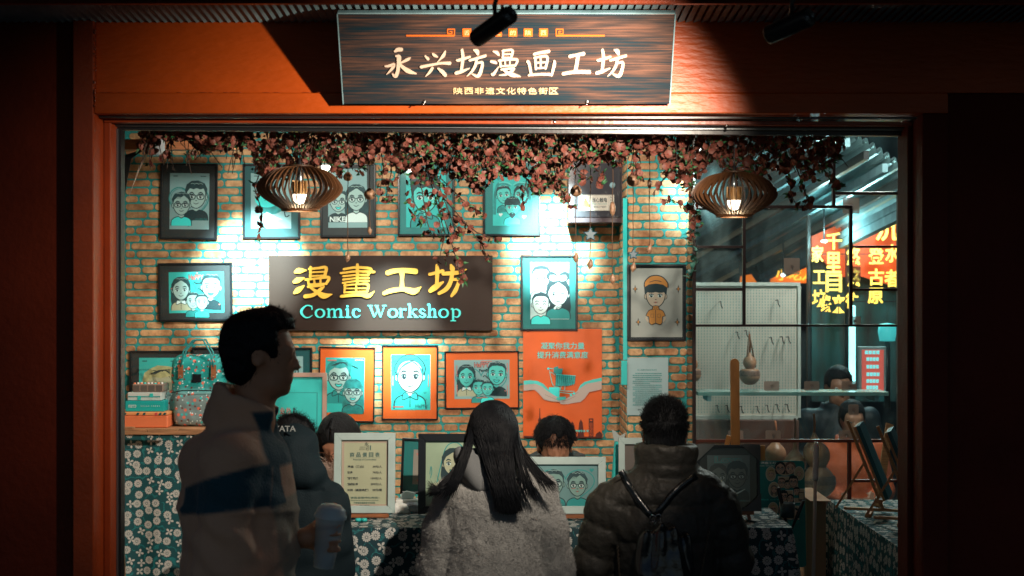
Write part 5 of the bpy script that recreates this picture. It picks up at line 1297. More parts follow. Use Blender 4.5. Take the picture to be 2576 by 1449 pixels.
# ================================================================ tables under blue calico
def cloth_table(name, label, x0, x1, y0, y1, h, mat, seed=0, flare=.03, front=True, left=True, right=True, rot=0, cat='table', drop=None, lf=.5):
    t = thing(name, label, cat, ((x0+x1)/2, (y0+y1)/2, 0), (0, 0, rot))
    W, D = x1-x0, y1-y0
    tm = MB().box(-W/2+.01, W/2-.01, -D/2+.01, D/2-.01, h-.03, h-.006)
    tm.build('table_top', wood_board, t, local=True)
    lg = MB().box(-.02, .02, -.02, .02, 0, h-.03).mesh('leg'); lg.materials.append(wood_board)
    for sx in (-1, 1):
        for sy in (-1, 1): link_mesh('leg', lg, t, (sx*(W/2-.06), sy*(D/2-.06), 0))
    # cloth: perimeter loop with rounded corners, hanging in folds
    per = []; r = .02
    cs = [(W/2-r, -D/2+r, -PI/2), (W/2-r, D/2-r, 0), (-W/2+r, D/2-r, PI/2), (-W/2+r, -D/2+r, PI)]
    def seg(a, b, n): return [(a[0]+(b[0]-a[0])*i/n, a[1]+(b[1]-a[1])*i/n) for i in range(n)]
    loop = []; nrm = []
    for i, (cx, cy, a0) in enumerate(cs):
        for k in range(5): a = a0+PI/2*k/4; loop.append((cx+r*math.cos(a), cy+r*math.sin(a))); nrm.append((math.cos(a), math.sin(a)))
        nx_ = cs[(i+1) % 4]; a1 = a0+PI/2; b = (nx_[0]+r*math.cos(a1), nx_[1]+r*math.sin(a1)); a = loop[-1]
        m = max(2, int(math.dist(a, b)/.02))
        for q in seg(a, b, m)[1:]: loop.append(q); nrm.append((math.cos(a1), math.sin(a1)))
    n = len(loop); L_ = [0]
    for i in range(1, n+1): L_.append(L_[-1]+math.dist(loop[i-1], loop[i % n]))
    dz = h-.004 if drop is None else drop; rows = 26
    verts = []; uvs = []
    for j in range(rows+1):
        v = j/rows; z = h-dz*v
        for i in range(n+1):
            (x, y), (nx, ny) = loop[i % n], nrm[i % n]; s = L_[i] if i < n else L_[n]
            s_ = L_[i % n]
            f = (.5+.5*math.sin(s_*21+seed+1.2*math.sin(s_*7+seed)))*.024+.010*math.sin(s_*43+2*seed)*v
            corner = 1 if abs(abs(nx)-1) > .01 and abs(abs(ny)-1) > .01 else 0
            off = (f*v**.8*1.0+flare*v*.6+.003) if j else 0
            if corner: off += .05*math.sin(PI*min(1, v*1.2))*.6
            if j == 0: off = .001
            verts.append((x+nx*off, y+ny*off, z-(.004 if j else 0))); uvs.append((s, -v*dz))
    me_v = list(verts); faces = []; fuv = []
    for j in range(rows):
        for i in range(n):
            a, b, c, d_ = j*(n+1)+i, j*(n+1)+i+1, (j+1)*(n+1)+i+1, (j+1)*(n+1)+i
            faces.append((d_, c, b, a)); fuv += [uvs[d_], uvs[c], uvs[b], uvs[a]]
    k0 = len(me_v); nx_, ny_ = 30, 12
    for j in range(ny_+1):
        for i in range(nx_+1):
            x = -W/2+W*i/nx_; y = -D/2+D*j/ny_; me_v.append((x, y, h+.0012*math.sin(x*17+y*11+seed)*math.sin(y*23))); uvs.append((x+7, y+3))
    for j in range(ny_):
        for i in range(nx_):
            q = [k0+j*(nx_+1)+i, k0+j*(nx_+1)+i+1, k0+(j+1)*(nx_+1)+i+1, k0+(j+1)*(nx_+1)+i]; faces.append(tuple(q)); fuv += [uvs[k_] for k_ in q]
    me = bpy.data.meshes.new('tablecloth'); me.from_pydata(me_v, [], faces); uvl = me.uv_layers.new(name='UVMap')
    uvl.data.foreach_set('uv', [c for q in fuv for c in q]); me.polygons.foreach_set('use_smooth', [True]*len(faces)); me.materials.append(mat); me.update()
    return t, me
def add_cloth(t, me, label):
    o = bpy.data.objects.new('tablecloth', me); COL.objects.link(o); o.location = Vector(t.location)+Vector((0, 0, .002)); o.rotation_euler = t.rotation_euler
    tag(o, label, 'tablecloth'); return o
CF = 5.75; CH_ = EYE-603/F*CF      # counter front and height
ct, me = cloth_table('counter_table', 'long counter table behind which the artists sit', -1.22, 1.135, CF, CF+.52, CH_-.002, calico_dark, 1)
add_cloth(ct, me, 'deep blue calico cloth with white daisies over the long counter')
HT = EYE-(1082-724.5)/F*6.75
ht, me = cloth_table('high_table', 'tall side table at the left with a worn wooden top holding boxes and a backpack', -2.0, -1.08, 6.85, 7.35, HT-.035, calico_m, 4, flare=.012)
add_cloth(ht, me, 'bright teal calico cloth with white flowers hanging on the tall left table')
MB().box(-.475, .47, -.27, .25, HT-.031, HT).build('board', wood_board, ht, local=True, bevel=.003)
RT = .765
rt, me = cloth_table('side_table', 'right hand table carrying small table easels', 1.47, 2.0, 5.25, 6.62, RT-.002, calico_m, 7, flare=.02)
add_cloth(rt, me, 'blue calico cloth with white daisies over the right hand easel table')
# ================================================================ frames and easels on the counter
def wall_z(y): return y
def mini_easel(parent, w, zt, z_ledge, yf, m, foot=True):
    """part set under an Empty at the base on the table: ledge, two front legs, one back leg"""
    MB().box(-w/2, w/2, yf-.012, yf+.022, z_ledge-.016, z_ledge).build('ledge', m, parent, local=True, bevel=.001)
    for s_ in (-1, 1): MB().bar((s_*w*.42, yf+.0, 0), (s_*w*.18, yf+.05, zt), .014, .008, 0, (0, -1, .2)).build('leg', m, parent, local=True)
    MB().bar((0, yf+.16, 0), (0, yf+.055, zt*.95), .014, .008, 0, (0, -1, .2)).build('leg', m, parent, local=True)

def counter_frame(label, x0, y0, x1, y1, Y, fm, pm_, inner, fn, easel=None, lean=-6, border=None, depth=.022, inset_mat=None, mount=None, corners=False, roll=0, name='standing_picture_frame', cat='picture frame', easel_label=None, surf=None):
    surf = CH_ if surf is None else surf
    a = P(x0, y0, Y); b = P(x1, y1, Y); w = b.x-a.x; h = a.z-b.z; cx = (a.x+b.x)/2
    lz = b.z-surf
    t = thing(name, label, cat, (cx, Y, b.z), (R_(lean), R_(roll), 0))
    bd = border or (P(inner[0], 0, Y).x-a.x)
    mb = MB()
    for T in (1, -1):
        zz = (lambda z: h/2+z)
        mb.prism([(-w/2, zz(T*h/2)), (w/2, zz(T*h/2)), (w/2-bd, zz(T*(h/2-bd))), (-w/2+bd, zz(T*(h/2-bd)))], -depth, 0)
        mb.prism([(T*w/2, 0), (T*w/2, h), (T*(w/2-bd), h-bd), (T*(w/2-bd), bd)], -depth, 0)
    mb.build('frame', fm, t, local=True, bevel=.0015, seg=1)
    MB().box(-w/2+.004, w/2-.004, -.006, -.001, .004, h-.004).build('backing', mount or pm_, t, local=True)
    ia = P(inner[0], inner[1], Y); ib = P(inner[2], inner[3], Y); sw = ib.x-ia.x; sh = ia.z-ib.z
    sheet(t, sw, sh, pm_, fn, (ia.x+ib.x)/2-cx, (ia.z+ib.z)/2-b.z, -.007)
    MB().box(-w/2+bd, w/2-bd, -depth*.6-.001, -depth*.6, bd, h-bd).build('glass_pane', picture_glass, t, local=True)
    if corners:
        k = w*.30
        for sx in (-1, 1):
            for sz in (0, 1):
                x = sx*w/2; z = h*sz; dz = -1 if sz else 1
                pts = [(x+sx*.003, z-dz*.003), (x-sx*k, z-dz*.003), (x+sx*.003, z+dz*k*.9)]
                MB().prism(pts, -depth-.004, -depth-.001).build('corner_protector', M('grey_card', (.10, .12, .12), .6, var=.15, vscale=20), t, local=True)
    if easel:
        e = thing('table_easel', easel_label, 'table easel', (cx, Y, surf), group='small table easels')
        mini_easel(e, w*.68 if easel > 1 else w*.8, lz+h*.75, lz-.001, -.008, wood if easel == 2 else wood_red)
    return t
def draw_price(d, w, h):
    g = M('price_print_dark', (.07, .08, .075), .6); r_ = M('price_print_green', (.10, .17, .15), .6); pk = M('price_border', (.52, .36, .29), .6)
    for a_ in ((-w/2, w/2, h*.46, h/2), (-w/2, w/2, -h/2, -h*.47), (-w/2, -w*.45, -h/2, h/2), (w*.46, w/2, -h/2, h/2)): d.rect(*a_, pk)
    # view pixels of the enlarged sheet: x 655..1000, y 470..945
    X = lambda x: (x-827)/345*w; Z = lambda y: (707-y)/475*h
    def tx(s_, x0, x1, y0, y1, m=g, b=.02): d.text(s_, X(x0), X(x1), Z(y1), Z(y0), m, b)
    tx('永', 822, 854, 484, 512); tx('兴', 838, 855, 508, 526); tx('坊', 832, 858, 524, 546)
    tx('YONGXING FANG', 790, 832, 517, 521); tx('陕西非遗文化', 785, 830, 525, 530); tx('省级文化遗产人', 782, 832, 536, 541); d.rect(X(862), X(871), Z(543), Z(508), r_)
    for i, c_ in enumerate('商品價目表'): tx(c_, 714+i*47, 748+i*47, 558, 592, r_, .03)
    d.rect(X(712), X(940), Z(598.5), Z(597), r_); tx('Price List of Commodities', 740, 911, 604, 616, r_)
    rows = (('漫画（黑白）', 697, 820, '39元/人', 884, 953, 661), ('彩漫', 697, 736, '79元/人', 884, 953, 703), ('精致素描', 697, 777, '159元/人', 871, 953, 745), ('精细彩漫', 697, 777, '299元/人', 870, 953, 787), ('冷裱（画面裱膜）', 697, 855, '20元/面', 884, 955, 829))
    for a_, x0, x1, b_, x2, x3, y in rows: tx(a_, x0, x1, y-9, y+10, g, .03); tx(b_, x2, x3, y-9, y+9, g, .035)
    tx('请您自觉排队购买！', 722, 936, 877, 892, r_, .02); tx('Please line up consciously for purchase!', 724, 930, 899, 908, r_); tx('陕西省非遗美食文化街区', 748, 906, 914, 928, r_); tx('舌尖上的陕西', 790, 862, 935, 944, r_)
counter_frame('pale framed price list with five prices on a small wooden easel', 840, 1090, 994, 1290, 5.99, white_frame, paper_cream, (859, 1108, 976, 1273), draw_price, 1, -5, border=.030, easel_label='small reddish easel holding the price list')
def draw_bride(d, w, h):
    d.line([(-w*.3, -h*.2), (-w*.22, h*.1), (-w*.1, h*.42), (w*.12, h*.48), (w*.3, h*.3), (w*.34, 0)], .004, cloth_print)
    face(d, w*.03, h*.16, h*.175, 'long', sk=paper_cream, hm=ink, cloth=white_print, smile=2); face(d, -w*.02, -h*.34, h*.14, 'crew', sk=paper_cream, hm=ink, cloth=cloth_dark)
    d.line([(-w*.42, h*.0), (-w*.4, h*.12), (-w*.38, h*.04), (-w*.41, -h*.06)], .0025, cloth_print); d.line([(-w*.36, -h*.18), (-w*.12, -h*.13), (w*.08, -h*.12)], .02, paper_cream)
counter_frame('black framed drawing of a bride with long hair, left of the fleece coat', 1052, 1092, 1218, 1292, 6.02, black_frame, M('green_cream_paper', (.36, .44, .31), .6, var=.15, vscale=7), (1071, 1112, 1200, 1275), draw_bride, 0, -5)
def draw_moon(d, w, h):
    d.rect(-w*.18, w*.48, -h*.36, h*.33, M('tan_paper', (.36, .30, .26), .6)); d.ell(w*.3, -.01, w*.28, h*.2, cloth_print); d.ell(w*.38, -.01, w*.22, h*.16, ink); d.heart(-w*.05, h*.24, .006, pink_print); d.heart(0, -h*.28, .006, pink_print)
counter_frame('small black frame with a teal mount propped behind the bride drawing', 1007, 1103, 1093, 1243, 6.45, black_frame, teal_mount2, (1013, 1110, 1087, 1236), draw_moon, 0, -4, roll=2, surf=EYE-(1243-724.5)/F*6.45)
def draw_glasses_couple(d, w, h):
    d.heart(w*.02, -h*.05, w*.44, cloth_print, .004, h*.52); pr = M('green_grey_print', (.22, .36, .33), .6)
    face(d, -w*.16, h*.02, h*.28, 'crew', sk=pr, hm=hair_print, cloth=hair_teal, glasses=1, smile=1); face(d, w*.20, -h*.02, h*.26, 'bun', sk=pr, hm=hair_print, cloth=cloth_print, glasses=2, smile=3)
    d.heart(w*.42, h*.36, .009, cloth_print)
    for q in (-1, 1): d.line([(w*(.20+q*.06)-.008, -h*.1), (w*(.20+q*.06)+.008, -h*.09)], .0022, pink_print)
counter_frame('wide pale framed drawing of a couple, in front of the bowed artist', 1316, 1150, 1524, 1292, 5.96, white_frame, M('grey_green_paper', (.16, .30, .31), .6, var=.1), (1337, 1169, 1502, 1270), draw_glasses_couple, 1, -6, border=.032, easel_label='wooden easel ledge under the wide pale couple drawing')
counter_frame('pale grey frame half hidden behind the puffer coat collar', 1556, 1102, 1668, 1296, 6.10, white_frame, M('brown_grey_paper', (.16, .12, .11), .6), (1572, 1119, 1652, 1280), lambda d, w, h: None, 0, -4)
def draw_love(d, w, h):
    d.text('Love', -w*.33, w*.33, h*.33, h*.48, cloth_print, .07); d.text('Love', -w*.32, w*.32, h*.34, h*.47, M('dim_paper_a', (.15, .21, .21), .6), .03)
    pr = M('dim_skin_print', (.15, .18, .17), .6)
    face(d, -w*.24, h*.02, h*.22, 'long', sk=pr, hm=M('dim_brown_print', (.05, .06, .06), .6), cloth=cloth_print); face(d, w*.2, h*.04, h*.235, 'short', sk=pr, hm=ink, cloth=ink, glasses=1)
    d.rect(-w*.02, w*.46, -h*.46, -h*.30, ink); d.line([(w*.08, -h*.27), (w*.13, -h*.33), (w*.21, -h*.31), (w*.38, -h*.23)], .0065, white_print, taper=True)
    d.text('我们结婚啦', w*.0, w*.4, -h*.49, -h*.46, cloth_print)
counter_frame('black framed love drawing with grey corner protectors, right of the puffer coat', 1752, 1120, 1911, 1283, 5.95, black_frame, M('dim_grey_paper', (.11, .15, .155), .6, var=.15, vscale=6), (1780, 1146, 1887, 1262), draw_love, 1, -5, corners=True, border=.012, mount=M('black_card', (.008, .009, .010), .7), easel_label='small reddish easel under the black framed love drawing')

# tall easel mast and orange-brown frame parts behind the love drawing
te = thing('tall_easel', 'tall wooden studio easel whose round-topped mast stands behind the love drawing', 'easel', P(1849, 1300, 6.42).xy.to_3d())
p0 = P(1855, 1120, 6.40); zt = P(0, 902, 6.40).z
xm = P(1848, 0, 6.40).x; hw = 11/F*6.4
MB().prism([(xm-hw*.3, .02), (xm+hw*1.7, .02), (xm+hw, zt-hw)]+[(xm+hw*math.cos(a), zt-hw+hw*math.sin(a)) for a in [PI*i/10 for i in range(11)]]+[(xm-hw, zt-hw)], 6.39, 6.41).build('mast', M('easel_wood', (.46, .20, .05), .45, var=.2, vscale=8, stretch=(4, 4, 1)), te, bevel=.002)
ew = MATS['easel_wood']
zb = P(0, 1142, 6.42).z
MB().box(P(1905, 0, 6.42).x, P(1925, 0, 6.42).x, 6.42, 6.44, P(0, 1148, 6.42).z-.4, P(0, 1121, 6.42).z).build('side_post', ew, te)
MB().box(xm-.16, P(1904.5, 0, 6.42).x, 6.42, 6.436, P(0, 1158, 6.42).z, zb).build('cross_bar', ew, te)
MB().bar((xm-.25, 6.5, .01), (xm-.02, 6.43, zt-.35), .03, .02).build('leg', ew, te); MB().bar((xm+.28, 6.5, .01), (xm+.05, 6.43, zt-.4), .03, .02).build('leg', ew, te)

# teal display board of sample faces
db = thing('display_board', 'teal display board pasted with sample caricatures beside the cardboard box', 'display board', P(1965, 1380, 6.36), (R_(-5), 0, 0))
a = P(1880, 1160, 6.36); b = P(2026, 1425, 6.36); W_, H_ = b.x-a.x, a.z-b.z; db.location = (a+b)/2
r = .015; pts = []
for cx, cz, a0 in ((W_/2-r, -H_/2+r, -PI/2), (W_/2-r, H_/2-r, 0), (-W_/2+r, H_/2-r, PI/2), (-W_/2+r, -H_/2+r, PI)): pts += [(cx+r*math.cos(a0+PI/2*k/4), cz+r*math.sin(a0+PI/2*k/4)) for k in range(5)]
MB().prism(pts, 0, .008).build('board', M('teal_board_print', (.006, .24, .23), .4), db, local=True)
mats = []; d = Draw(mats); d.k = 6
BX = lambda x: (x-(-120))/(830+120)*W_-W_/2; BZ = lambda y: H_/2-(y-215)/((1449+420-215))*H_*1.0
def bt(s_, x0, x1, y0, y1, m, bld=0): d.text(s_, BX(x0), BX(x1), BZ(y1), BZ(y0), m, bld)
bt('漫畫工坊', 110, 368, 228, 270, white_print, .03); bt('Comic workshop', 20, 430, 283, 308, white_print, .02)
bt('Black and white', 110, 500, 808, 832, cyan_print, .02); bt('ComicsViewer', 560, 815, 888, 914, cyan_print, .02)
def oval(x, y, rx, ry, hair, hm, **k):
    d.ell(BX(x), BZ(y), rx/950*W_, ry/1654*H_*1.0, white_print); d.ell(BX(x), BZ(y), (rx-6)/950*W_, (ry-6)/1654*H_, paper_cream); face(d, BX(x), BZ(y), ry*.42/1654*H_, hair, sk=skin_warm, hm=hm, body=0, **k)
oval(275, 420, 85, 115, 'quiff', hair_blond); oval(510, 340, 170, 108, 'none', hair_brown, ears=0)
face(d, BX(430), BZ(340), .024, 'bob', sk=skin_warm, hm=cloth_dark, glasses=2, body=0); face(d, BX(595), BZ(340), .024, 'bob', sk=skin_warm, hm=hair_brown, body=0)
oval(735, 412, 85, 110, 'long', M('printed_pale_green_hair', (.45, .48, .30), .6)); oval(320, 665, 92, 122, 'long', M('printed_grey_hair', (.15, .17, .16), .6)); oval(300, 965, 85, 108, 'crew', hair_blond, glasses=1)
def snap(x0, y0, x1, y1, faces):
    d.rect(BX(x0), BX(x1), BZ(y1), BZ(y0), white_print); d.rect(BX(x0+8), BX(x1-8), BZ(y1-8), BZ(y0+8), paper_cream)
    for x, y, s_, hair, hm, g in faces: face(d, BX(x), BZ(y), s_, hair, sk=skin_warm, hm=hm, glasses=g, body=1)
snap(385, 460, 712, 655, ((445, 560, .018, 'crew', hair_brown, 1), (545, 590, .015, 'short', cloth_dark, 0), (635, 545, .021, 'short', cloth_dark, 1)))
snap(422, 672, 628, 905, ((470, 770, .02, 'short', cloth_dark, 1), (580, 810, .017, 'bob', cloth_dark, 0)))
snap(640, 650, 820, 865, ((685, 690, .014, 'short', ink, 0),)); d.rect(BX(712), BX(812), BZ(835), BZ(705), ink); d.rect(BX(724), BX(800), BZ(815), BZ(715), paper_cream)
snap(388, 915, 716, 1130, ((480, 1010, .027, 'short', hair_brown, 0), (650, 1040, .02, 'bob', cloth_dark, 0)))
d.mb.build('print', mats, db, local=True)

# brushes / pens standing dark in front of the board
def stick(label, a, b, r, m, cat='brush', name='paint_brush', tip=None):
    t = thing(name, label, cat, (a[0], a[1], a[2]))
    A, B = Vector(a), Vector(b); MB().tube([A, A.lerp(B, .12), A.lerp(B, .5), A.lerp(B, .97), B], [r*.5, r*.62, r*.85, r, r*.45], 12).build('handle', m, t)
    if tip: MB().tube([A, A-(B-A)*.2], [r*.5, r*.2], 8).build('bristles', tip, t)
    return t
pot = P(1985, 1352, 5.98)
stick('thick dark brush leaning left in front of the teal display board', P(1982, 1330, 6.02), P(1957, 1226, 6.0), .0095, black_frame, tip=hair_m)
stick('dark brush leaning right beside the cardboard box', P(1990, 1335, 6.02), P(2022, 1258, 6.02), .0085, black_frame, tip=hair_m)
pt = thing('brush_pot', 'dark pot holding two brushes at the right end of the counter', 'pot', (pot.x, 6.02, CH_))
MB().lathe([(.0001, 0), (.03, 0), (.034, .06), (.031, .06), (.028, .005), (.0001, .005)], 20).build('pot', M('dim_pot', (.03, .06, .07), .4), pt, local=True)

# white pole (with sleeve) and cardboard box
wp = thing('white_pole', 'white pole with a thick grip standing upright beside the counter end', 'pole', (P(2045, 0, 5.95).x, 5.95, 0))
A = P(2047, 1449, 5.95); A = Vector((A.x-.012, 5.95, 0.0)); B = P(2053, 1112, 5.95)
MB().tube([A, A.lerp(B, .7), A.lerp(B, .86)], .0075, 14).build('tube', M('cream_pole', (.50, .42, .36), .4), wp)
MB().tube([A.lerp(B, .855), A.lerp(B, .865), A.lerp(B, .93), A.lerp(B, .985), B], [.0115, .0125, .012, .0125, .008], 14).build('grip', M('white_grip', (.72, .70, .66), .4), wp)
bx = thing('cardboard_box', 'plain cardboard box standing beside the teal display board', 'box', P(2040, 1449, 6.5).xy.to_3d())
card = M('cardboard', (.46, .27, .16), .7, var=.1, vscale=10); x0 = P(2022, 0, 6.45).x; x1 = P(2078, 0, 6.45).x; zt = P(0, 1250, 6.45).z
MB().box(x0, x1, 6.45, 6.75, .001, zt).build('body', card, bx, bevel=.003)
MB().box(x0+.003, x0+.012, 6.447, 6.4495, .02, zt-.004).build('tape', M('box_tape', (.55, .38, .22), .3), bx)
MB().box(x0, x1-.01, 6.30, 6.4485, zt+.001, zt+.004).build('flap', card, bx)

# heap of wrappers, cups and tissues between the price list and the bride drawing
rr = random.Random(31)
for i, (x, y, s_, m, lb) in enumerate(((1012, 1262, .03, white_m, 'crumpled white paper stack by the price list'), (1033, 1282, .024, paper_teal, 'crumpled teal tissue on the counter'), (1048, 1270, .032, M('lilac_grey', (.25, .28, .32), .6), 'grey packet lying behind the tissue'), (1000, 1287, .02, black_frame, 'black crumpled bag beside the price list easel'))):
    c = P(x, y, 6.13); c.z = CH_+s_*.62
    o = tag(MB().build('x', m), lb, 'paper scrap') if False else None
    V, Fq = surface_nets(lambda p: s_box(p, c, (s_*1.4, s_, s_*.6), .008)+.005*vnoise(p, 90, i)+.003*vnoise(p, 200, i+4), np.array(c)-s_*2.2, np.array(c)+s_*2.2, .006)
    o = np_mesh('paper_scrap', V, Fq, m, smooth=False); tag(o, lb, 'paper scrap')
    # origin stays at world origin; fine for a loose scrap
bxx = thing('paper_box', 'white tissue box on the counter behind the bride drawing', 'box', (P(1028, 0, 6.2).x, 6.2, CH_))
MB().box(-.055, .055, -.03, .03, .002, .05).build('body', white_m, bxx, local=True, bevel=.003); MB().prism([(-.03, .05), (.02, .05), (.03, .075), (-.01, .085), (-.035, .07)], -.01, .008).build('tissue', paper_white, bxx, local=True)
# small items at the price-list foot
for x, lb, m in ((903, 'small teal plastic cap near the price list easel', teal_plastic), (918, 'second teal plastic cap nearer the easel leg', teal_plastic)):
    p = P(x, 0, 5.93); tag(MB().lathe([(.0001, .012), (.012, .012), (.013, 0), (.0001, 0)], 14, 0, Matrix.Translation((p.x, 5.90, CH_+.002))).build('bottle_cap', m), lb, 'cap')
# rolled paper standing against the pillar
rp = thing('paper_roll', 'rolled white plastic-wrapped sheet standing between the bowed artist and the pale frame', 'paper roll', (P(1545, 0, 6.5).x, 6.5, CH_))
A = P(1541, 1255, 6.2); A.z = CH_+.004; B = P(1556, 1092, 6.2)
MB().tube([A, A.lerp(B, .9)], .016, 14).build('roll', paper_teal, rp)
MB().prism([(B.x-.03, B.z+.02), (B.x-.02, B.z-.03), (B.x+.02, B.z-.03), (B.x+.03, B.z+.005), (B.x+.005, B.z-.008), (B.x-.012, B.z+.012)], 6.19, 6.20).build('wrapper', M('clear_wrap', (.4, .46, .45), .3), rp)

# ================================================================ things on the tall left table
HTy = 7.0
def on_high(x0, x1, y0, y1, Y): a = P(x0, y0, Y); b = P(x1, y1, Y); return a.x, b.x, b.z, a.z
x0, x1, _, z1 = on_high(287, 422, 1037, 1078, 6.85); hb = z1-HT
b1 = thing('pencil_tin', 'large orange box with a striped lid at the bottom of the stack', 'box', ((x0+x1)/2, 6.93, HT))
om = M('bright_orange_box', (.85, .22, .09), .4)
w = x1-x0; MB().box(-w/2, w/2, -.08, .09, .001, hb*.8).build('body', om, b1, local=True, bevel=.006)
MB().box(-w/2-.001, w/2+.001, -.081, .091, hb*.8+.0005, hb).build('lid', M('orange_lid', (.88, .36, .14), .4), b1, local=True, bevel=.003)
for i, (u, m) in enumerate(((-.42, teal_mount), (-.30, teal_mount), (-.06, teal_mount), (.06, teal_mount), (.28, M('pink_stripe', (.7, .08, .10), .4)), (.36, teal_mount), (.44, teal_mount))):
    MB().prism([(u*w-.007, hb*.82), (u*w+.004, hb*.82), (u*w+.009, hb-.002), (u*w-.002, hb-.002)], -.0835, -.0812).build('lid_stripe', m, b1, local=True)
z = HT+hb
x0, x1, _, _ = on_high(314, 412, 0, 0, 6.87); h2 = 26/F*6.87
b2 = thing('teal_box', 'teal cardboard box in the middle of the stack', 'box', ((x0+x1)/2, 6.95, z+.0015)); w2 = x1-x0
MB().box(-w2/2, w2/2, -.07, .07, 0, h2).build('body', M('teal_box_card', (.01, .42, .42), .4), b2, local=True, bevel=.002)
m_ = MB(); put_text(m_, 'marco', -w2*.42, -w2*.22, h2*.35, h2*.65, -.0712); put_text(m_, '· · · · ·  · · · · ·', -w2*.1, w2*.38, h2*.45, h2*.6, -.0712); kind(m_.build('print', white_print, b2, local=True), 'thing')
z += h2+.0015
x0, x1, _, _ = on_high(320, 405, 0, 0, 6.89); h3 = 20/F*6.89
b3 = thing('pencil_case', 'white and teal flat pencil case lying on the teal box', 'pencil case', ((x0+x1)/2, 6.96, z+.0015)); w3 = x1-x0
MB().box(-w3/2, w3/2, -.065, .065, 0, h3).build('body', M('white_case', (.6, .66, .64), .4), b3, local=True, bevel=.003)
MB().box(-w3/2+.004, w3/2-.004, -.0665, -.0652, h3*.42, h3*.55).build('stripe', cloth_print, b3, local=True); MB().box(w3*.16, w3*.26, -.0685, -.0666, h3*.4, h3*.9).build('latch', teal_plastic, b3, local=True); MB().box(-w3*.2, -w3*.1, -.0685, -.0666, h3*.1, h3*.6).build('latch', teal_plastic, b3, local=True)
z += h3+.0015
x0, x1, _, _ = on_high(333, 410, 0, 0, 6.91); h4 = 20/F*6.91
b4 = thing('paint_box', 'clear plastic box of orange and white paint pots at the top of the stack', 'paint box', ((x0+x1)/2, 6.97, z+.0015)); w4 = x1-x0
MB().box(-w4/2, w4/2, -.06, .06, 0, h4).build('case', M('smoky_plastic', (.30, .22, .18), .25), b4, local=True, bevel=.004)
for i in range(4): MB().box(-w4/2+.004+i*w4/4, -w4/2-.003+(i+1)*w4/4, -.0618, -.0605, h4*.1, h4*.85).build('compartment', M('smoky_dark', (.12, .10, .09), .3), b4, local=True)
for i in range(13):
    m = (om, white_m, white_m, om, teal_plastic)[i % 5]; x = -w4/2+.008+i*w4/13.4; MB().lathe([(.0001, .006), (.005, .006), (.0055, 0)], 10, 0, Matrix.Translation((x, -.045+.02*(i % 3), h4))).build('paint_pot', m, b4, local=True)
for i, (x, y, l, an) in enumerate(((330, 1079, .09, .02), (390, 1080, .12, -.03), (310, 1081, .06, .0))):
    c = P(x, y, 6.72); tag(MB().box(-l, l, -.02, .02, 0, .006, 0, Matrix.Translation((c.x, 6.66-.0+.012*i, HT+.001+.007*i)) @ Matrix.Rotation(an, 4, 'Z')).build('wood_strip', wood_board), ('flat wooden strip lying under the orange box edge', 'longer wooden strip lying along the table edge', 'short wooden strip at the left end of the table edge')[i], 'wood strip')
# backpack
bp_ = thing('backpack', 'teal patterned backpack with top handles standing on the tall table', 'backpack', (P(500, 0, 6.95).x, 7.0, HT))
def bpmat():
    m = M('patterned_backpack', (.08, .30, .30), .6); n = m.node_tree.nodes; L = m.node_tree.links; b = n['Principled BSDF']
    g = n.new('ShaderNodeNewGeometry'); sp = n.new('ShaderNodeSeparateXYZ'); L.new(g.outputs['Position'], sp.inputs[0]); cb_ = n.new('ShaderNodeCombineXYZ'); L.new(sp.outputs[0], cb_.inputs[0]); L.new(sp.outputs[2], cb_.inputs[1])
    base = n.new('ShaderNodeMapRange'); base.inputs[1].default_value = HT+.14; base.inputs[2].default_value = HT+.20; L.new(sp.outputs[2], base.inputs[0])
    cm = n.new('ShaderNodeMix'); cm.data_type = 'RGBA'; cm.inputs[6].default_value = (.20, .29, .30, 1); cm.inputs[7].default_value = (.01, .34, .33, 1); L.new(base.outputs[0], cm.inputs[0]); last = cm.outputs[2]
    for sc_, rad, col, off in ((26, .0075, (.8, .2, .13, 1), 0), (34, .005, (.16, .07, .06, 1), 5), (42, .0035, (.6, .8, .8, 1), 9), (30, .006, (.05, .55, .55, 1), 13)):
        mp = n.new('ShaderNodeMapping'); mp.inputs['Location'].default_value = (off, off, 0); L.new(cb_.outputs[0], mp.inputs[0])
        v = n.new('ShaderNodeTexVoronoi'); v.voronoi_dimensions = '2D'; v.inputs['Scale'].default_value = sc_; L.new(mp.outputs[0], v.inputs[0])
        lt = n.new('ShaderNodeMath'); lt.operation = 'LESS_THAN'; lt.inputs[1].default_value = rad*sc_; L.new(v.outputs['Distance'], lt.inputs[0])
        s2 = n.new('ShaderNodeSeparateColor'); L.new(v.outputs['Color'], s2.inputs[0]); gt = n.new('ShaderNodeMath'); gt.operation = 'GREATER_THAN'; gt.inputs[1].default_value = .45; L.new(s2.outputs[0], gt.inputs[0])
        mm = n.new('ShaderNodeMath'); mm.operation = 'MULTIPLY'; L.new(lt.outputs[0], mm.inputs[0]); L.new(gt.outputs[0], mm.inputs[1])
        mx = n.new('ShaderNodeMix'); mx.data_type = 'RGBA'; L.new(mm.outputs[0], mx.inputs[0]); L.new(last, mx.inputs[6]); mx.inputs[7].default_value = col; last = mx.outputs[2]
    L.new(last, b.inputs['Base Color']); return m
bm = bpmat(); c = np.array((P(497, 0, 6.95).x, 7.0, 0)); z0 = HT
def bp_sdf(p):
    d = s_box(p, (c[0], 7.02, z0+.175), (.135, .08, .172), .05)
    d = smin(d, s_box(p, (c[0]+.005, 6.945, z0+.09), (.118, .045, .085), .035), .012)
    d = smin(d, s_box(p, (c[0]-.135, 7.01, z0+.09), (.028, .05, .08), .02), .01)
    return d+.0025*vnoise(p, 40, 2)
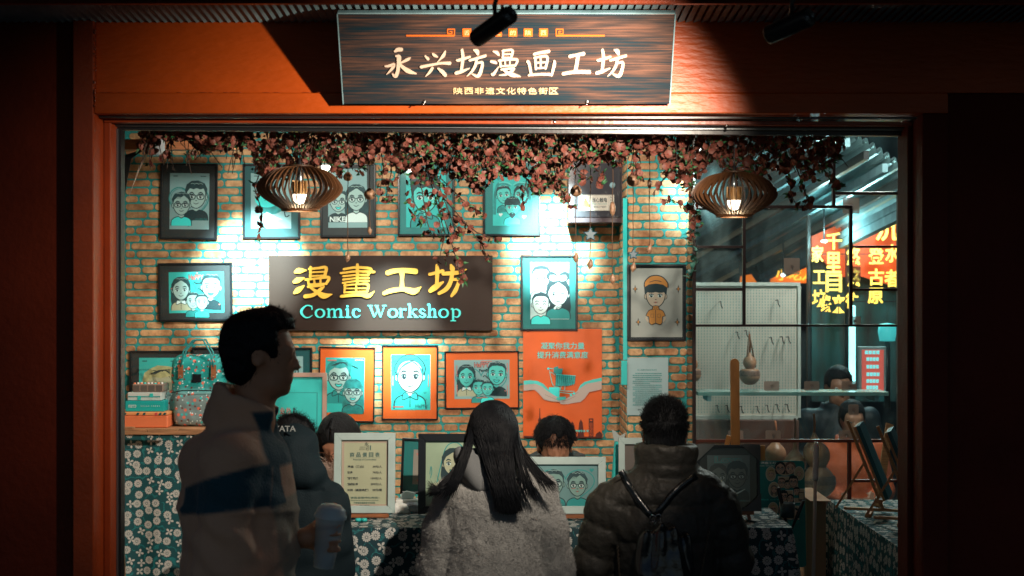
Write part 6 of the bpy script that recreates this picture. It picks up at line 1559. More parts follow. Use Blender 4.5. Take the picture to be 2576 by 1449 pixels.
V, Fq = surface_nets(bp_sdf, (c[0]-.19, 6.86, z0-.01), (c[0]+.17, 7.13, z0+.37), .007); V[:, 2] = np.maximum(V[:, 2], z0+.001)
np_mesh('bag', V, Fq, bm, bp_)
for s_ in (-1, 1):
    pts = [(c[0]-.075, 6.94+.02*s_, z0+.29), (c[0]-.062, 6.955+.03*s_, z0+.37), (c[0]-.02, 6.97+.03*s_, z0+.42), (c[0]+.03, 6.97+.03*s_, z0+.42), (c[0]+.068, 6.955+.03*s_, z0+.36), (c[0]+.085, 6.94+.02*s_, z0+.29)]
    MB().tube([Vector((x, z, y)).xzy for x, y, z in pts] if False else pts, .009, 8, flat=.45).build('handle', M('teal_webbing', (.02, .26, .27), .6), bp_)
MB().box(c[0]-.02, c[0]+.022, 6.926, 6.930, z0+.215, z0+.255).build('label_patch', black_frame, bp_)
MB().tube([(c[0]-.12, 6.915, z0+.165), (c[0]-.06, 6.898, z0+.178), (c[0]+.07, 6.898, z0+.178), (c[0]+.13, 6.915, z0+.165)], .003, 6).build('zip', black_frame, bp_)
for x in (-.075, .085):
    MB().box(c[0]+x-.012, c[0]+x+.012, 6.916, 6.922, z0+.235, z0+.30).build('handle_tab', wood_red, bp_)
    MB().ell((c[0]+x, 6.912, z0+.245), (.004, .003, .004), 6).build('rivet', screw_m, bp_)
# pale board leaning by the left jamb, low
lb_ = thing('leaning_board', 'pale wooden board leaning against the tall table, low at the left jamb', 'board', (P(290, 0, 6.4).x, 6.4, 0))
mb = MB(); q = [P(275, 1290, 6.75), P(290, 1300, 6.75), P(318, 1449, 6.4), P(326, 1500, 6.3)]
A = P(283, 1300, 6.76); B = Vector((A.x+.14, 6.35, .004)); MB().bar(B, A, .10, .012, 0, (.3, -1, 0)).build('panel', wood, lb_)

# ================================================================ easels with canvases on the right table (seen from behind)
def back_easel(label, x, Y, k=1.0, rz=1.15, text=None):
    t = thing('canvas_easel', label, 'table easel', (x, Y, RT+.001), (0, 0, rz), group='easels on the right hand table')
    s = k; w = wood
    MB().box(-.09*s, .09*s, -.012, .012, 0, .014).build('base_bar', w, t, local=True, bevel=.001); MB().box(-.012, .012, -.12*s, .10*s, .0145, .026).build('base_foot', w, t, local=True, bevel=.001)
    top = Vector((0, .085*s, .36*s)); MB().bar((0, -.05*s, .02), top, .022, .012, 0, (0, -1, .3)).build('mast', w, t, local=True)
    MB().bar((0, .13*s, .02), (0, .02*s, .20*s), .016, .010, 0, (0, 1, .3)).build('strut', w, t, local=True)
    MB().box(-.05*s, .05*s, -.050*s, -.020*s, .050*s, .062*s).build('ledge', w, t, local=True)
    # canvas leaning on the front of the mast
    dd = (top-Vector((0, -.05*s, .02))).normalized(); T = Matrix.Translation((0, -.055*s, .064*s)) @ Matrix.Rotation(-math.atan2(dd.y, dd.z), 4, 'X')
    W3, H3 = .20*s, .30*s
    MB().box(-W3/2, W3/2, -.028, -.012, 0, H3, 0, T).build('canvas', M('teal_canvas_edge', (.01, .11, .14), .5), t, local=True)
    m_ = MB()
    for q in ((-W3/2, -W3/2+.018, 0, H3), (W3/2-.018, W3/2, 0, H3), (-W3/2+.0185, W3/2-.0185, 0, .018), (-W3/2+.0185, W3/2-.0185, H3-.018, H3)): m_.box(q[0], q[1], -.0115, -.002, q[2], q[3], 0, T)
    m_.build('stretcher', w, t, local=True)
    MB().bar(T @ Vector((0, -.001, .02)), T @ Vector((0, -.001, H3-.02)), .012, .006).build('clamp_bar', wood_red, t, local=True)
    return t
back_easel('small wooden easel with a teal-edged canvas seen from the side on the right table', P(2196, 0, 6.15).x, 6.20, 1.12, 1.25)
back_easel('second small easel with a canvas, partly hidden by the right door jamb', P(2272, 0, 5.92).x, 5.95, 1.12, 1.25)
sk_ = thing('inscribed_stick', 'wooden strip with red characters leaning behind the nearer canvas easel', 'wooden strip', (P(2215, 0, 6.45).x, 6.45, RT+.002))
A = Vector((P(2205, 0, 6.4).x, 6.38, RT+.003)); B = P(2238, 1067, 6.62)
MB().bar(A, B, .035, .010, 0, (0, -1, 0)).build('strip', wood, sk_)
x_ = (B-A).normalized(); rx_ = x_.cross(Vector((0, -1, 0))).normalized(); m_ = MB()
T = Matrix(((rx_.x, -x_.cross(rx_).x, x_.x, A.x), (rx_.y, -x_.cross(rx_).y, x_.y, A.y), (rx_.z, -x_.cross(rx_).z, x_.z, A.z), (0, 0, 0, 1)))
for i, c_ in enumerate('沉香木'): put_text(m_, c_, -.011, .011, .20-i*.035, .225-i*.035, -.0065, 0, .02, T)
m_.build('lettering', M('red_ink', (.6, .06, .03), .5), sk_)
# ================================================================ glass partition on the right
YG = 7.12
gw = thing('glass_partition', 'black barred glass partition looking into the neighbouring gourd stall', 'partition', (P(2000, 0, YG).x, YG, 0))
barm = M('dark_bar_paint', (.022, .012, .012), .35); barr = M('brown_red_bar_paint', (.10, .025, .015), .4)
def gbar(x0, y0, x1, y1, d=.03, m=None, dy=0):
    a = P(x0-(.8 if x1-x0 < 12 else 0), y0-(.8 if y1-y0 < 12 else 0), YG); b = P(x1+(.8 if x1-x0 < 12 else 0), y1+(.8 if y1-y0 < 12 else 0), YG); MB().box(a.x, b.x, YG-d+dy, YG-.003+dy, b.z, a.z).build('glazing_bar', m or barm, gw, bevel=.0015)
gbar(1742, 290, 1748, 1340, .034); gbar(2255, 480, 2263, 1340, .034); gbar(1867, 525, 1873, 816); gbar(2092, 300, 2098, 517); gbar(2135, 525, 2141, 816)
gbar(1749, 518, 2141, 524, .028); gbar(1749, 619, 1866, 624, .028); gbar(1749, 725, 1866, 731, .028); gbar(1749, 816.5, 2254, 821, .028)
gbar(2142, 619, 2254, 623, .028); gbar(2142, 726, 2254, 731, .028); gbar(2099, 484, 2254, 490, .028); gbar(2263.5, 300, 2280, 1340, .04, barr)
gbar(1749, 1105, 2254, 1111, .028, barr); gbar(2131, 1112, 2138, 1340, .028, barr); gbar(2139, 1206, 2254, 1211, .026, barr); gbar(1749, 1112, 1755, 1340, .028, barr)
for x0, y0, x1, y1 in ((1749, 300, 2091, 517), (2099, 300, 2254, 483), (1749, 525, 1866, 618), (1749, 625, 1866, 724), (1749, 732, 1866, 816), (1874, 525, 2134, 816), (2142, 491, 2254, 618), (2142, 624, 2254, 725), (2142, 732, 2254, 816), (1749, 822, 2254, 1104), (1756, 1112, 2130, 1340), (2139, 1112, 2254, 1205), (2139, 1212, 2254, 1340)):
    a = P(x0, y0, YG); b = P(x1, y1, YG); MB().box(a.x-.003, b.x+.003, YG-.012, YG-.008, b.z-.003, a.z+.003).build('glass_pane', window_glass, gw)
stk = M('clear_beige_sticker', (.46, .36, .30), .3, alpha=.55); hookm = M('hook_grey', (.12, .13, .13), .3, metal=.6)
NAMES = ['beside the gourd stall neon, upper middle pane', 'on the right column, third pane down', 'on the right column above the long bar', 'high beside the black corner of bars', 'left of the three above the glass shelf', 'middle of the three above the glass shelf', 'right of the three above the glass shelf', 'leftmost just above the brown lower bar', 'second from left above the brown lower bar', 'rightmost above the brown lower bar', 'in front of the boy in orange']
for (x, y, w, h), lb in zip(((1992, 670, 40, 42), (2148, 690, 34, 40), (2150, 808, 30, 24), (2141, 517, 42, 40), (1941, 971, 38, 24), (2042, 971, 38, 24), (2136, 971, 38, 24), (1851, 1095, 38, 24), (1945, 1095, 38, 24), (2129, 1095, 38, 24), (2147, 1031, 26, 27)), NAMES):
    c = P(x, y, YG-.0145); t = thing('adhesive_hook', 'clear adhesive hook '+lb, 'hook', c, group='adhesive hooks on the glass partition')
    a_, b_ = w/F*YG/2, h/F*YG/2; k = .004
    MB().prism([(-a_+k, -b_), (a_-k, -b_), (a_, -b_+k), (a_, b_-k), (a_-k, b_), (-a_+k, b_), (-a_, b_-k), (-a_, -b_+k)], -.001, .001).build('pad', stk, t, local=True)
    MB().lathe([(.0001, 0), (.007, 0), (.008, .002)], 14, 0, Matrix.Rotation(PI/2, 4, 'X')).tube([(0, -.003, .002), (0, -.004, -.01), (0, -.010, -.014), (0, -.014, -.009)], .0012, 6).build('hook', hookm, t, local=True)

# ================================================================ the neighbouring gourd stall
pb = thing('pegboard', 'pale perforated pegboard with metal hooks behind the glass', 'pegboard', P(1880, 880, 8.1))
a = P(1690, 712, 8.1); b = P(2012, 1050, 8.1)
MB().box(a.x, b.x, 8.1, 8.115, b.z, a.z).build('panel', M('peg_panel', (.74, .62, .53), .5, var=.04, vscale=3), pb)
mb = MB(); px = a.x+.02; k = 0
while px < b.x-.02:
    pz = b.z+.03
    while pz < a.z-.03: mb.add([(px-.003, 8.0985, pz-.0045), (px+.003, 8.0985, pz-.0045), (px+.003, 8.0985, pz+.0045), (px-.003, 8.0985, pz+.0045)], [(0, 1, 2, 3)]); pz += .0165
    px += .0165
kind(mb.build('hole', M('peg_hole', (.30, .44, .40), .6), pb), 'stuff')
mb = MB(); mb.box(a.x, b.x, 8.085, 8.0995, a.z-.016, a.z+.004).box(b.x-.014, b.x+.003, 8.085, 8.0995, b.z, a.z-.0165).box(a.x, b.x-.0145, 8.085, 8.0995, b.z-.01, b.z+.012); mb.build('rim', M('peg_rim', (.62, .62, .56), .4), pb)
for x, y in ((1872, 832), (1935, 850), (1962, 848), (1978, 848), (1951, 756), (1808, 760), (1800, 1020), (1825, 1020), (1860, 1022), (1900, 1022), (1925, 1020), (1950, 1018), (1975, 1018), (1850, 836)):
    p = P(x, y, 8.09); MB().tube([p, p+Vector((.004, -.05, .004)), p+Vector((.006, -.055, -.02)), p+Vector((.014, -.06, -.035))], .003, 6).build('hook', black_metal, pb)
def gourd(label, x, ytop, yu, ru, yl, rl, Y, yneck=None, dx=0, strap=None):
    k = Y/F; t = thing('gourd', label, 'gourd', P(x+dx, yl, Y), group='carved gourds in the neighbouring stall')
    zu = (yl-yu)*k; zt = (yl-ytop)*k; ru *= k; rl *= k; xs = -dx*k
    prof = [(.0001, -rl), (rl*.5, -rl*.88), (rl*.9, -rl*.45), (rl, 0), (rl*.88, rl*.5), (rl*.6, zu*.5 if rl*.9 < zu*.5 else zu*.48), (ru*.62, zu-ru*1.0), (ru*.92, zu-ru*.5), (ru, zu), (ru*.85, zu+ru*.5), (ru*.45, zu+ru*.95), (ru*.2, zu+ru*1.35), (.006, zt)]
    prof = [(r, z) for r, z, _ in catmull([(r, z, 0) for r, z in prof], 3)]
    V = [(max(r, .0001), z) for r, z in prof]
    m = MB(); m.lathe(V, 26); m.v = [(x_+xs*min(1, max(0, z_/zt)), y_, z_) for x_, y_, z_ in m.v]
    m.build('shell', gourd_m, t, local=True)
    MB().lathe([(rl*1.004, -.1*rl), (rl*1.012, 0), (rl*.985, .25*rl), (rl*.93, .42*rl)], 26).build('carved_band', gourd_d, t, local=True)
    MB().tube([(xs, 0, zt-.002), (xs+.003, 0, zt+.05), (xs-.002, 0, zt+.10)], .006, 7).build('stalk', M('orange_cord', (.5, .14, .05), .6), t, local=True)
    if strap: MB().tube([(xs-.02, -.01, zu*.9), (xs-.012, -.01, zt+.02), (xs-.004, 0, zt+.12), (xs+.012, -.01, zt+.02), (xs+.03, -.01, zu*.6)], .005, 7).build('strap', M('brown_strap', (.22, .12, .08), .6), t, local=True)
    return t
gourd('small hanging gourd with a strap on the pegboard', 1886, 885, 911, 17, 943, 26, 7.95, strap=1)
gourd('largest speckled double gourd beside the white pole', 2048, 1088, 1140, 33, 1212, 40, 7.5, dx=14)
gourd('pear-shaped carved gourd hanging left of the largest gourd', 2000, 1100, 1165, 28, 1215, 36, 7.55)
gourd('gourd partly hidden behind the teal display board', 1951, 1105, 1142, 27, 1195, 36, 7.65)
gourd('gourd at the pillar edge, only its side showing on the pegboard', 1742, 895, 915, 14, 940, 22, 7.95)
for x, y in ((1951, 1075), (2045, 1020), (2003, 1080), (1900, 1070)):
    pass
sh = thing('glass_shelf', 'long glass shelf behind the partition at the height of the boy head', 'shelf', P(1990, 990, 7.5))
a = P(1752, 984, 7.42); b = P(2227, 993, 7.42)
MB().box(a.x, b.x, 7.35, 7.55, b.z, a.z).build('pane', M('shelf_glass_edge', (.30, .50, .46), .15, spec=.8), sh)
MB().box(a.x+.05, a.x+.07, 7.36, 7.55, b.z-.03, b.z-.001).box(b.x-.07, b.x-.05, 7.36, 7.55, b.z-.03, b.z-.001).build('bracket', steel, sh)
lowc = thing('stall_counter', 'dark red-brown counter of the neighbouring stall under the pegboard', 'counter', P(1850, 1449, 8.3).xy.to_3d())
MB().box(P(1690, 0, 8.05).x, P(2010, 0, 8.05).x, 8.05, 8.6, 0, P(0, 1057, 8.05).z).build('front', M('stall_brown', (.13, .05, .035), .5, var=.25, vscale=6), lowc, bevel=.004)

# beyond: dim street stall, neon poem, lamps, ribbed canopy
bl = thing('neighbour_building', 'dim timber market building across the passage with a glowing red panel', 'building', (5, 13, 0))
MB().box(2.2, 9.5, 13.5, 13.8, 0, 3.4).build('wall', M('far_wall_paint', (.030, .055, .060), .6, var=.7, vscale=2.2, stretch=(3, 1, .6)), bl)
def fbox(x0, y0, x1, y1, Y, name, m, d=.05, par=None): a = P(x0, y0, Y); b = P(x1, y1, Y); return MB().box(a.x, b.x, Y, Y+d, b.z, a.z).build(name, m, par or bl)
pan = M('glowing_red_panel', (.5, .06, .01), .5, emit=(1, .13, .015), es=.55)
_n = pan.node_tree.nodes; _l = pan.node_tree.links; _t = _n.new('ShaderNodeTexNoise'); _t.inputs['Scale'].default_value = 3.5; _t.inputs['Detail'].default_value = 4; _g = _n.new('ShaderNodeNewGeometry'); _l.new(_g.outputs['Position'], _t.inputs[0])
_r = _n.new('ShaderNodeMapRange'); _r.inputs[1].default_value = .3; _r.inputs[2].default_value = .7; _r.inputs[3].default_value = .12; _r.inputs[4].default_value = .75; _l.new(_t.outputs[0], _r.inputs[0]); _l.new(_r.outputs[0], _n['Principled BSDF'].inputs['Emission Strength'])
q = [P(2040, 596, 10.3), P(2290, 488, 10.3), P(2290, 760, 10.3), P(2140, 760, 10.3), P(2128, 775, 10.3), P(2040, 735, 10.3)]
MB().prism([(p.x, p.z) for p in [P(2042, 594, 10.3), P(2300, 486, 10.3), P(2300, 735, 10.3), P(2150, 690, 10.3), P(2110, 700, 10.3), P(2060, 640, 10.3), P(2042, 645, 10.3)]], 10.3, 10.34).build('panel', pan, bl)
MB().prism([(p.x, p.z) for p in [P(2042, 600, 10.5), P(2300, 490, 10.5), P(2300, 1010, 10.5), P(2042, 1010, 10.5)]], 10.5, 10.55).build('hanging_cloth', M('brown_hanging', (.10, .075, .06), .7, var=.7, vscale=3, stretch=(5, 1, .5), col2=(.02, .12, .12)), bl)
for x in (2032, 2130, 2262): fbox(x, 540, x+7, 1300, 10.2, 'post', black_metal)
neon = M('yellow_neon', (1, .6, .1), .5, emit=(1, .50, .05), es=1.9)
NEON = [('家', 2042, 2072, 618, 660), ('工', 2046, 2076, 680, 714), ('坊', 2044, 2076, 728, 772), ('千', 2078, 2118, 585, 628), ('里', 2078, 2116, 634, 688), ('目', 2078, 2118, 690, 735), ('来', 2092, 2128, 742, 788), ('缘', 2066, 2092, 742, 786),
        ('之', 2130, 2168, 562, 606), ('悠', 2130, 2164, 620, 668), ('悠', 2132, 2164, 675, 722), ('往', 2128, 2160, 736, 776), ('沉', 2202, 2262, 546, 606), ('登', 2186, 2224, 624, 664), ('古', 2186, 2224, 676, 718), ('原', 2184, 2222, 724, 764), ('水', 2228, 2262, 615, 660), ('者', 2226, 2262, 678, 722)]
nn2 = thing('neon_poem', 'glowing yellow neon characters in columns over the red panel behind the glass', 'neon sign', P(2150, 660, 10.1))
for c_, x0, x1, y0, y1 in NEON:
    a = P(x0, y0, 10.1); b = P(x1, y1, 10.1); m = MB(); put_text(m, c_, a.x, b.x, b.z, a.z, 10.1, 0, .018, back=10.115); m.build('neon_character', neon, nn2)
MB().box(P(2040, 0, 10.1).x, P(2265, 0, 10.1).x, 10.12, 10.13, P(0, 760, 10.1).z, P(0, 757, 10.1).z).box(P(2040, 0, 10.1).x, P(2265, 0, 10.1).x, 10.12, 10.13, P(0, 640, 10.1).z, P(0, 638, 10.1).z).build('mounting_rail', black_metal, nn2)
tube_m = M('cyan_tube', (.6, 1, 1), .5, emit=(.45, 1, 1), es=2.2); white_e = M('white_lamp', (1, 1, 1), .5, emit=(.85, 1, 1), es=2.5)
def blob(label, name, cat, x, y, rx, ry, Y, m, g=None):
    t = thing(name, label, cat, P(x, y, Y), group=g); MB().ell((0, 0, 0), (rx/F*Y, .05, ry/F*Y), 12).build('bulb', m, t, local=True); MB().tube([(0, 0, ry/F*Y), (0, .0, ry/F*Y+.25)], .006, 6).build('cord', black_metal, t, local=True); return t
blob('round white lamp shining over the red panel behind the glass', 'street_lamp', 'lamp', 2217, 541, 13, 10, 9.9, white_e)
blob('white lamp partly cut off by the door jamb at the right, over the red panel', 'street_lamp', 'lamp', 2252, 508, 9, 7, 9.9, white_e)
blob('small cyan lamp beside the first neon column', 'street_lamp', 'lamp', 2073, 607, 8, 4, 9.9, tube_m)
blob('small white lamp above the pegboard', 'street_lamp', 'lamp', 1970, 692, 6, 5, 11, white_e)
lamp('POINT', 'street_lamp_light', P(2217, 541, 9.7), 35, (.75, 1, 1), size=.06)
t = thing('tube_light', 'vertical cyan tube light behind the right side of the partition', 'tube light', P(2146, 870, 9.6))
MB().box(P(2138, 0, 9.6).x, P(2153, 0, 9.6).x, 9.6, 9.64, P(0, 966, 9.6).z, P(0, 768, 9.6).z).build('tube', tube_m, t, bevel=.01)
MB().box(P(2139, 0, 9.6).x, P(2152, 0, 9.6).x, 9.6, 9.66, P(0, 1300, 9.6).z, P(0, 967, 9.6).z).build('post', black_metal, t)
rs = thing('red_menu_board', 'lit red board with rows of cyan characters behind the glass at the right', 'sign', P(2194, 930, 9.2))
a = P(2160, 872, 9.2); b = P(2230, 990, 9.2)
MB().box(a.x, b.x, 9.2, 9.24, b.z, a.z).build('case', M('board_case', (.25, .40, .40), .4), rs, bevel=.006)
MB().box(a.x+.02, b.x-.02, 9.19, 9.1995, b.z+.02, a.z-.02).build('face', M('lit_red_board', (.6, .08, .06), .5, emit=(1, .16, .12), es=.55), rs)
m = MB(); cy = M('lit_cyan_print', (.3, .9, .9), .5, emit=(.3, 1, 1), es=.7)
for k, (x0, x1, y) in enumerate(((2176, 2214, 886), (2180, 2212, 903), (2180, 2212, 922), (2180, 2214, 941), (2180, 2212, 958), (2180, 2210, 974))):
    for j in range(4): a_ = P(x0+(x1-x0)*j/4, y-4, 9.186); b_ = P(x0+(x1-x0)*(j+.8)/4, y+5, 9.186); m.box(a_.x, b_.x, 9.184, 9.1895, b_.z, a_.z)
kind(m.build('print', cy, rs), 'stuff')
t = thing('round_mirror_lamp', 'rounded cyan lit street stall canister above the red menu board', 'lamp', P(2232, 835, 9.4))
MB().lathe([(.0001, -.06), (.05, -.06), (.06, 0), (.055, .05), (.0001, .06)], 18).build('shade', M('cyan_shade', (.1, .7, .7), .4, emit=(.1, .8, .8), es=.5), t, local=True); MB().tube([(0, 0, -.06), (0, 0, -.5)], .02, 8).build('stand', black_metal, t, local=True)
sl = thing('added_stall_light', 'unseen strip light added to brighten the gourd stall, above the view through the glass', 'strip light', (2.1, 7.6, 2.9))  # added out of view to brighten the stall; no such lamp is seen
MB().box(1.2, 2.6, 7.58, 7.62, 2.92, 2.95).build('housing', white_m, sl)
MB().box(1.2, 2.6, 7.585, 7.615, 2.908, 2.919).build('tube', M('strip_tube', (1, 1, .95), .5, emit=(1, .95, .85), es=14), sl)
MB().tube([(1.4, 7.6, 2.95), (1.4, 7.6, 3.4)], .005, 6).tube([(2.4, 7.6, 2.95), (2.4, 7.6, 3.4)], .005, 6).build('cord', black_metal, sl)
lamp('POINT', 'cyan_lamp_light', P(2073, 612, 9.8), 22, (.6, 1, 1), size=.05)
lamp('POINT', 'added_stall_fill', (1.9, 7.40, 2.6), 120, (1, .95, .86), size=.15)  # added fill light for the pegboard, set apart from the tube
# far orange glow: another lit sign beyond
fs_ = thing('far_shop_sign', 'far glowing orange shop sign seen above the pegboard', 'sign', P(1990, 690, 12.5))
og = M('far_orange_glow', (.9, .25, .03), .5, emit=(1, .2, .02), es=.8)
MB().prism([(p.x, p.z) for p in [P(1940, 712, 12.5), P(1940, 702, 12.5), P(1985, 680, 12.5), P(2052, 664, 12.5), P(2052, 712, 12.5)]], 12.5, 12.55).build('panel', og, fs_)
m = MB(); a = P(1952, 672, 12.45); b = P(2050, 706, 12.45); put_text(m, '小吃人', a.x, b.x, b.z, a.z, 12.45, 0, .02, back=12.47); m.build('lettering', neon, fs_)
MB().prism([(p.x, p.z) for p in [P(1862, 715, 12.6), P(1865, 695, 12.6), P(1890, 690, 12.6), P(1905, 712, 12.6)]], 12.6, 12.65).build('panel', og, fs_)
# ribbed metal canopy
rc = thing('ribbed_canopy', 'ribbed metal canopy receding above the passage beyond the glass', 'canopy', (3, 11, 2.6))
A, B, C, D = P(2330, 470, 8.2), P(1900, 180, 8.2), P(1500, 520, 17), P(1790, 760, 17)
def bil(u, v): return A.lerp(B, u).lerp(D.lerp(C, u), v)
m = MB(); n_ = 24
for j in range(2): pass
vs = []
for j in range(3):
    for i in range(n_*4+1):
        u = i/(n_*4); vs.append(bil(u, j/2)+Vector((0, 0, .03*(1 if i % 4 in (1, 2) else 0))))
w_ = n_*4+1
canm = M('canopy_sheet', (.30, .48, .50), .35, metal=.3, var=.5, vscale=1.4, bump=.1, bscale=3)
m.add([tuple(v) for v in vs]+[tuple(v+Vector((0, 0, .02))) for v in vs], [(j*w_+i, (j+1)*w_+i, (j+1)*w_+i+1, j*w_+i+1) for j in range(2) for i in range(w_-1)]+[(3*w_+j*w_+i+1, 3*w_+(j+1)*w_+i+1, 3*w_+(j+1)*w_+i, 3*w_+j*w_+i) for j in range(2) for i in range(w_-1)])
m.build('sheet', canm, rc)
for i in range(9):
    u = .02+.11*i; a = bil(u, 0)+Vector((0, 0, -.05)); b = bil(u, 1)+Vector((0, 0, -.05)); MB().bar(a, b, .03, .05).build('rafter', black_metal if i % 2 else steel, rc)
a = bil(0, 0)+Vector((0, 0, -.07)); b = bil(0, 1)+Vector((0, 0, -.07)); MB().bar(a, b, .05, .10).build('gutter', steel, rc)
# ================================================================ people
def person(label, loc): return thing('person', label, 'person', loc)
def bbox(pts, pad): pts = np.array(pts); return pts.min(0)-pad, pts.max(0)+pad
def V3(v): return np.array(tuple(v), float)
def yaw(a): return Rz(a)                       # local y axis = facing

def arm_hand(p, sh, el, wr, d, r=(.045, .038, .028)):
    d = smin(d, s_cap(p, sh, el, r[0], r[1]), .02); return smin(d, s_cap(p, el, wr, r[1], r[2]), .01)

def fingers(p, wr, dirv, side, up, d, s=1.0, curl=.6):
    """palm plus five bent fingers; dirv = along the hand, side = thumb side, up = back of the hand"""
    wr, dirv, side, up = [np.array(v, float) for v in (wr, dirv, side, up)]
    palm = wr+dirv*.045*s
    R = np.stack([side, dirv, up], 1)
    d = smin(d, s_ell(p, palm, (.042*s, .052*s, .017*s), R), .012)
    for i, (o, l) in enumerate(((.030, .040), (.011, .045), (-.009, .042), (-.028, .034))):
        a = wr+dirv*.085*s+side*o*s; prev = a; ang = curl*.5
        for k in range(3):
            ll = l*(.95, .62, .5)[k]*s; v = dirv*math.cos(ang)-up*math.sin(ang); b = prev+v*ll
            d = smin(d, s_cap(p, prev, b, .0088*s-.0008*k, .008*s-.0008*k), .003); prev = b; ang += curl*.9
    a = wr+dirv*.03*s+side*.03*s; b = a+(side*.6+dirv*.6-up*.35)*.035*s; c = b+(dirv*.8-up*.6)*.028*s
    d = smin(d, s_cap(p, a, b, .012*s, .0105*s), .008); return smin(d, s_cap(p, b, c, .0105*s, .008*s), .003)

def build_sdf(name, fn, lo, hi, h, mats, parent, midx=None, floor=None):
    V, Fq = surface_nets(fn, lo, hi, h)
    if floor is not None: V[:, 2] = np.maximum(V[:, 2], floor)
    mi = midx(V[Fq].mean(1)) if midx is not None else None
    return np_mesh(name, V, Fq, mats, parent, True, mi)

def strands(name, roots, dirs, lens, mat, parent, r=.0011, seg=7, gravity=.0, curl=.0, fn=None, seed=0, sides=3):
    """many thin tapering hairs in one mesh"""
    rng = np.random.RandomState(seed); n = len(roots); P_ = np.zeros((n, seg+1, 3)); P_[:, 0] = roots
    d = dirs/np.linalg.norm(dirs, axis=1)[:, None]; L = np.array(lens)/seg
    for k in range(seg):
        if fn is not None: d = fn(P_[:, k], d, k/seg, rng)
        d = d+np.array([0, 0, -gravity])+rng.normal(size=(n, 3))*curl; d /= np.linalg.norm(d, axis=1)[:, None]
        P_[:, k+1] = P_[:, k]+d*L[:, None]
    T = np.gradient(P_, axis=1); T /= np.maximum(np.linalg.norm(T, axis=2), 1e-9)[..., None]
    ref = np.array([.31, .77, .55]); U = np.cross(T, ref); U /= np.maximum(np.linalg.norm(U, axis=2), 1e-6)[..., None]; W = np.cross(T, U)
    rad = r*np.linspace(1, .25, seg+1)[None, :, None]
    rings = [P_+rad*(math.cos(a)*U+math.sin(a)*W) for a in [2*PI*i/sides for i in range(sides)]]
    V = np.stack(rings, 2).reshape(-1, 3)          # n, seg+1, sides
    b = (np.arange(n)*(seg+1)*sides)[:, None, None]; k = (np.arange(seg)*sides)[None, :, None]; j = np.arange(sides)[None, None, :]; j2 = (j+1) % sides
    F_ = np.stack([b+k+j, b+k+j2, b+k+sides+j2, b+k+sides+j], -1).reshape(-1, 4)
    return np_mesh(name, V, F_, mat, parent, True)

def legs_sdf(p, hipL, hipR, kneeL, kneeR, footL, footR, r=(.085, .06, .045), d=None):
    for h, k, f in ((hipL, kneeL, footL), (hipR, kneeR, footR)):
        q = smin(s_cap(p, h, k, r[0], r[1]), s_cap(p, k, f, r[1], r[2]), .02); d = q if d is None else smin(d, q, .03)
    return d

def seated_legs(t, cx, Y, seat=.48, fwd=.38, w=.12, shoe=True):
    hl, hr = (cx-w*.8, Y, seat+.08), (cx+w*.8, Y, seat+.08); kl, kr = (cx-w*1.2, Y+fwd, seat+.04), (cx+w*1.2, Y+fwd, seat+.04); fl, fr = (cx-w*1.2, Y+fwd-.02, .09), (cx+w*1.2, Y+fwd-.02, .09)
    build_sdf('trousers', lambda p: legs_sdf(p, hl, hr, kl, kr, fl, fr), (cx-w*1.2-.12, min(Y, Y+fwd)-.14, .03), (cx+w*1.2+.12, max(Y, Y+fwd)+.14, seat+.22), .02, trousers_m, t)
    for x in (cx-w*1.2, cx+w*1.2):
        build_sdf('shoe', lambda p: smin(s_ell(p, (x, Y+fwd+math.copysign(.05, fwd), .045), (.048, .13, .045)), s_cap(p, (x, Y+fwd-.02, .05), (x, Y+fwd-.02, .11), .045, .045), .03), (x-.08, Y+fwd-.22, -.02), (x+.08, Y+fwd+.22, .18), .015, shoe_m, t, floor=.001)
def stool(label, cx, Y, seat=.44):
    t = thing('stool', label, 'stool', (cx, Y, 0), group='low stools at the counter')
    MB().lathe([(.0001, seat), (.15, seat), (.16, seat-.01), (.16, seat-.04), (.0001, seat-.04)], 28).build('seat', wood_red, t, local=True)
    lg = MB().tube([(.09, .09, seat-.04), (.13, .13, .0)], .014, 8).mesh('leg'); lg.materials.append(wood_red)
    for k in range(4): link_mesh('leg', lg, t, rot=(0, 0, k*PI/2))

def body_seated(p, c_head, R, neck, chest, pelvis, shL, elL, wrL, shR, elR, wrR, s=1.0, hands=True, Rh=None):
    d = head_sdf(p, c_head, R, s)
    d = smin(d, s_cap(p, np.array(c_head)+R @ np.array([0, -.03, -.05])*s, neck, .052*s, .055*s), .03)
    d = smin(d, s_ell(p, chest, (.15*s, .10*s, .17*s)), .06); d = smin(d, s_cap(p, chest, pelvis, .10*s, .12*s), .05)
    d = smin(d, s_cap(p, shL, shR, .05*s, .05*s), .05)
    d = arm_hand(p, shL, elL, wrL, d); d = arm_hand(p, shR, elR, wrR, d)
    return d

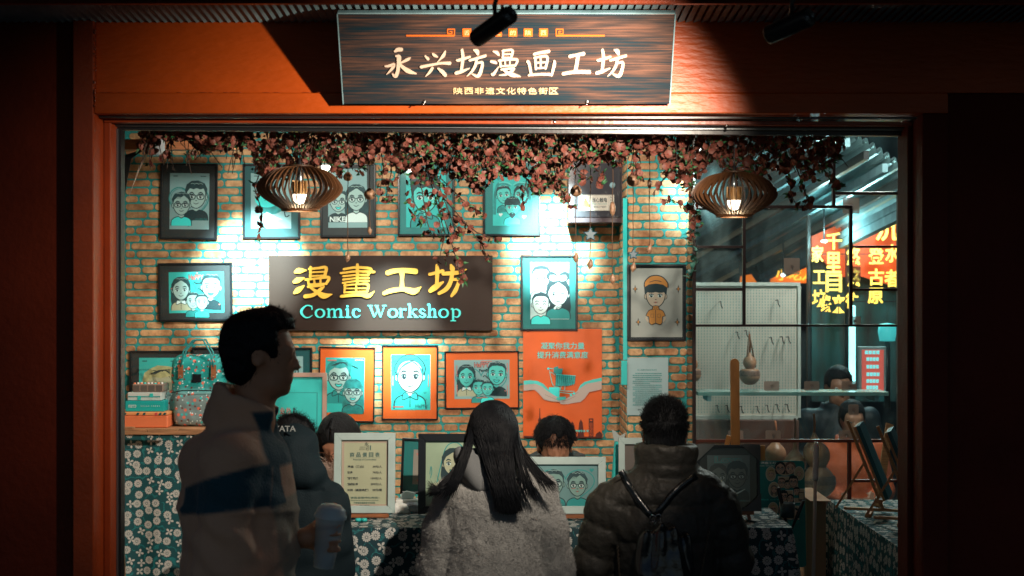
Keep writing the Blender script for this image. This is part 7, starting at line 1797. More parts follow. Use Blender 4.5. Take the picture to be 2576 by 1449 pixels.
# ---------------------------------------------------------------- 1. passer-by with a plastic cup
def passer():
    Y = 4.12; q = lambda x, y, dy=0: V3(P(x, y, Y+dy))
    t = person('man walking past in a brown and dark teal jacket holding a clear plastic cup', (P(610, 0, Y).x, Y, 0))
    H = q(660, 893); R = Rz(-PI/2+.10) @ Rx(-.05)          # faces the right of the picture
    neck = q(640, 1050, 0); chest = q(610, 1210); pel = q(615, 1500)
    sR, eR, wR = q(575, 1165, -.17), q(565, 1420, -.20), q(660, 1545, -.12)
    sL, eL, wL = q(640, 1165, .17), q(680, 1370, .17), q(768, 1352, .04)
    cup = q(824, 1352, .02)
    def body(p):
        d = head_sdf(p, H, R, 1.0)
        d = smin(d, s_cap(p, q(640, 960), neck, .055, .060), .03)
        d = smin(d, s_ell(p, chest, (.10, .16, .18)), .06); d = smin(d, s_cap(p, chest, pel, .10, .12), .05)
        d = smin(d, s_cap(p, sL, sR, .05, .05), .05)
        d = arm_hand(p, sR, eR, wR, d); d = arm_hand(p, sL, eL, wL, d)
        d = fingers(p, wR, (.3, .05, -.95), (.9, .1, .3), (0, -1, 0), d)
        # left hand wrapped round the cup: palm behind-left, fingers on the near side
        d = smin(d, s_ell(p, wL+np.array([.028, .012, .0]), (.036, .020, .042)), .015)
        for i, z in enumerate((.034, .011, -.012, -.034)):
            a = wL+np.array([.030, -.016, z]); b = a+np.array([.030, -.030, .004]); c = b+np.array([.030, -.006, .002]); e = c+np.array([.018, .012, 0])
            d = smin(d, s_cap(p, a, b, .0095, .009), .005); d = smin(d, s_cap(p, b, c, .009, .008), .002); d = smin(d, s_cap(p, c, e, .008, .007), .002)
        a = wL+np.array([.02, .02, .03]); b = a+np.array([.03, .035, .02]); c = b+np.array([.035, .005, .005]); d = smin(d, s_cap(p, a, b, .012, .010), .006); d = smin(d, s_cap(p, b, c, .010, .008), .002)
        hl, hr = pel+np.array([0, .09, -.02]), pel+np.array([0, -.09, -.02])
        d = legs_sdf(p, hl, hr, hl+np.array([.12, 0, -.40]), hr+np.array([-.02, 0, -.42]), (hl[0]+.18, hl[1], .07), (hr[0]-.28, hr[1], .10), (.075, .052, .038), d)
        return d
    build_sdf('body', body, (H[0]-.45, Y-.35, -.0), (H[0]+.42, Y+.35, H[2]+.16), .0095, skin_dim, t, floor=.02)
    # hair: swept, thicker on top
    def hair(p):
        l = ((p-H) @ R)
        d = s_ell(l, (0, -.018, .040), (.086, .108, .096)); d = smin(d, s_ell(l, (0, -.05, -.02), (.074, .062, .085)), .03); d = smin(d, s_ell(l, (0, .030, .098), (.064, .050, .034)), .04)
        face_ = smax(-(l[:, 1]-.052-.25*np.maximum(l[:, 2]-.05, 0)), (l[:, 2]-.088), .01)
        cut = smin(-(l[:, 1]-.050), -( .082-l[:, 2]), .015)   # keep behind the temple or above the brow
        d = smax(d, np.minimum(l[:, 1]-.045, .078-l[:, 2]), .012)
        ear = s_ell(l, (0, .004, -.012), (.12, .026, .036)); d = smax(d, -ear, .008)
        d = smax(d, -.095-l[:, 2]+.2*np.maximum(0, -l[:, 1]-.05), .02)
        return d+.0035*vnoise(p, 55, 1)+.002*vnoise(p, 140, 2)
    ho = build_sdf('hair', hair, H-.2, H+.2, .0055, hair_m, t)
    rng = np.random.RandomState(3); Vh = np.array([v.co[:] for v in ho.data.vertices])+np.array(t.location); idx = rng.choice(len(Vh), 1500); rt = Vh[idx]; l = (rt-H) @ R
    nrm = (rt-(H+R @ np.array([0, -.02, .02]))); nrm /= np.linalg.norm(nrm, axis=1)[:, None]
    dr = nrm*.5+(R @ np.array([0, .12, .1]))*np.clip((l[:, 2]-.06)*12, 0, 1)[:, None]+np.array([0, 0, -.35])*(l[:, 2] < .06)[:, None]
    strands('hair_strands', rt, dr, .008+.010*rng.rand(len(rt)), hair_m, t, .0009, 4, curl=.2, seed=2)
    # jacket: brown with dark teal yoke and sleeve panel
    jb = M('brown_jacket', (.62, .41, .30), .75, bump=.35, bscale=140, sheen=.2); jt = M('dark_teal_jacket', (.012, .075, .10), .7, bump=.3, bscale=140); jg = M('teal_grey_panel', (.34, .27, .20), .7, bump=.3, bscale=140)
    c1, c2 = q(612, 1235), q(612, 1450)
    def coat(p):
        d = s_ell(p, c1, (.148, .185, .22)); d = smin(d, s_ell(p, c2, (.152, .19, .26)), .08)
        d = smin(d, s_cap(p, q(520, 1150, 0), q(540, 1400, 0), .07, .09), .07)
        d = smin(d, s_cap(p, sR+np.array([-.01, .02, -.01]), sL, .075, .075), .07)
        slv = smin(s_cap(p, sR, eR, .083, .078), s_cap(p, eR, wR, .080, .062), .03)
        d = smin(d, slv, .022)
        d = smin(d, smin(s_cap(p, sL, eL, .07, .062), s_cap(p, eL, wL-np.array([.06, 0, 0]), .062, .046), .03), .03)
        # collar, standing at the back and open at the front
        cc = q(610, 1045); l = (p-cc) @ (Ry(.42))
        ring = np.abs(np.sqrt((l[:, 0]/1.15)**2+(l[:, 1])**2)-.083)-.011; ring = smax(ring, np.abs(l[:, 2])-.062, .012)
        d = smin(d, ring, .025)
        # opening in front of the throat
        d = smax(d, -s_cap(p, q(668, 1000), q(706, 1085), .052, .022), .02)
        fold = .006*np.sin(p[:, 2]*48+p[:, 0]*30+2.2*vnoise(p, 9, 3))*np.clip((1.35-p[:, 2])*4, .2, 1)+.006*vnoise(p, 15, 5)+.002*vnoise(p, 50, 6)
        cuffs = .006*np.exp(-((((p-sR) @ ((eR-sR)/np.linalg.norm(eR-sR)))-.135)/.008)**2)
        return d+fold-cuffs
    ax_ = (eR-sR)/np.linalg.norm(eR-sR)
    jo = build_sdf('jacket', coat, (H[0]-.38, Y-.36, .78), (H[0]+.26, Y+.34, H[2]+.02), .0072, jb, t)
    # woven colour blocks: dark teal yoke, sleeve band and collar, a grey-tan front
    me = jo.data; c = np.empty(len(me.vertices)*3, np.float32); me.vertices.foreach_get('co', c); c = c.reshape(-1, 3).astype(float)+np.array(t.location)
    X_, Z_ = c[:, 0]-sR[0], c[:, 2]-sR[2]; along = (c-sR) @ ax_; near = np.clip((Y-.075-c[:, 1])/.006, 0, 1)
    st = lambda v, w=.004: np.clip(v/w*.5+.5, 0, 1)
    band = near*st(along-.03+.30*X_)*st(.132-along-.12*X_)*st(.115-X_)
    throat = st(c[:, 0]-(q(648, 0)[0]+(q(0, 1035)[2]-c[:, 2])*.40))*st(q(0, 1030)[2]-c[:, 2])*st(c[:, 2]-q(0, 1165)[2])
    chestp = near*st(X_-.112)*st(q(0, 1140)[2]-c[:, 2]+.02-.45*np.abs(X_-.16))*st(c[:, 2]-q(0, 1285)[2]-.25*X_)
    front = st(X_-.135+.10*(Z_+.3))*st(q(0, 1240)[2]-c[:, 2])
    teal = np.maximum(np.maximum(band, throat), chestp); col = np.array([.74, .42, .26])*(1-front[:, None])+np.array([.42, .32, .22])*front[:, None]
    col = col*(1-teal[:, None])+np.array([.010, .070, .095])*teal[:, None]
    at = me.color_attributes.new('weave', 'FLOAT_COLOR', 'POINT'); at.data.foreach_set('color', np.concatenate([col, np.ones((len(col), 1))], 1).astype(np.float32).ravel())
    n_ = jb.node_tree.nodes; va = n_.new('ShaderNodeVertexColor'); va.layer_name = 'weave'; jb.node_tree.links.new(va.outputs[0], n_['Principled BSDF'].inputs['Base Color'])
    hl, hr = pel+np.array([0, .09, -.02]), pel+np.array([0, -.09, -.02])
    build_sdf('trousers', lambda p: legs_sdf(p, hl, hr, hl+np.array([.12, 0, -.40]), hr+np.array([-.02, 0, -.42]), (hl[0]+.18, hl[1], .10), (hr[0]-.28, hr[1], .13), (.105, .078, .06))+.004*vnoise(p, 20, 2), (H[0]-.5, Y-.3, .05), (H[0]+.35, Y+.3, .98), .018, trousers_m, t)
    for hx in (hl[0]+.20, hr[0]-.26):
        hy = hl[1] if hx == hl[0]+.20 else hr[1]
        build_sdf('shoe', lambda p: smin(s_ell(p, (hx+.06, hy, .045), (.14, .05, .045)), s_cap(p, (hx, hy, .05), (hx, hy, .12), .05, .048), .03), (hx-.14, hy-.1, -.02), (hx+.26, hy+.1, .2), .015, shoe_m, t, floor=.001)
    # cup
    cu = thing('plastic_cup', 'clear plastic cup with a lid held by the passing man', 'cup', cup, (0, R_(8), 0))
    MB().lathe([(.0001, -.088), (.029, -.088), (.0295, -.086), (.043, .055), (.046, .060), (.046, .064), (.0415, .060), (.028, -.084), (.0001, -.084)], 32).build('cup_wall', cup_plastic, cu, local=True)
    MB().lathe([(.047, .058), (.0475, .066), (.044, .070), (.040, .085), (.026, .096), (.0001, .098)], 32).build('lid', M('lid_frosted', (.70, .82, .85), .25, spec=.8, alpha=.75), cu, local=True)
    MB().lathe([(.0001, -.083), (.0275, -.083), (.0315, -.035), (.0001, -.035)], 28).build('drink', M('milky_drink', (.55, .55, .55), .4), cu, local=True)
passer()

# ---------------------------------------------------------------- 2. customer in a black hooded jacket, from behind
def hooded():
    Y = 5.40; q = lambda x, y, dy=0: V3(P(x, y, Y+dy)); t = person('customer in a black hooded jacket with curly hair, next to the passer-by', (P(745, 0, Y).x, Y, 0))
    H = q(738, 1128, .075); R = Rx(.12); neck = q(742, 1200); chest = q(745, 1320); pel = V3((neck[0], Y, .55))
    sL, sR = q(660, 1262), q(832, 1268); eL, eR = q(640, 1420, .02), q(850, 1430, .02); wL, wR = q(690, 1400, .25), q(800, 1395, .25)
    build_sdf('body', lambda p: body_seated(p, H, R, neck, chest, pel, sL, eL, wL, sR, eR, wR, .95), (H[0]-.3, Y-.25, .4), (H[0]+.3, Y+.36, H[2]+.14), .014, skin, t)
    jm = M('black_padded_fabric', (.006, .014, .019), .75, spec=.15, bump=.3, bscale=200)
    def coat(p):
        d = s_ell(p, q(745, 1335), (.185, .125, .20)); d = smin(d, s_ell(p, q(748, 1480), (.185, .14, .26)), .07)
        d = smin(d, s_cap(p, sL, sR, .072, .075), .05)
        for a, b, c in ((sL, eL, wL), (sR, eR, wR)): d = smin(d, smin(s_cap(p, a, b, .075, .066), s_cap(p, b, c, .066, .05), .03), .03)
        # raised hood
        hd = s_ell(p, q(740, 1146, .035), (.104, .135, .122)); hd = smin(hd, s_ell(p, q(765, 1195, -.02), (.085, .085, .07)), .04); d = smin(d, hd, .035)
        d = smax(d, -s_ell(p, q(738, 1100, .19), (.08, .12, .10)), .01)
        seam = .006*np.exp(-((p[:, 2]-q(0, 1222)[2]+.10*np.abs(p[:, 0]-H[0]))/.006)**2)+.004*np.exp(-((p[:, 0]-q(700, 0)[0]+.0)/.004)**2)*(p[:, 2] > q(0, 1215)[2])
        return d+seam+.006*vnoise(p, 14, 4)+.0025*vnoise(p, 45, 5)+.004*np.sin(p[:, 2]*40+vnoise(p, 6, 2)*2)
    build_sdf('jacket', coat, (H[0]-.34, Y-.28, .42), (H[0]+.34, Y+.36, H[2]+.13), .009, jm, t)
    seated_legs(t, H[0], Y)
    rng = np.random.RandomState(5); n = 1500; a = rng.uniform(0, 2*PI, n); e = rng.uniform(.15, 1.35, n)
    dr = np.stack([np.cos(a)*np.cos(e), np.sin(a)*np.cos(e)*.9, np.sin(e)], 1); dr[:, 1] = np.abs(dr[:, 1])*.8-.25
    rt = H+np.array([0, .0, .035])+dr*np.array([.083, .095, .088])
    build_sdf('hair', lambda p: s_ell(p, H+np.array([0, .01, .04]), (.083, .100, .088))+.005*vnoise(p, 60, 3), H-.15, H+.17, .009, hair_m, t)
    strands('hair_curls', rt, dr, .02+.03*rng.rand(n), hair_m, t, .0011, 6, curl=.75, seed=6)
    m = MB()
    cpos = q(732, 1078, -.03)
    a, b = P(712, 1084, Y-.082), P(742, 1070, Y-.082)
    put_text(m, 'YATA', P(690, 0, Y-.08).x, P(744, 0, Y-.08).x, P(0, 1085, Y-.08).z, P(0, 1071, Y-.08).z, Y-.086, 0, .01, back=Y-.080)
    m.build('lettering', M('dim_white_print', (.25, .28, .28), .6), t)
    stool('stool under the customer in the black hooded jacket', H[0], Y-.02)
hooded()

# ---------------------------------------------------------------- 3. woman in glasses drawing behind the counter
def glasses_woman():
    Y = 6.62; q = lambda x, y, dy=0: V3(P(x, y, Y+dy)); t = person('woman in glasses with a black bob and pale fur collar working behind the price list', (P(850, 0, Y).x, Y, 0))
    H = q(850, 1112, -.02); R = Rz(PI-.25) @ Rx(-.50); neck = q(852, 1185, .04); chest = q(850, 1290, .04); pel = V3((neck[0], Y+.05, .6))
    sL, sR = q(770, 1235, .03), q(930, 1235, .03); eL, eR = q(765, 1340, -.05), q(935, 1340, -.05); wL, wR = q(810, 1330, -.28), q(890, 1330, -.28)
    build_sdf('body', lambda p: body_seated(p, H, R, neck, chest, pel, sL, eL, wL, sR, eR, wR, .97), (H[0]-.3, Y-.4, .5), (H[0]+.3, Y+.25, H[2]+.16), .0095, skin, t)
    def hair(p):
        l = (p-H) @ R
        d = s_ell(l, (0, -.015, .035), (.092, .108, .100)); d = smin(d, s_ell(l, (0, -.045, -.03), (.100, .075, .105)), .04)
        d = smin(d, np.minimum(s_ell(l, (.078, .025, -.03), (.026, .05, .09)), s_ell(l, (-.078, .025, -.03), (.026, .05, .09))), .02)
        d = smax(d, -s_ell(l, (0, .10, -.03), (.062, .07, .088)), .012)
        d = smax(d, -(np.abs(l[:, 0])+.9*np.maximum(.0, .02-l[:, 1])+(l[:, 2] < .06)*.1-.0025), .004)
        return d+.0015*vnoise(p, 70, 4)
    build_sdf('hair', hair, H-.2, H+.2, .006, hair_m, t)
    rng = np.random.RandomState(8); n = 1600; u = rng.uniform(-1, 1, n); v = rng.uniform(-.9, .6, n)
    rt_l = np.stack([np.sign(u)*.004, v*.09, .135-.06*v*v], 1); rt = H+rt_l @ R.T
    def flow(pp, d, k, rng):
        l = (pp-H) @ R; g = l/np.array([.094, .112, .104])**2; g /= np.linalg.norm(g, axis=1)[:, None]
        tgt = np.array([0, 0, -1.])+np.sign(l[:, :1])*np.array([[.9, 0, 0]])*(1-k); tgt = tgt-g*np.sum(tgt*g, 1)[:, None]*(.9 if k < .7 else .3)
        out = np.linalg.norm(l/np.array([.095, .114, .106]), axis=1)-1
        tgt = tgt-g*out[:, None]*2; w = tgt @ R.T; return w/np.linalg.norm(w, axis=1)[:, None]
    strands('hair_strands', rt, (np.stack([np.sign(u), v*.2, np.zeros(n)], 1)) @ R.T, .20+.05*rng.rand(n), hair_long_m, t, .0014, 12, fn=flow, curl=.03, seed=9)
    def coat(p):
        d = s_ell(p, chest, (.20, .13, .20)); d = smin(d, s_cap(p, chest, pel, .15, .17), .06); d = smin(d, s_cap(p, sL, sR, .07, .07), .05)
        for a, b, c in ((sL, eL, wL), (sR, eR, wR)): d = smin(d, smin(s_cap(p, a, b, .068, .06), s_cap(p, b, c, .06, .045), .03), .03)
        return d+.006*vnoise(p, 20, 3)
    build_sdf('coat', coat, (H[0]-.36, Y-.42, .45), (H[0]+.36, Y+.26, neck[2]+.05), .013, M('beige_coat', (.42, .30, .24), .8, bump=.4, bscale=120), t)
    ang = rng.uniform(0, 2*PI, 5200); rr_ = .105+.02*rng.normal(size=5200); hz = rng.normal(size=5200)*.022
    c0 = q(850, 1178, .0); nd = np.stack([np.cos(ang), np.sin(ang)*.8, rng.uniform(-.2, .8, 5200)], 1)
    strands('fur_collar', c0+np.stack([np.cos(ang)*rr_*1.15, np.sin(ang)*rr_, hz], 1), nd, .02+.02*rng.rand(5200), M('cream_fur', (.58, .44, .37), .9), t, .0012, 3, curl=.35, seed=4)
    g = MB()
    for s_ in (-1, 1):
        pts = [Vector(tuple(H+R @ np.array([s_*.036+.028*math.cos(a), .115, -.004+.024*math.sin(a)]))) for a in [2*PI*i/20 for i in range(21)]]; g.tube(pts, .0019, 6, cap=False)
        g.tube([Vector(tuple(H+R @ np.array(v))) for v in ((s_*.064, .112, .004), (s_*.082, .06, .006), (s_*.086, -.01, .0))], .0018, 6)
    g.tube([Vector(tuple(H+R @ np.array(v))) for v in ((-.009, .116, .004), (0, .120, .007), (.009, .116, .004))], .0016, 6)
    g.build('glasses', M('tortoise_rim', (.08, .035, .02), .25), t)
    seated_legs(t, H[0], Y+.05, fwd=-.3); stool('stool of the woman in glasses behind the counter', H[0], Y+.05)
glasses_woman()

# ---------------------------------------------------------------- 4. artist bowed over his work
def bowed():
    Y = 6.62; q = lambda x, y, dy=0: V3(P(x, y, Y+dy)); t = person('young man in a dark padded jacket bowed down behind the wide pale frame', (P(1396, 0, Y).x, Y, 0))
    H = q(1396, 1124, -.05); R = Rz(PI+.08) @ Rx(-.30); neck = q(1398, 1175, .05); chest = q(1400, 1260, .08); pel = V3((neck[0], Y+.12, .6))
    sL, sR = q(1325, 1200, .06), q(1478, 1200, .06); eL, eR = q(1310, 1320, .0), q(1490, 1320, .0); wL, wR = q(1350, 1320, -.27), q(1450, 1320, -.27)
    build_sdf('body', lambda p: body_seated(p, H, R, neck, chest, pel, sL, eL, wL, sR, eR, wR, .98), (H[0]-.32, Y-.42, .5), (H[0]+.32, Y+.3, H[2]+.16), .009, skin, t)
    def hair(p):
        l = (p-H) @ R; d = s_ell(l, (0, -.016, .040), (.087, .108, .097)); d = smin(d, s_ell(l, (0, -.05, -.01), (.078, .062, .07)), .03)
        d = smax(d, np.minimum(l[:, 1]-.045, .082+.010*np.sin(l[:, 0]*110)-l[:, 2]), .008); d = smax(d, -s_ell(l, (0, .0, -.015), (.12, .028, .04)), .008); d = smax(d, -.07-l[:, 2], .01)
        return d+.003*vnoise(p, 70, 1)
    build_sdf('hair', hair, H-.2, H+.2, .006, hair_m, t)
    rng = np.random.RandomState(12); n = 2600; a = rng.uniform(0, 2*PI, n); e = np.arcsin(rng.uniform(.0, 1, n)); l = np.stack([np.cos(a)*np.cos(e)*.086, np.sin(a)*np.cos(e)*.106-.016, .04+np.sin(e)*.096], 1)
    rt = H+l @ R.T; cr = l-np.array([0, -.05, .12]); dl = cr*np.array([1, 1, .5]); dl /= np.linalg.norm(dl, axis=1)[:, None]; dl = dl+(l-np.array([0, 0, .03]))*2.5
    strands('hair_strands', rt, dl @ R.T, .014+.014*rng.rand(n), hair_long_m, t, .0012, 5, gravity=.15, curl=.06, seed=3)
    def coat(p):
        d = s_ell(p, chest, (.20, .14, .19)); d = smin(d, s_cap(p, chest, pel, .15, .17), .06); d = smin(d, s_cap(p, sL, sR, .075, .075), .05)
        for a_, b, c in ((sL, eL, wL), (sR, eR, wR)): d = smin(d, smin(s_cap(p, a_, b, .075, .068), s_cap(p, b, c, .066, .05), .03), .03)
        l = p-q(1400, 1165, .06); ring = np.abs(np.sqrt((l[:, 0])**2+l[:, 1]**2)-.105)-.022; d = smin(d, smax(ring, np.abs(l[:, 2]-.1*l[:, 1])-.04, .02), .03)
        return d-.007*np.abs(np.sin(p[:, 2]*70+p[:, 0]*8))+.004*vnoise(p, 25, 5)
    build_sdf('jacket', coat, (H[0]-.34, Y-.42, .45), (H[0]+.36, Y+.32, neck[2]+.1), .011, dark_coat, t)
    seated_legs(t, H[0], Y+.12, fwd=-.3); stool('stool of the bowed artist behind the counter', H[0], Y+.12)
bowed()

# ---------------------------------------------------------------- 5. long haired woman in a fleece coat, from behind
def fleece():
    Y = 5.30; q = lambda x, y, dy=0: V3(P(x, y, Y+dy)); t = person('woman with very long black hair in a cream fleece coat with a grey hood', (P(1246, 0, Y).x, Y, 0))
    H = q(1240, 1095, .06); R = Rx(.18); neck = q(1238, 1160, .04); chest = q(1246, 1300, .03); pel = V3((chest[0], Y, .56))
    sL, sR = q(1140, 1235), q(1355, 1235); eL, eR = q(1108, 1430, .03), q(1390, 1430, .03); wL, wR = q(1160, 1425, .27), q(1335, 1425, .27)
    build_sdf('body', lambda p: body_seated(p, H, R, neck, chest, pel, sL, eL, wL, sR, eR, wR, .95), (H[0]-.33, Y-.2, .4), (H[0]+.34, Y+.36, H[2]+.14), .014, skin, t)
    fm = M('cream_fleece', (.27, .275, .265), .95, var=.15, vscale=20, bump=.6, bscale=260, sheen=.5)
    def coat(p):
        d = s_ell(p, q(1247, 1310), (.205, .135, .215)); d = smin(d, s_ell(p, q(1247, 1480), (.20, .155, .25)), .06)
        d = smin(d, s_cap(p, sL+np.array([.02,0,0]), sR-np.array([.02,0,0]), .066, .066), .06)
        for a, b, c in ((sL, eL, wL), (sR, eR, wR)):
            d = smin(d, smin(s_cap(p, a, (a+b)/2, .066, .080), smin(s_cap(p, (a+b)/2, b, .086, .084), s_cap(p, b, c, .082, .055), .03), .03), .004)
        big = .010*np.sin(p[:, 2]*26+2.5*vnoise(p, 5, 8))*np.clip(1.2-np.abs(p[:, 0]-chest[0])*4, 0, 1)*(p[:, 2] < 1.05)
        return d+big*.7+.006*vnoise(p, 11, 2)+.0022*vnoise(p, 58, 3)+.0026*np.abs(vnoise(p, 125, 6))+.0012*vnoise(p, 240, 9)
    co = build_sdf('fleece_coat', coat, (chest[0]-.36, Y-.24, .42), (chest[0]+.36, Y+.36, q(0, 1165)[2]), .0062, fm, t)
    rng = np.random.RandomState(2); me = co.data; n = len(me.vertices); Vc = np.empty(n*3, np.float32); me.vertices.foreach_get('co', Vc); Nc = np.empty(n*3, np.float32); me.vertices.foreach_get('normal', Nc); Vc = Vc.reshape(-1, 3)+np.array(t.location); Nc = Nc.reshape(-1, 3)
    ok = np.where(Nc[:, 1] < .35)[0]; idx = rng.choice(ok, 42000)
    kind(strands('fleece_pile', Vc[idx]-Nc[idx]*.002, Nc[idx]+rng.normal(size=(len(idx), 3))*.5, .006+.006*rng.rand(len(idx)), fm, t, .0009, 3, curl=.8, seed=5), 'stuff')
    def hood(p):
        c = q(1206, 1182, -.062); d = s_ell(p, c, (.080, .052, .070)); d = smin(d, s_ell(p, q(1222, 1210, -.08), (.05, .045, .05)), .03)
        d = smin(d, s_cap(p, q(1165, 1150, -.04), q(1260, 1150, -.04), .035, .035), .03)
        d = smax(d, -s_ell(p, q(1222, 1128, -.07), (.045, .03, .03)), .012)
        return d+.005*np.exp(-((p[:, 0]-q(1214, 0)[0])/.003)**2)+.006*vnoise(p, 18, 4)+.004*np.sin((p[:, 0]-c[0])*60+p[:, 2]*30)
    build_sdf('hood', hood, q(1206, 1180, -.07)-.17, q(1206, 1180, -.07)+.17, .006, M('grey_jersey', (.13, .14, .145), .85, bump=.2, bscale=300), t)
    # hair: a solid core and thousands of long strands
    def core(p):
        l = (p-H) @ R; d = s_ell(l, (0, -.012, .035), (.087, .104, .098))
        d = smin(d, s_cap(p, q(1245, 1100, .0), q(1268, 1230, -.055), .075, .030), .04); d = smin(d, s_ell(p, q(1262, 1150, -.03), (.060, .045, .09)), .03)
        return d+.002*vnoise(p, 80, 2)
    build_sdf('hair', core, (H[0]-.2, Y-.2, H[2]-.33), (H[0]+.22, Y+.22, H[2]+.16), .008, hair_long_m, t)
    n = 5200; rng = np.random.RandomState(7)
    a = rng.uniform(0, 2*PI, n); e = np.arcsin(rng.uniform(-.1, .98, n)); l = np.stack([np.cos(a)*np.cos(e)*.089, np.sin(a)*np.cos(e)*.106-.012, .035+np.sin(e)*.100], 1)
    rt = H+l @ R.T
    # where each strand ends, in view pixels, by group
    g = rng.choice(4, n, p=[.24, .30, .22, .24]); ends = np.zeros((n, 3)); side = l[:, 0]
    order = np.argsort(side); g[order] = np.sort(rng.choice(4, n, p=[.045, .045, .88, .03]))
    tgt = {0: [(1150, 1170), (1110, 1225), (1085, 1248)], 1: [(1175, 1130), (1150, 1200), (1128, 1252)], 2: [(1255, 1150), (1268, 1220), (1278, 1288)], 3: [(1325, 1150), (1362, 1200), (1388, 1240)]}
    seg = 16; PP = np.zeros((n, seg+1, 3)); spread = {0: 8, 1: 8, 2: 11, 3: 11}
    for i in range(n):
        gi = g[i]; jx = rng.choice([-1.3, -.6, -.1, .5, 1.2])*spread[gi]+rng.normal()*spread[gi]*.28; w = tgt[gi]; dyo = -.125 if gi == 2 else -.12
        if gi == 3 and rng.rand() < .5: w = [(1305, 1140), (1322, 1205), (1336, 1268)]
        out = rt[i]+(rt[i]-H)*.10
        side_px = 1288+rt[i][0]/rt[i][1]*F
        if gi == 2: w = [(w[0][0]+(side_px-1245)*.35, 1150), (w[1][0]+(side_px-1245)*.30, 1222), (w[2][0]+4+(side_px-1245)*.22, 1288)]
        pts = [rt[i], out+np.array([0, -.01, -.03]), q(side_px*.45+w[0][0]*.55+jx*.5, w[0][1]-15, dyo*.75), q(w[1][0]+jx*.8, w[1][1], dyo-.025), q(w[2][0]+jx*1.2, w[2][1]+rng.uniform(-50, 8)*rng.rand(), dyo-.03)]
        L_ = np.array(pts); tt = np.linspace(0, 4, seg+1)
        for k, u in enumerate(tt):
            j = min(3, int(u)); f = u-j; p0, p1, p2, p3 = L_[max(0, j-1)], L_[j], L_[j+1], L_[min(4, j+2)]
            PP[i, k] = .5*((2*p1)+(-p0+p2)*f+(2*p0-5*p1+4*p2-p3)*f*f+(-p0+3*p1-3*p2+p3)*f**3)
        PP[i, 4:] += np.cumsum(rng.normal(size=(seg-3, 3))*.0009, 0)
        # keep outside the scalp
    l = (PP-H) @ R; rr_ = np.linalg.norm((l-np.array([0, -.012, .035]))/np.array([.090, .108, .101]), axis=2); m = rr_ < 1
    l2 = (l-np.array([0, -.012, .035]))/np.maximum(rr_, .05)[..., None]+np.array([0, -.012, .035]); l = np.where(m[..., None], l2, l); PP = H+l @ R.T
    T = np.gradient(PP, axis=1); T /= np.maximum(np.linalg.norm(T, axis=2), 1e-9)[..., None]; U = np.cross(T, np.array([.1, 1, .1])); U /= np.maximum(np.linalg.norm(U, axis=2), 1e-6)[..., None]; W = np.cross(T, U)
    rad = (.0012*np.concatenate([np.ones(seg-3), np.linspace(1, .25, 4)]))[None, :, None]
    Vs = np.stack([PP+rad*(math.cos(b)*U+math.sin(b)*W) for b in (0, 2.09, 4.19)], 2).reshape(-1, 3)
    b = (np.arange(n)*(seg+1)*3)[:, None, None]; k = (np.arange(seg)*3)[None, :, None]; j = np.arange(3)[None, None, :]; j2 = (j+1) % 3
    np_mesh('hair_strands', Vs, np.stack([b+k+j, b+k+j2, b+k+3+j2, b+k+3+j], -1).reshape(-1, 4), hair_long_m, t)
    seated_legs(t, chest[0], Y); stool('stool under the woman in the fleece coat', chest[0], Y-.02)
fleece()

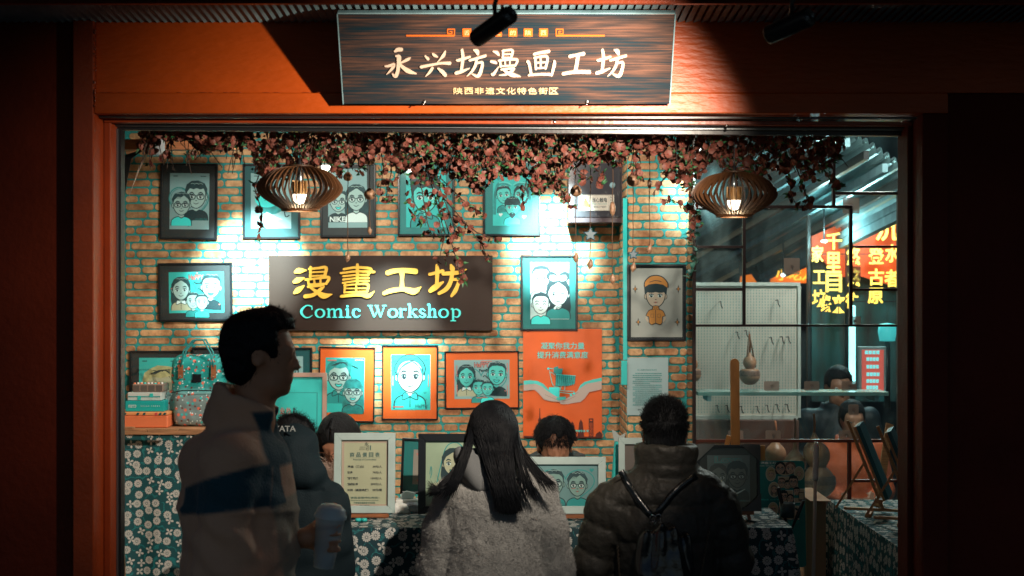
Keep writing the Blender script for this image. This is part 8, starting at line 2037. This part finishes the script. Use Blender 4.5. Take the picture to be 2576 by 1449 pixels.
# ---------------------------------------------------------------- 6. man in a puffer coat with a drawstring backpack, from behind
def puffer():
    Y = 5.36; q = lambda x, y, dy=0: V3(P(x, y, Y+dy)); t = person('man with short spiky hair in a dark olive puffer coat, seen from behind', (P(1668, 0, Y).x, Y, 0))
    H = q(1671, 1092, .04); R = Rx(-.02); neck = q(1672, 1170, .02); chest = q(1668, 1300, .02); pel = V3((chest[0], Y, .56))
    sL, sR = q(1535, 1270), q(1798, 1262); eL, eR = q(1495, 1420, .03), q(1838, 1410, .03); wL, wR = q(1560, 1425, .27), q(1780, 1425, .27)
    build_sdf('body', lambda p: body_seated(p, H, R, neck, chest, pel, sL, eL, wL, sR, eR, wR, 1.0), (H[0]-.36, Y-.2, .4), (H[0]+.36, Y+.36, H[2]+.15), .010, skin, t)
    def hair(p):
        l = (p-H) @ R; d = s_ell(l, (0, -.015, .036), (.083, .104, .094)); d = smin(d, s_ell(l, (0, -.045, -.03), (.072, .060, .070)), .03)
        d = smax(d, np.minimum(l[:, 1]-.05, .075-l[:, 2]), .01); d = smax(d, -s_ell(l, (0, .008, -.012), (.12, .026, .038)), .008); d = smax(d, -.082-l[:, 2], .015)
        return d+.002*vnoise(p, 80, 1)
    build_sdf('hair', hair, H-.2, H+.2, .006, hair_m, t)
    rng = np.random.RandomState(4); n = 6500; a = rng.uniform(0, 2*PI, n); sz = rng.uniform(-.65, 1, n); e = np.arcsin(sz); l = np.stack([np.cos(a)*np.cos(e)*.081, np.sin(a)*np.cos(e)*.102-.015, .036+np.sin(e)*.092], 1)
    k_ = (l[:, 1] < .05) | (l[:, 2] > .08); k_ &= ~((np.abs(l[:, 1]-.008) < .028) & (np.abs(l[:, 2]+.012) < .04)); l = l[k_]; n = len(l)
    nr = l-np.array([0, -.02, .03]); nr /= np.linalg.norm(nr, axis=1)[:, None]; nr[:, 2] += np.where(l[:, 2] > .05, .5, -.25)
    strands('hair_strands', H+l @ R.T, nr @ R.T, (.010+.016*np.clip(l[:, 2]*10, 0, 1))*(.7+.6*rng.rand(n)), hair_m, t, .0008, 3, curl=.14, seed=3)
    pm_ = M('olive_puffer_nylon', (.042, .040, .034), .50, bump=.5, bscale=45, spec=.3)
    def quilt(s, pitch, amp, w=.12):
        f = np.abs(((s/pitch) % 1)-.5)*2; return amp*(1-np.sqrt(np.clip(1-f**2.6, 0, 1)))
    def coat(p):
        wob = .012*vnoise(p, 8, 3)
        torso = s_ell(p, q(1670, 1320), (.225, .155, .235)); torso = smin(torso, s_ell(p, q(1670, 1500), (.215, .17, .25)), .06)
        torso = smin(torso, s_cap(p, sL+np.array([.03, 0, .01]), sR+np.array([-.03, 0, .01]), .088, .088), .05)
        torso = smin(torso, s_cap(p, q(1600, 1215), q(1745, 1212), .05, .05), .06)
        torso += quilt(p[:, 2]+wob-q(0, 1262)[2], .135, .015)
        d = torso
        for a_, b, c in ((sL, eL, wL), (sR, eR, wR)):
            ax = (b-a_)/np.linalg.norm(b-a_); s_ = (p-a_) @ ax
            up = s_cap(p, a_+np.array([0, 0, -.01]), b, .094, .090)+quilt(s_+wob+.03, .11, .013)
            ax2 = (c-b)/np.linalg.norm(c-b); lo = s_cap(p, b, c, .09, .06)+quilt((p-b) @ ax2+wob+.03, .11, .012)
            d = smin(d, smin(up, lo, .015), .010)
        # tall collar
        l = (p-q(1675, 1150, .01)); r_ = np.sqrt((l[:, 0]/1.06)**2+(l[:, 1]/.95)**2); ring = np.abs(r_-(.092+.10*np.maximum(-l[:, 2], 0)))-.021
        ring = smax(ring, np.abs(l[:, 2])-.052, .022); ring += quilt(l[:, 2]+.02+wob*.5, .085, .010); d = smin(d, ring, .016)
        wr = .0032*np.abs(vnoise(p*np.array([1, 1, .45]), 75, 21))+.0045*np.sin(p[:, 0]*70+p[:, 2]*55+3*vnoise(p, 14, 7))*np.clip(vnoise(p, 6, 9), 0, 1)
        return d+wr+.006*vnoise(p, 11, 2)+.0028*vnoise(p, 34, 5)+.001*vnoise(p, 90, 6)
    build_sdf('puffer_coat', coat, (chest[0]-.42, Y-.28, .42), (chest[0]+.44, Y+.38, q(0, 1105)[2]), .0078, pm_, t)
    g = MB()
    for s_ in (-1, 1): g.tube([Vector(tuple(H+R @ np.array(v))) for v in ((s_*.080, .07, .004), (s_*.088, .0, .003), (s_*.084, -.02, -.012))], .0022, 6)
    g.build('glasses', black_frame, t)
    seated_legs(t, chest[0], Y); stool('stool under the man in the puffer coat', chest[0], Y-.02)
    # backpack, a thing of its own
    b = thing('backpack', 'black leather drawstring backpack with chain straps on the puffer coat', 'backpack', (P(1668, 0, Y).x, Y-.2, .9))
    lm_ = M('black_leather', (.008, .012, .014), .24, bump=.2, bscale=60, spec=.7, coat=.3)
    cb = q(1668, 1400, -.205)
    def bag(p):
        l = p-cb; w = .085+.035*np.clip((.12-l[:, 2])*4, -1.0, 1.2)
        r_ = np.sqrt((l[:, 0]/w)**2+(l[:, 1]/(.045+.03*np.clip((.1-l[:, 2])*5, 0, 1)))**2); d = (r_-1)*.05
        d = smax(d, l[:, 2]-.125+.5*np.abs(l[:, 0]), .015); d = smax(d, -l[:, 2]-.24, .03)
        ang = l[:, 0]/w
        return d+.011*np.sin(ang*11+1.5*vnoise(p, 6, 2)+l[:, 2]*9)*np.clip(.5+l[:, 2]*4, .15, 1)+.003*vnoise(p, 30, 4)
    build_sdf('bag', bag, cb-np.array([.2, .14, .27]), cb+np.array([.2, .12, .16]), .0055, lm_, b)
    def strap(pts, w=.030):
        m = MB(); m.tube([Vector(tuple(v)) for v in pts], w/2, 10, flat=.22)
        return m
    # follow the coat surface: find its rear face at each view pixel
    def back(x, y, off=.012):
        lo, hi = Y-.45, Y+.2; ys = np.linspace(lo, hi, 120); pp = np.array([V3(P(x, y, v)) for v in ys]); d = coat(pp); i = np.argmax(d < 0)
        return pp[i]-np.array([0, off, 0]) if (d < 0).any() else V3(P(x, y, Y-.1))
    for pts in ([(1562, 1185), (1570, 1200), (1585, 1225), (1605, 1255), (1628, 1285), (1641, 1298)], [(1752, 1195), (1738, 1204), (1712, 1222), (1688, 1245), (1664, 1275), (1650, 1296)]):
        w3 = [back(x, y) for x, y in pts]; m = MB(); ww = .021
        L1 = []; 
        for i_, v in enumerate(w3):
            tn = w3[min(i_+1, len(w3)-1)]-w3[max(0, i_-1)]; tn /= np.linalg.norm(tn); sd = np.cross(tn, np.array([0, -1, 0])); sd /= np.linalg.norm(sd); L1.append((v-sd*ww*.6, v+sd*ww*.6))
        vs = []
        for a_, c_ in L1: vs += [a_, c_, c_+np.array([0, .008, 0]), a_+np.array([0, .008, 0])]
        k = len(L1); m.add([tuple(v) for v in vs], [(4*i_+j, 4*i_+(j+1) % 4, 4*(i_+1)+(j+1) % 4, 4*(i_+1)+j) for i_ in range(k-1) for j in range(4)]+[(3, 2, 1, 0), (4*k-4, 4*k-3, 4*k-2, 4*k-1)], 0, None, True); m.build('strap', lm_, b)
    for x, y in ((1641, 1302), (1655, 1300)):
        c = back(x, y, .02); m = MB(); m.tube([Vector((c[0]+.010*math.cos(a), c[1]-.004*math.sin(a), c[2]+.013*math.sin(a))) for a in [2*PI*i/14 for i in range(15)]], .0022, 6, cap=False); m.build('ring', M('chrome', (.6, .62, .64), .15, metal=1), b)
    c = back(1646, 1318, .03); MB().box(c[0]-.004, c[0]+.004, c[1]-.006, c[1], c[2]-.022, c[2]+.005).build('zip_puller', MATS['chrome'], b)
    for x0, x1, y0 in ((1553, 1562, 1376), (1782, 1752, 1340)):
        m = MB(); n = 26
        for i in range(n):
            u = i/(n-1); p = back(x0+(x1-x0)*u, y0+(1500-y0)*u, .008) if y0+(1500-y0)*u < 1470 else V3(P(x1, y0+(1500-y0)*u, Y-.17)); rot = Matrix.Translation(p) @ Matrix.Rotation(.8 if i % 2 else -.8, 4, 'Z')
            m.tube([rot @ Vector((.0042*math.cos(a), 0, .0068*math.sin(a))) for a in [2*PI*j/8 for j in range(9)]], .0013, 4, cap=False)
        kind(m.build('chain', M('dull_chain', (.30, .24, .18), .3, metal=1), b), 'stuff')
puffer()

# ---------------------------------------------------------------- 7. boy in orange behind the glass, and the adult behind him
def onlooker(label, X, Y, top, scale, coat_m, hood=False, arms=True, hm=hair_m, sk=skin, yawv=PI, hooded_=False, wide=1):
    t = person(label, (X, Y, 0)); s = scale
    H = np.array([X, Y-.02, top-.125*s]); R = Rz(yawv) @ Rx(-.08); nk = H+np.array([0, .02, -.14*s]); ch = nk+np.array([0, .01, -.20*s]); pv = nk+np.array([0, .01, -.50*s])
    w = .17*s*wide; sL, sR = nk+np.array([-w, .01, -.06*s]), nk+np.array([w, .01, -.06*s]); eL, eR = sL+np.array([-.05, .0, -.26*s]), sR+np.array([.05, .0, -.26*s]); wL, wR = eL+np.array([.10*s, -.14, -.02]), eR+np.array([-.10*s, -.14, -.02])
    hips = pv+np.array([0, 0, -.02]); kn = .46*s; ft = .05
    def body(p):
        d = body_seated(p, H, R, nk, ch, pv, sL, eL, wL, sR, eR, wR, s)
        for sx in (-1, 1): d = smin(d, smin(s_cap(p, hips+np.array([sx*.08*s, 0, 0]), (X+sx*.09*s, Y, kn), .07*s, .05*s), s_cap(p, (X+sx*.09*s, Y, kn), (X+sx*.09*s, Y, ft+.03), .05*s, .04*s), .02), .03)
        d = fingers(p, wL, (.75, -.6, -.2), (0, -.2, .97), (-.6, -.75, .1), d, s); return fingers(p, wR, (-.75, -.6, -.2), (0, -.2, .97), (.6, -.75, .1), d, s)
    build_sdf('body', body, (X-.42*s*wide-.05, Y-.35, 0), (X+.42*s*wide+.05, Y+.25, top+.02), .0125, sk, t, floor=.01)
    def hair(p):
        l = ((p-H) @ R)/s; d = s_ell(l, (0, -.016, .038), (.086, .106, .097)); d = smin(d, s_ell(l, (0, -.05, -.02), (.076, .06, .07)), .03)
        d = smax(d, np.minimum(l[:, 1]-.05, .060-l[:, 2]), .01); d = smax(d, -s_ell(l, (0, .006, -.012), (.12, .024, .036)), .008); return (smax(d, -.075-l[:, 2], .015)+.002*vnoise(p, 80, 1))*s
    build_sdf('hair', hair, H-.18, H+.18, .009, hm, t)
    def coat(p):
        d = s_ell(p, ch, (.175*s*wide, .125*s, .20*s)); d = smin(d, s_cap(p, ch, pv, .15*s*wide, .17*s*wide), .06); d = smin(d, s_cap(p, sL, sR, .065*s, .065*s), .05)
        for a, b, c in ((sL, eL, wL), (sR, eR, wR)): d = smin(d, smin(s_cap(p, a, b, .064*s, .055*s), s_cap(p, b, c, .055*s, .045*s), .03), .02)
        l = p-nk-np.array([0, .02, .005]); ring = np.abs(np.sqrt(l[:, 0]**2+l[:, 1]**2)-.085*s)-.018; d = smin(d, smax(ring, np.abs(l[:, 2])-.035*s, .015), .02)
        return d+.006*vnoise(p, 14, 3)+.003*vnoise(p, 40, 5)
    build_sdf('jacket', coat, (X-.42*s*wide-.05, Y-.35, pv[2]-.24*s), (X+.42*s*wide+.05, Y+.25, nk[2]+.08*s), .012, coat_m, t)
    build_sdf('trousers', lambda p: np.minimum(*[smin(s_cap(p, hips+np.array([sx*.08*s, 0, 0]), (X+sx*.09*s, Y, kn), .09*s, .068*s), s_cap(p, (X+sx*.09*s, Y, kn), (X+sx*.09*s, Y, ft+.05), .068*s, .056*s), .02) for sx in (-1, 1)]), (X-.3*s, Y-.2, .03), (X+.3*s, Y+.2, pv[2]+.12), .018, trousers_m, t)
    for sx in (-1, 1):
        x = X+sx*.09*s; build_sdf('shoe', lambda p: s_ell(p, (x, Y-.04, .04), (.05*s, .12*s, .045)), (x-.08, Y-.2, -.02), (x+.08, Y+.12, .12), .014, shoe_m, t, floor=.001)
    for sx in (-1, 1):
        for nm, m, r_, off in (('eye_white', white_m, .0115, .0), ('pupil', black_frame, .0062, .0085)):
            c = H+R @ np.array([sx*.031, .0805+off, .001])*s; MB().ell(tuple(c), (r_*s, r_*s*.9, r_*s*.75), 8).build(nm, m, t)
    return t
onlooker('boy in an orange jacket looking in through the glass', P(2142, 0, 8.3).x, 8.3, P(0, 1008, 8.3).z, .90, orange_coat)
onlooker('adult in a dark coat standing behind the boy in orange', P(2108, 0, 8.9).x, 8.9, P(0, 922, 8.9).z, 1.0, dark_coat, wide=1.15)
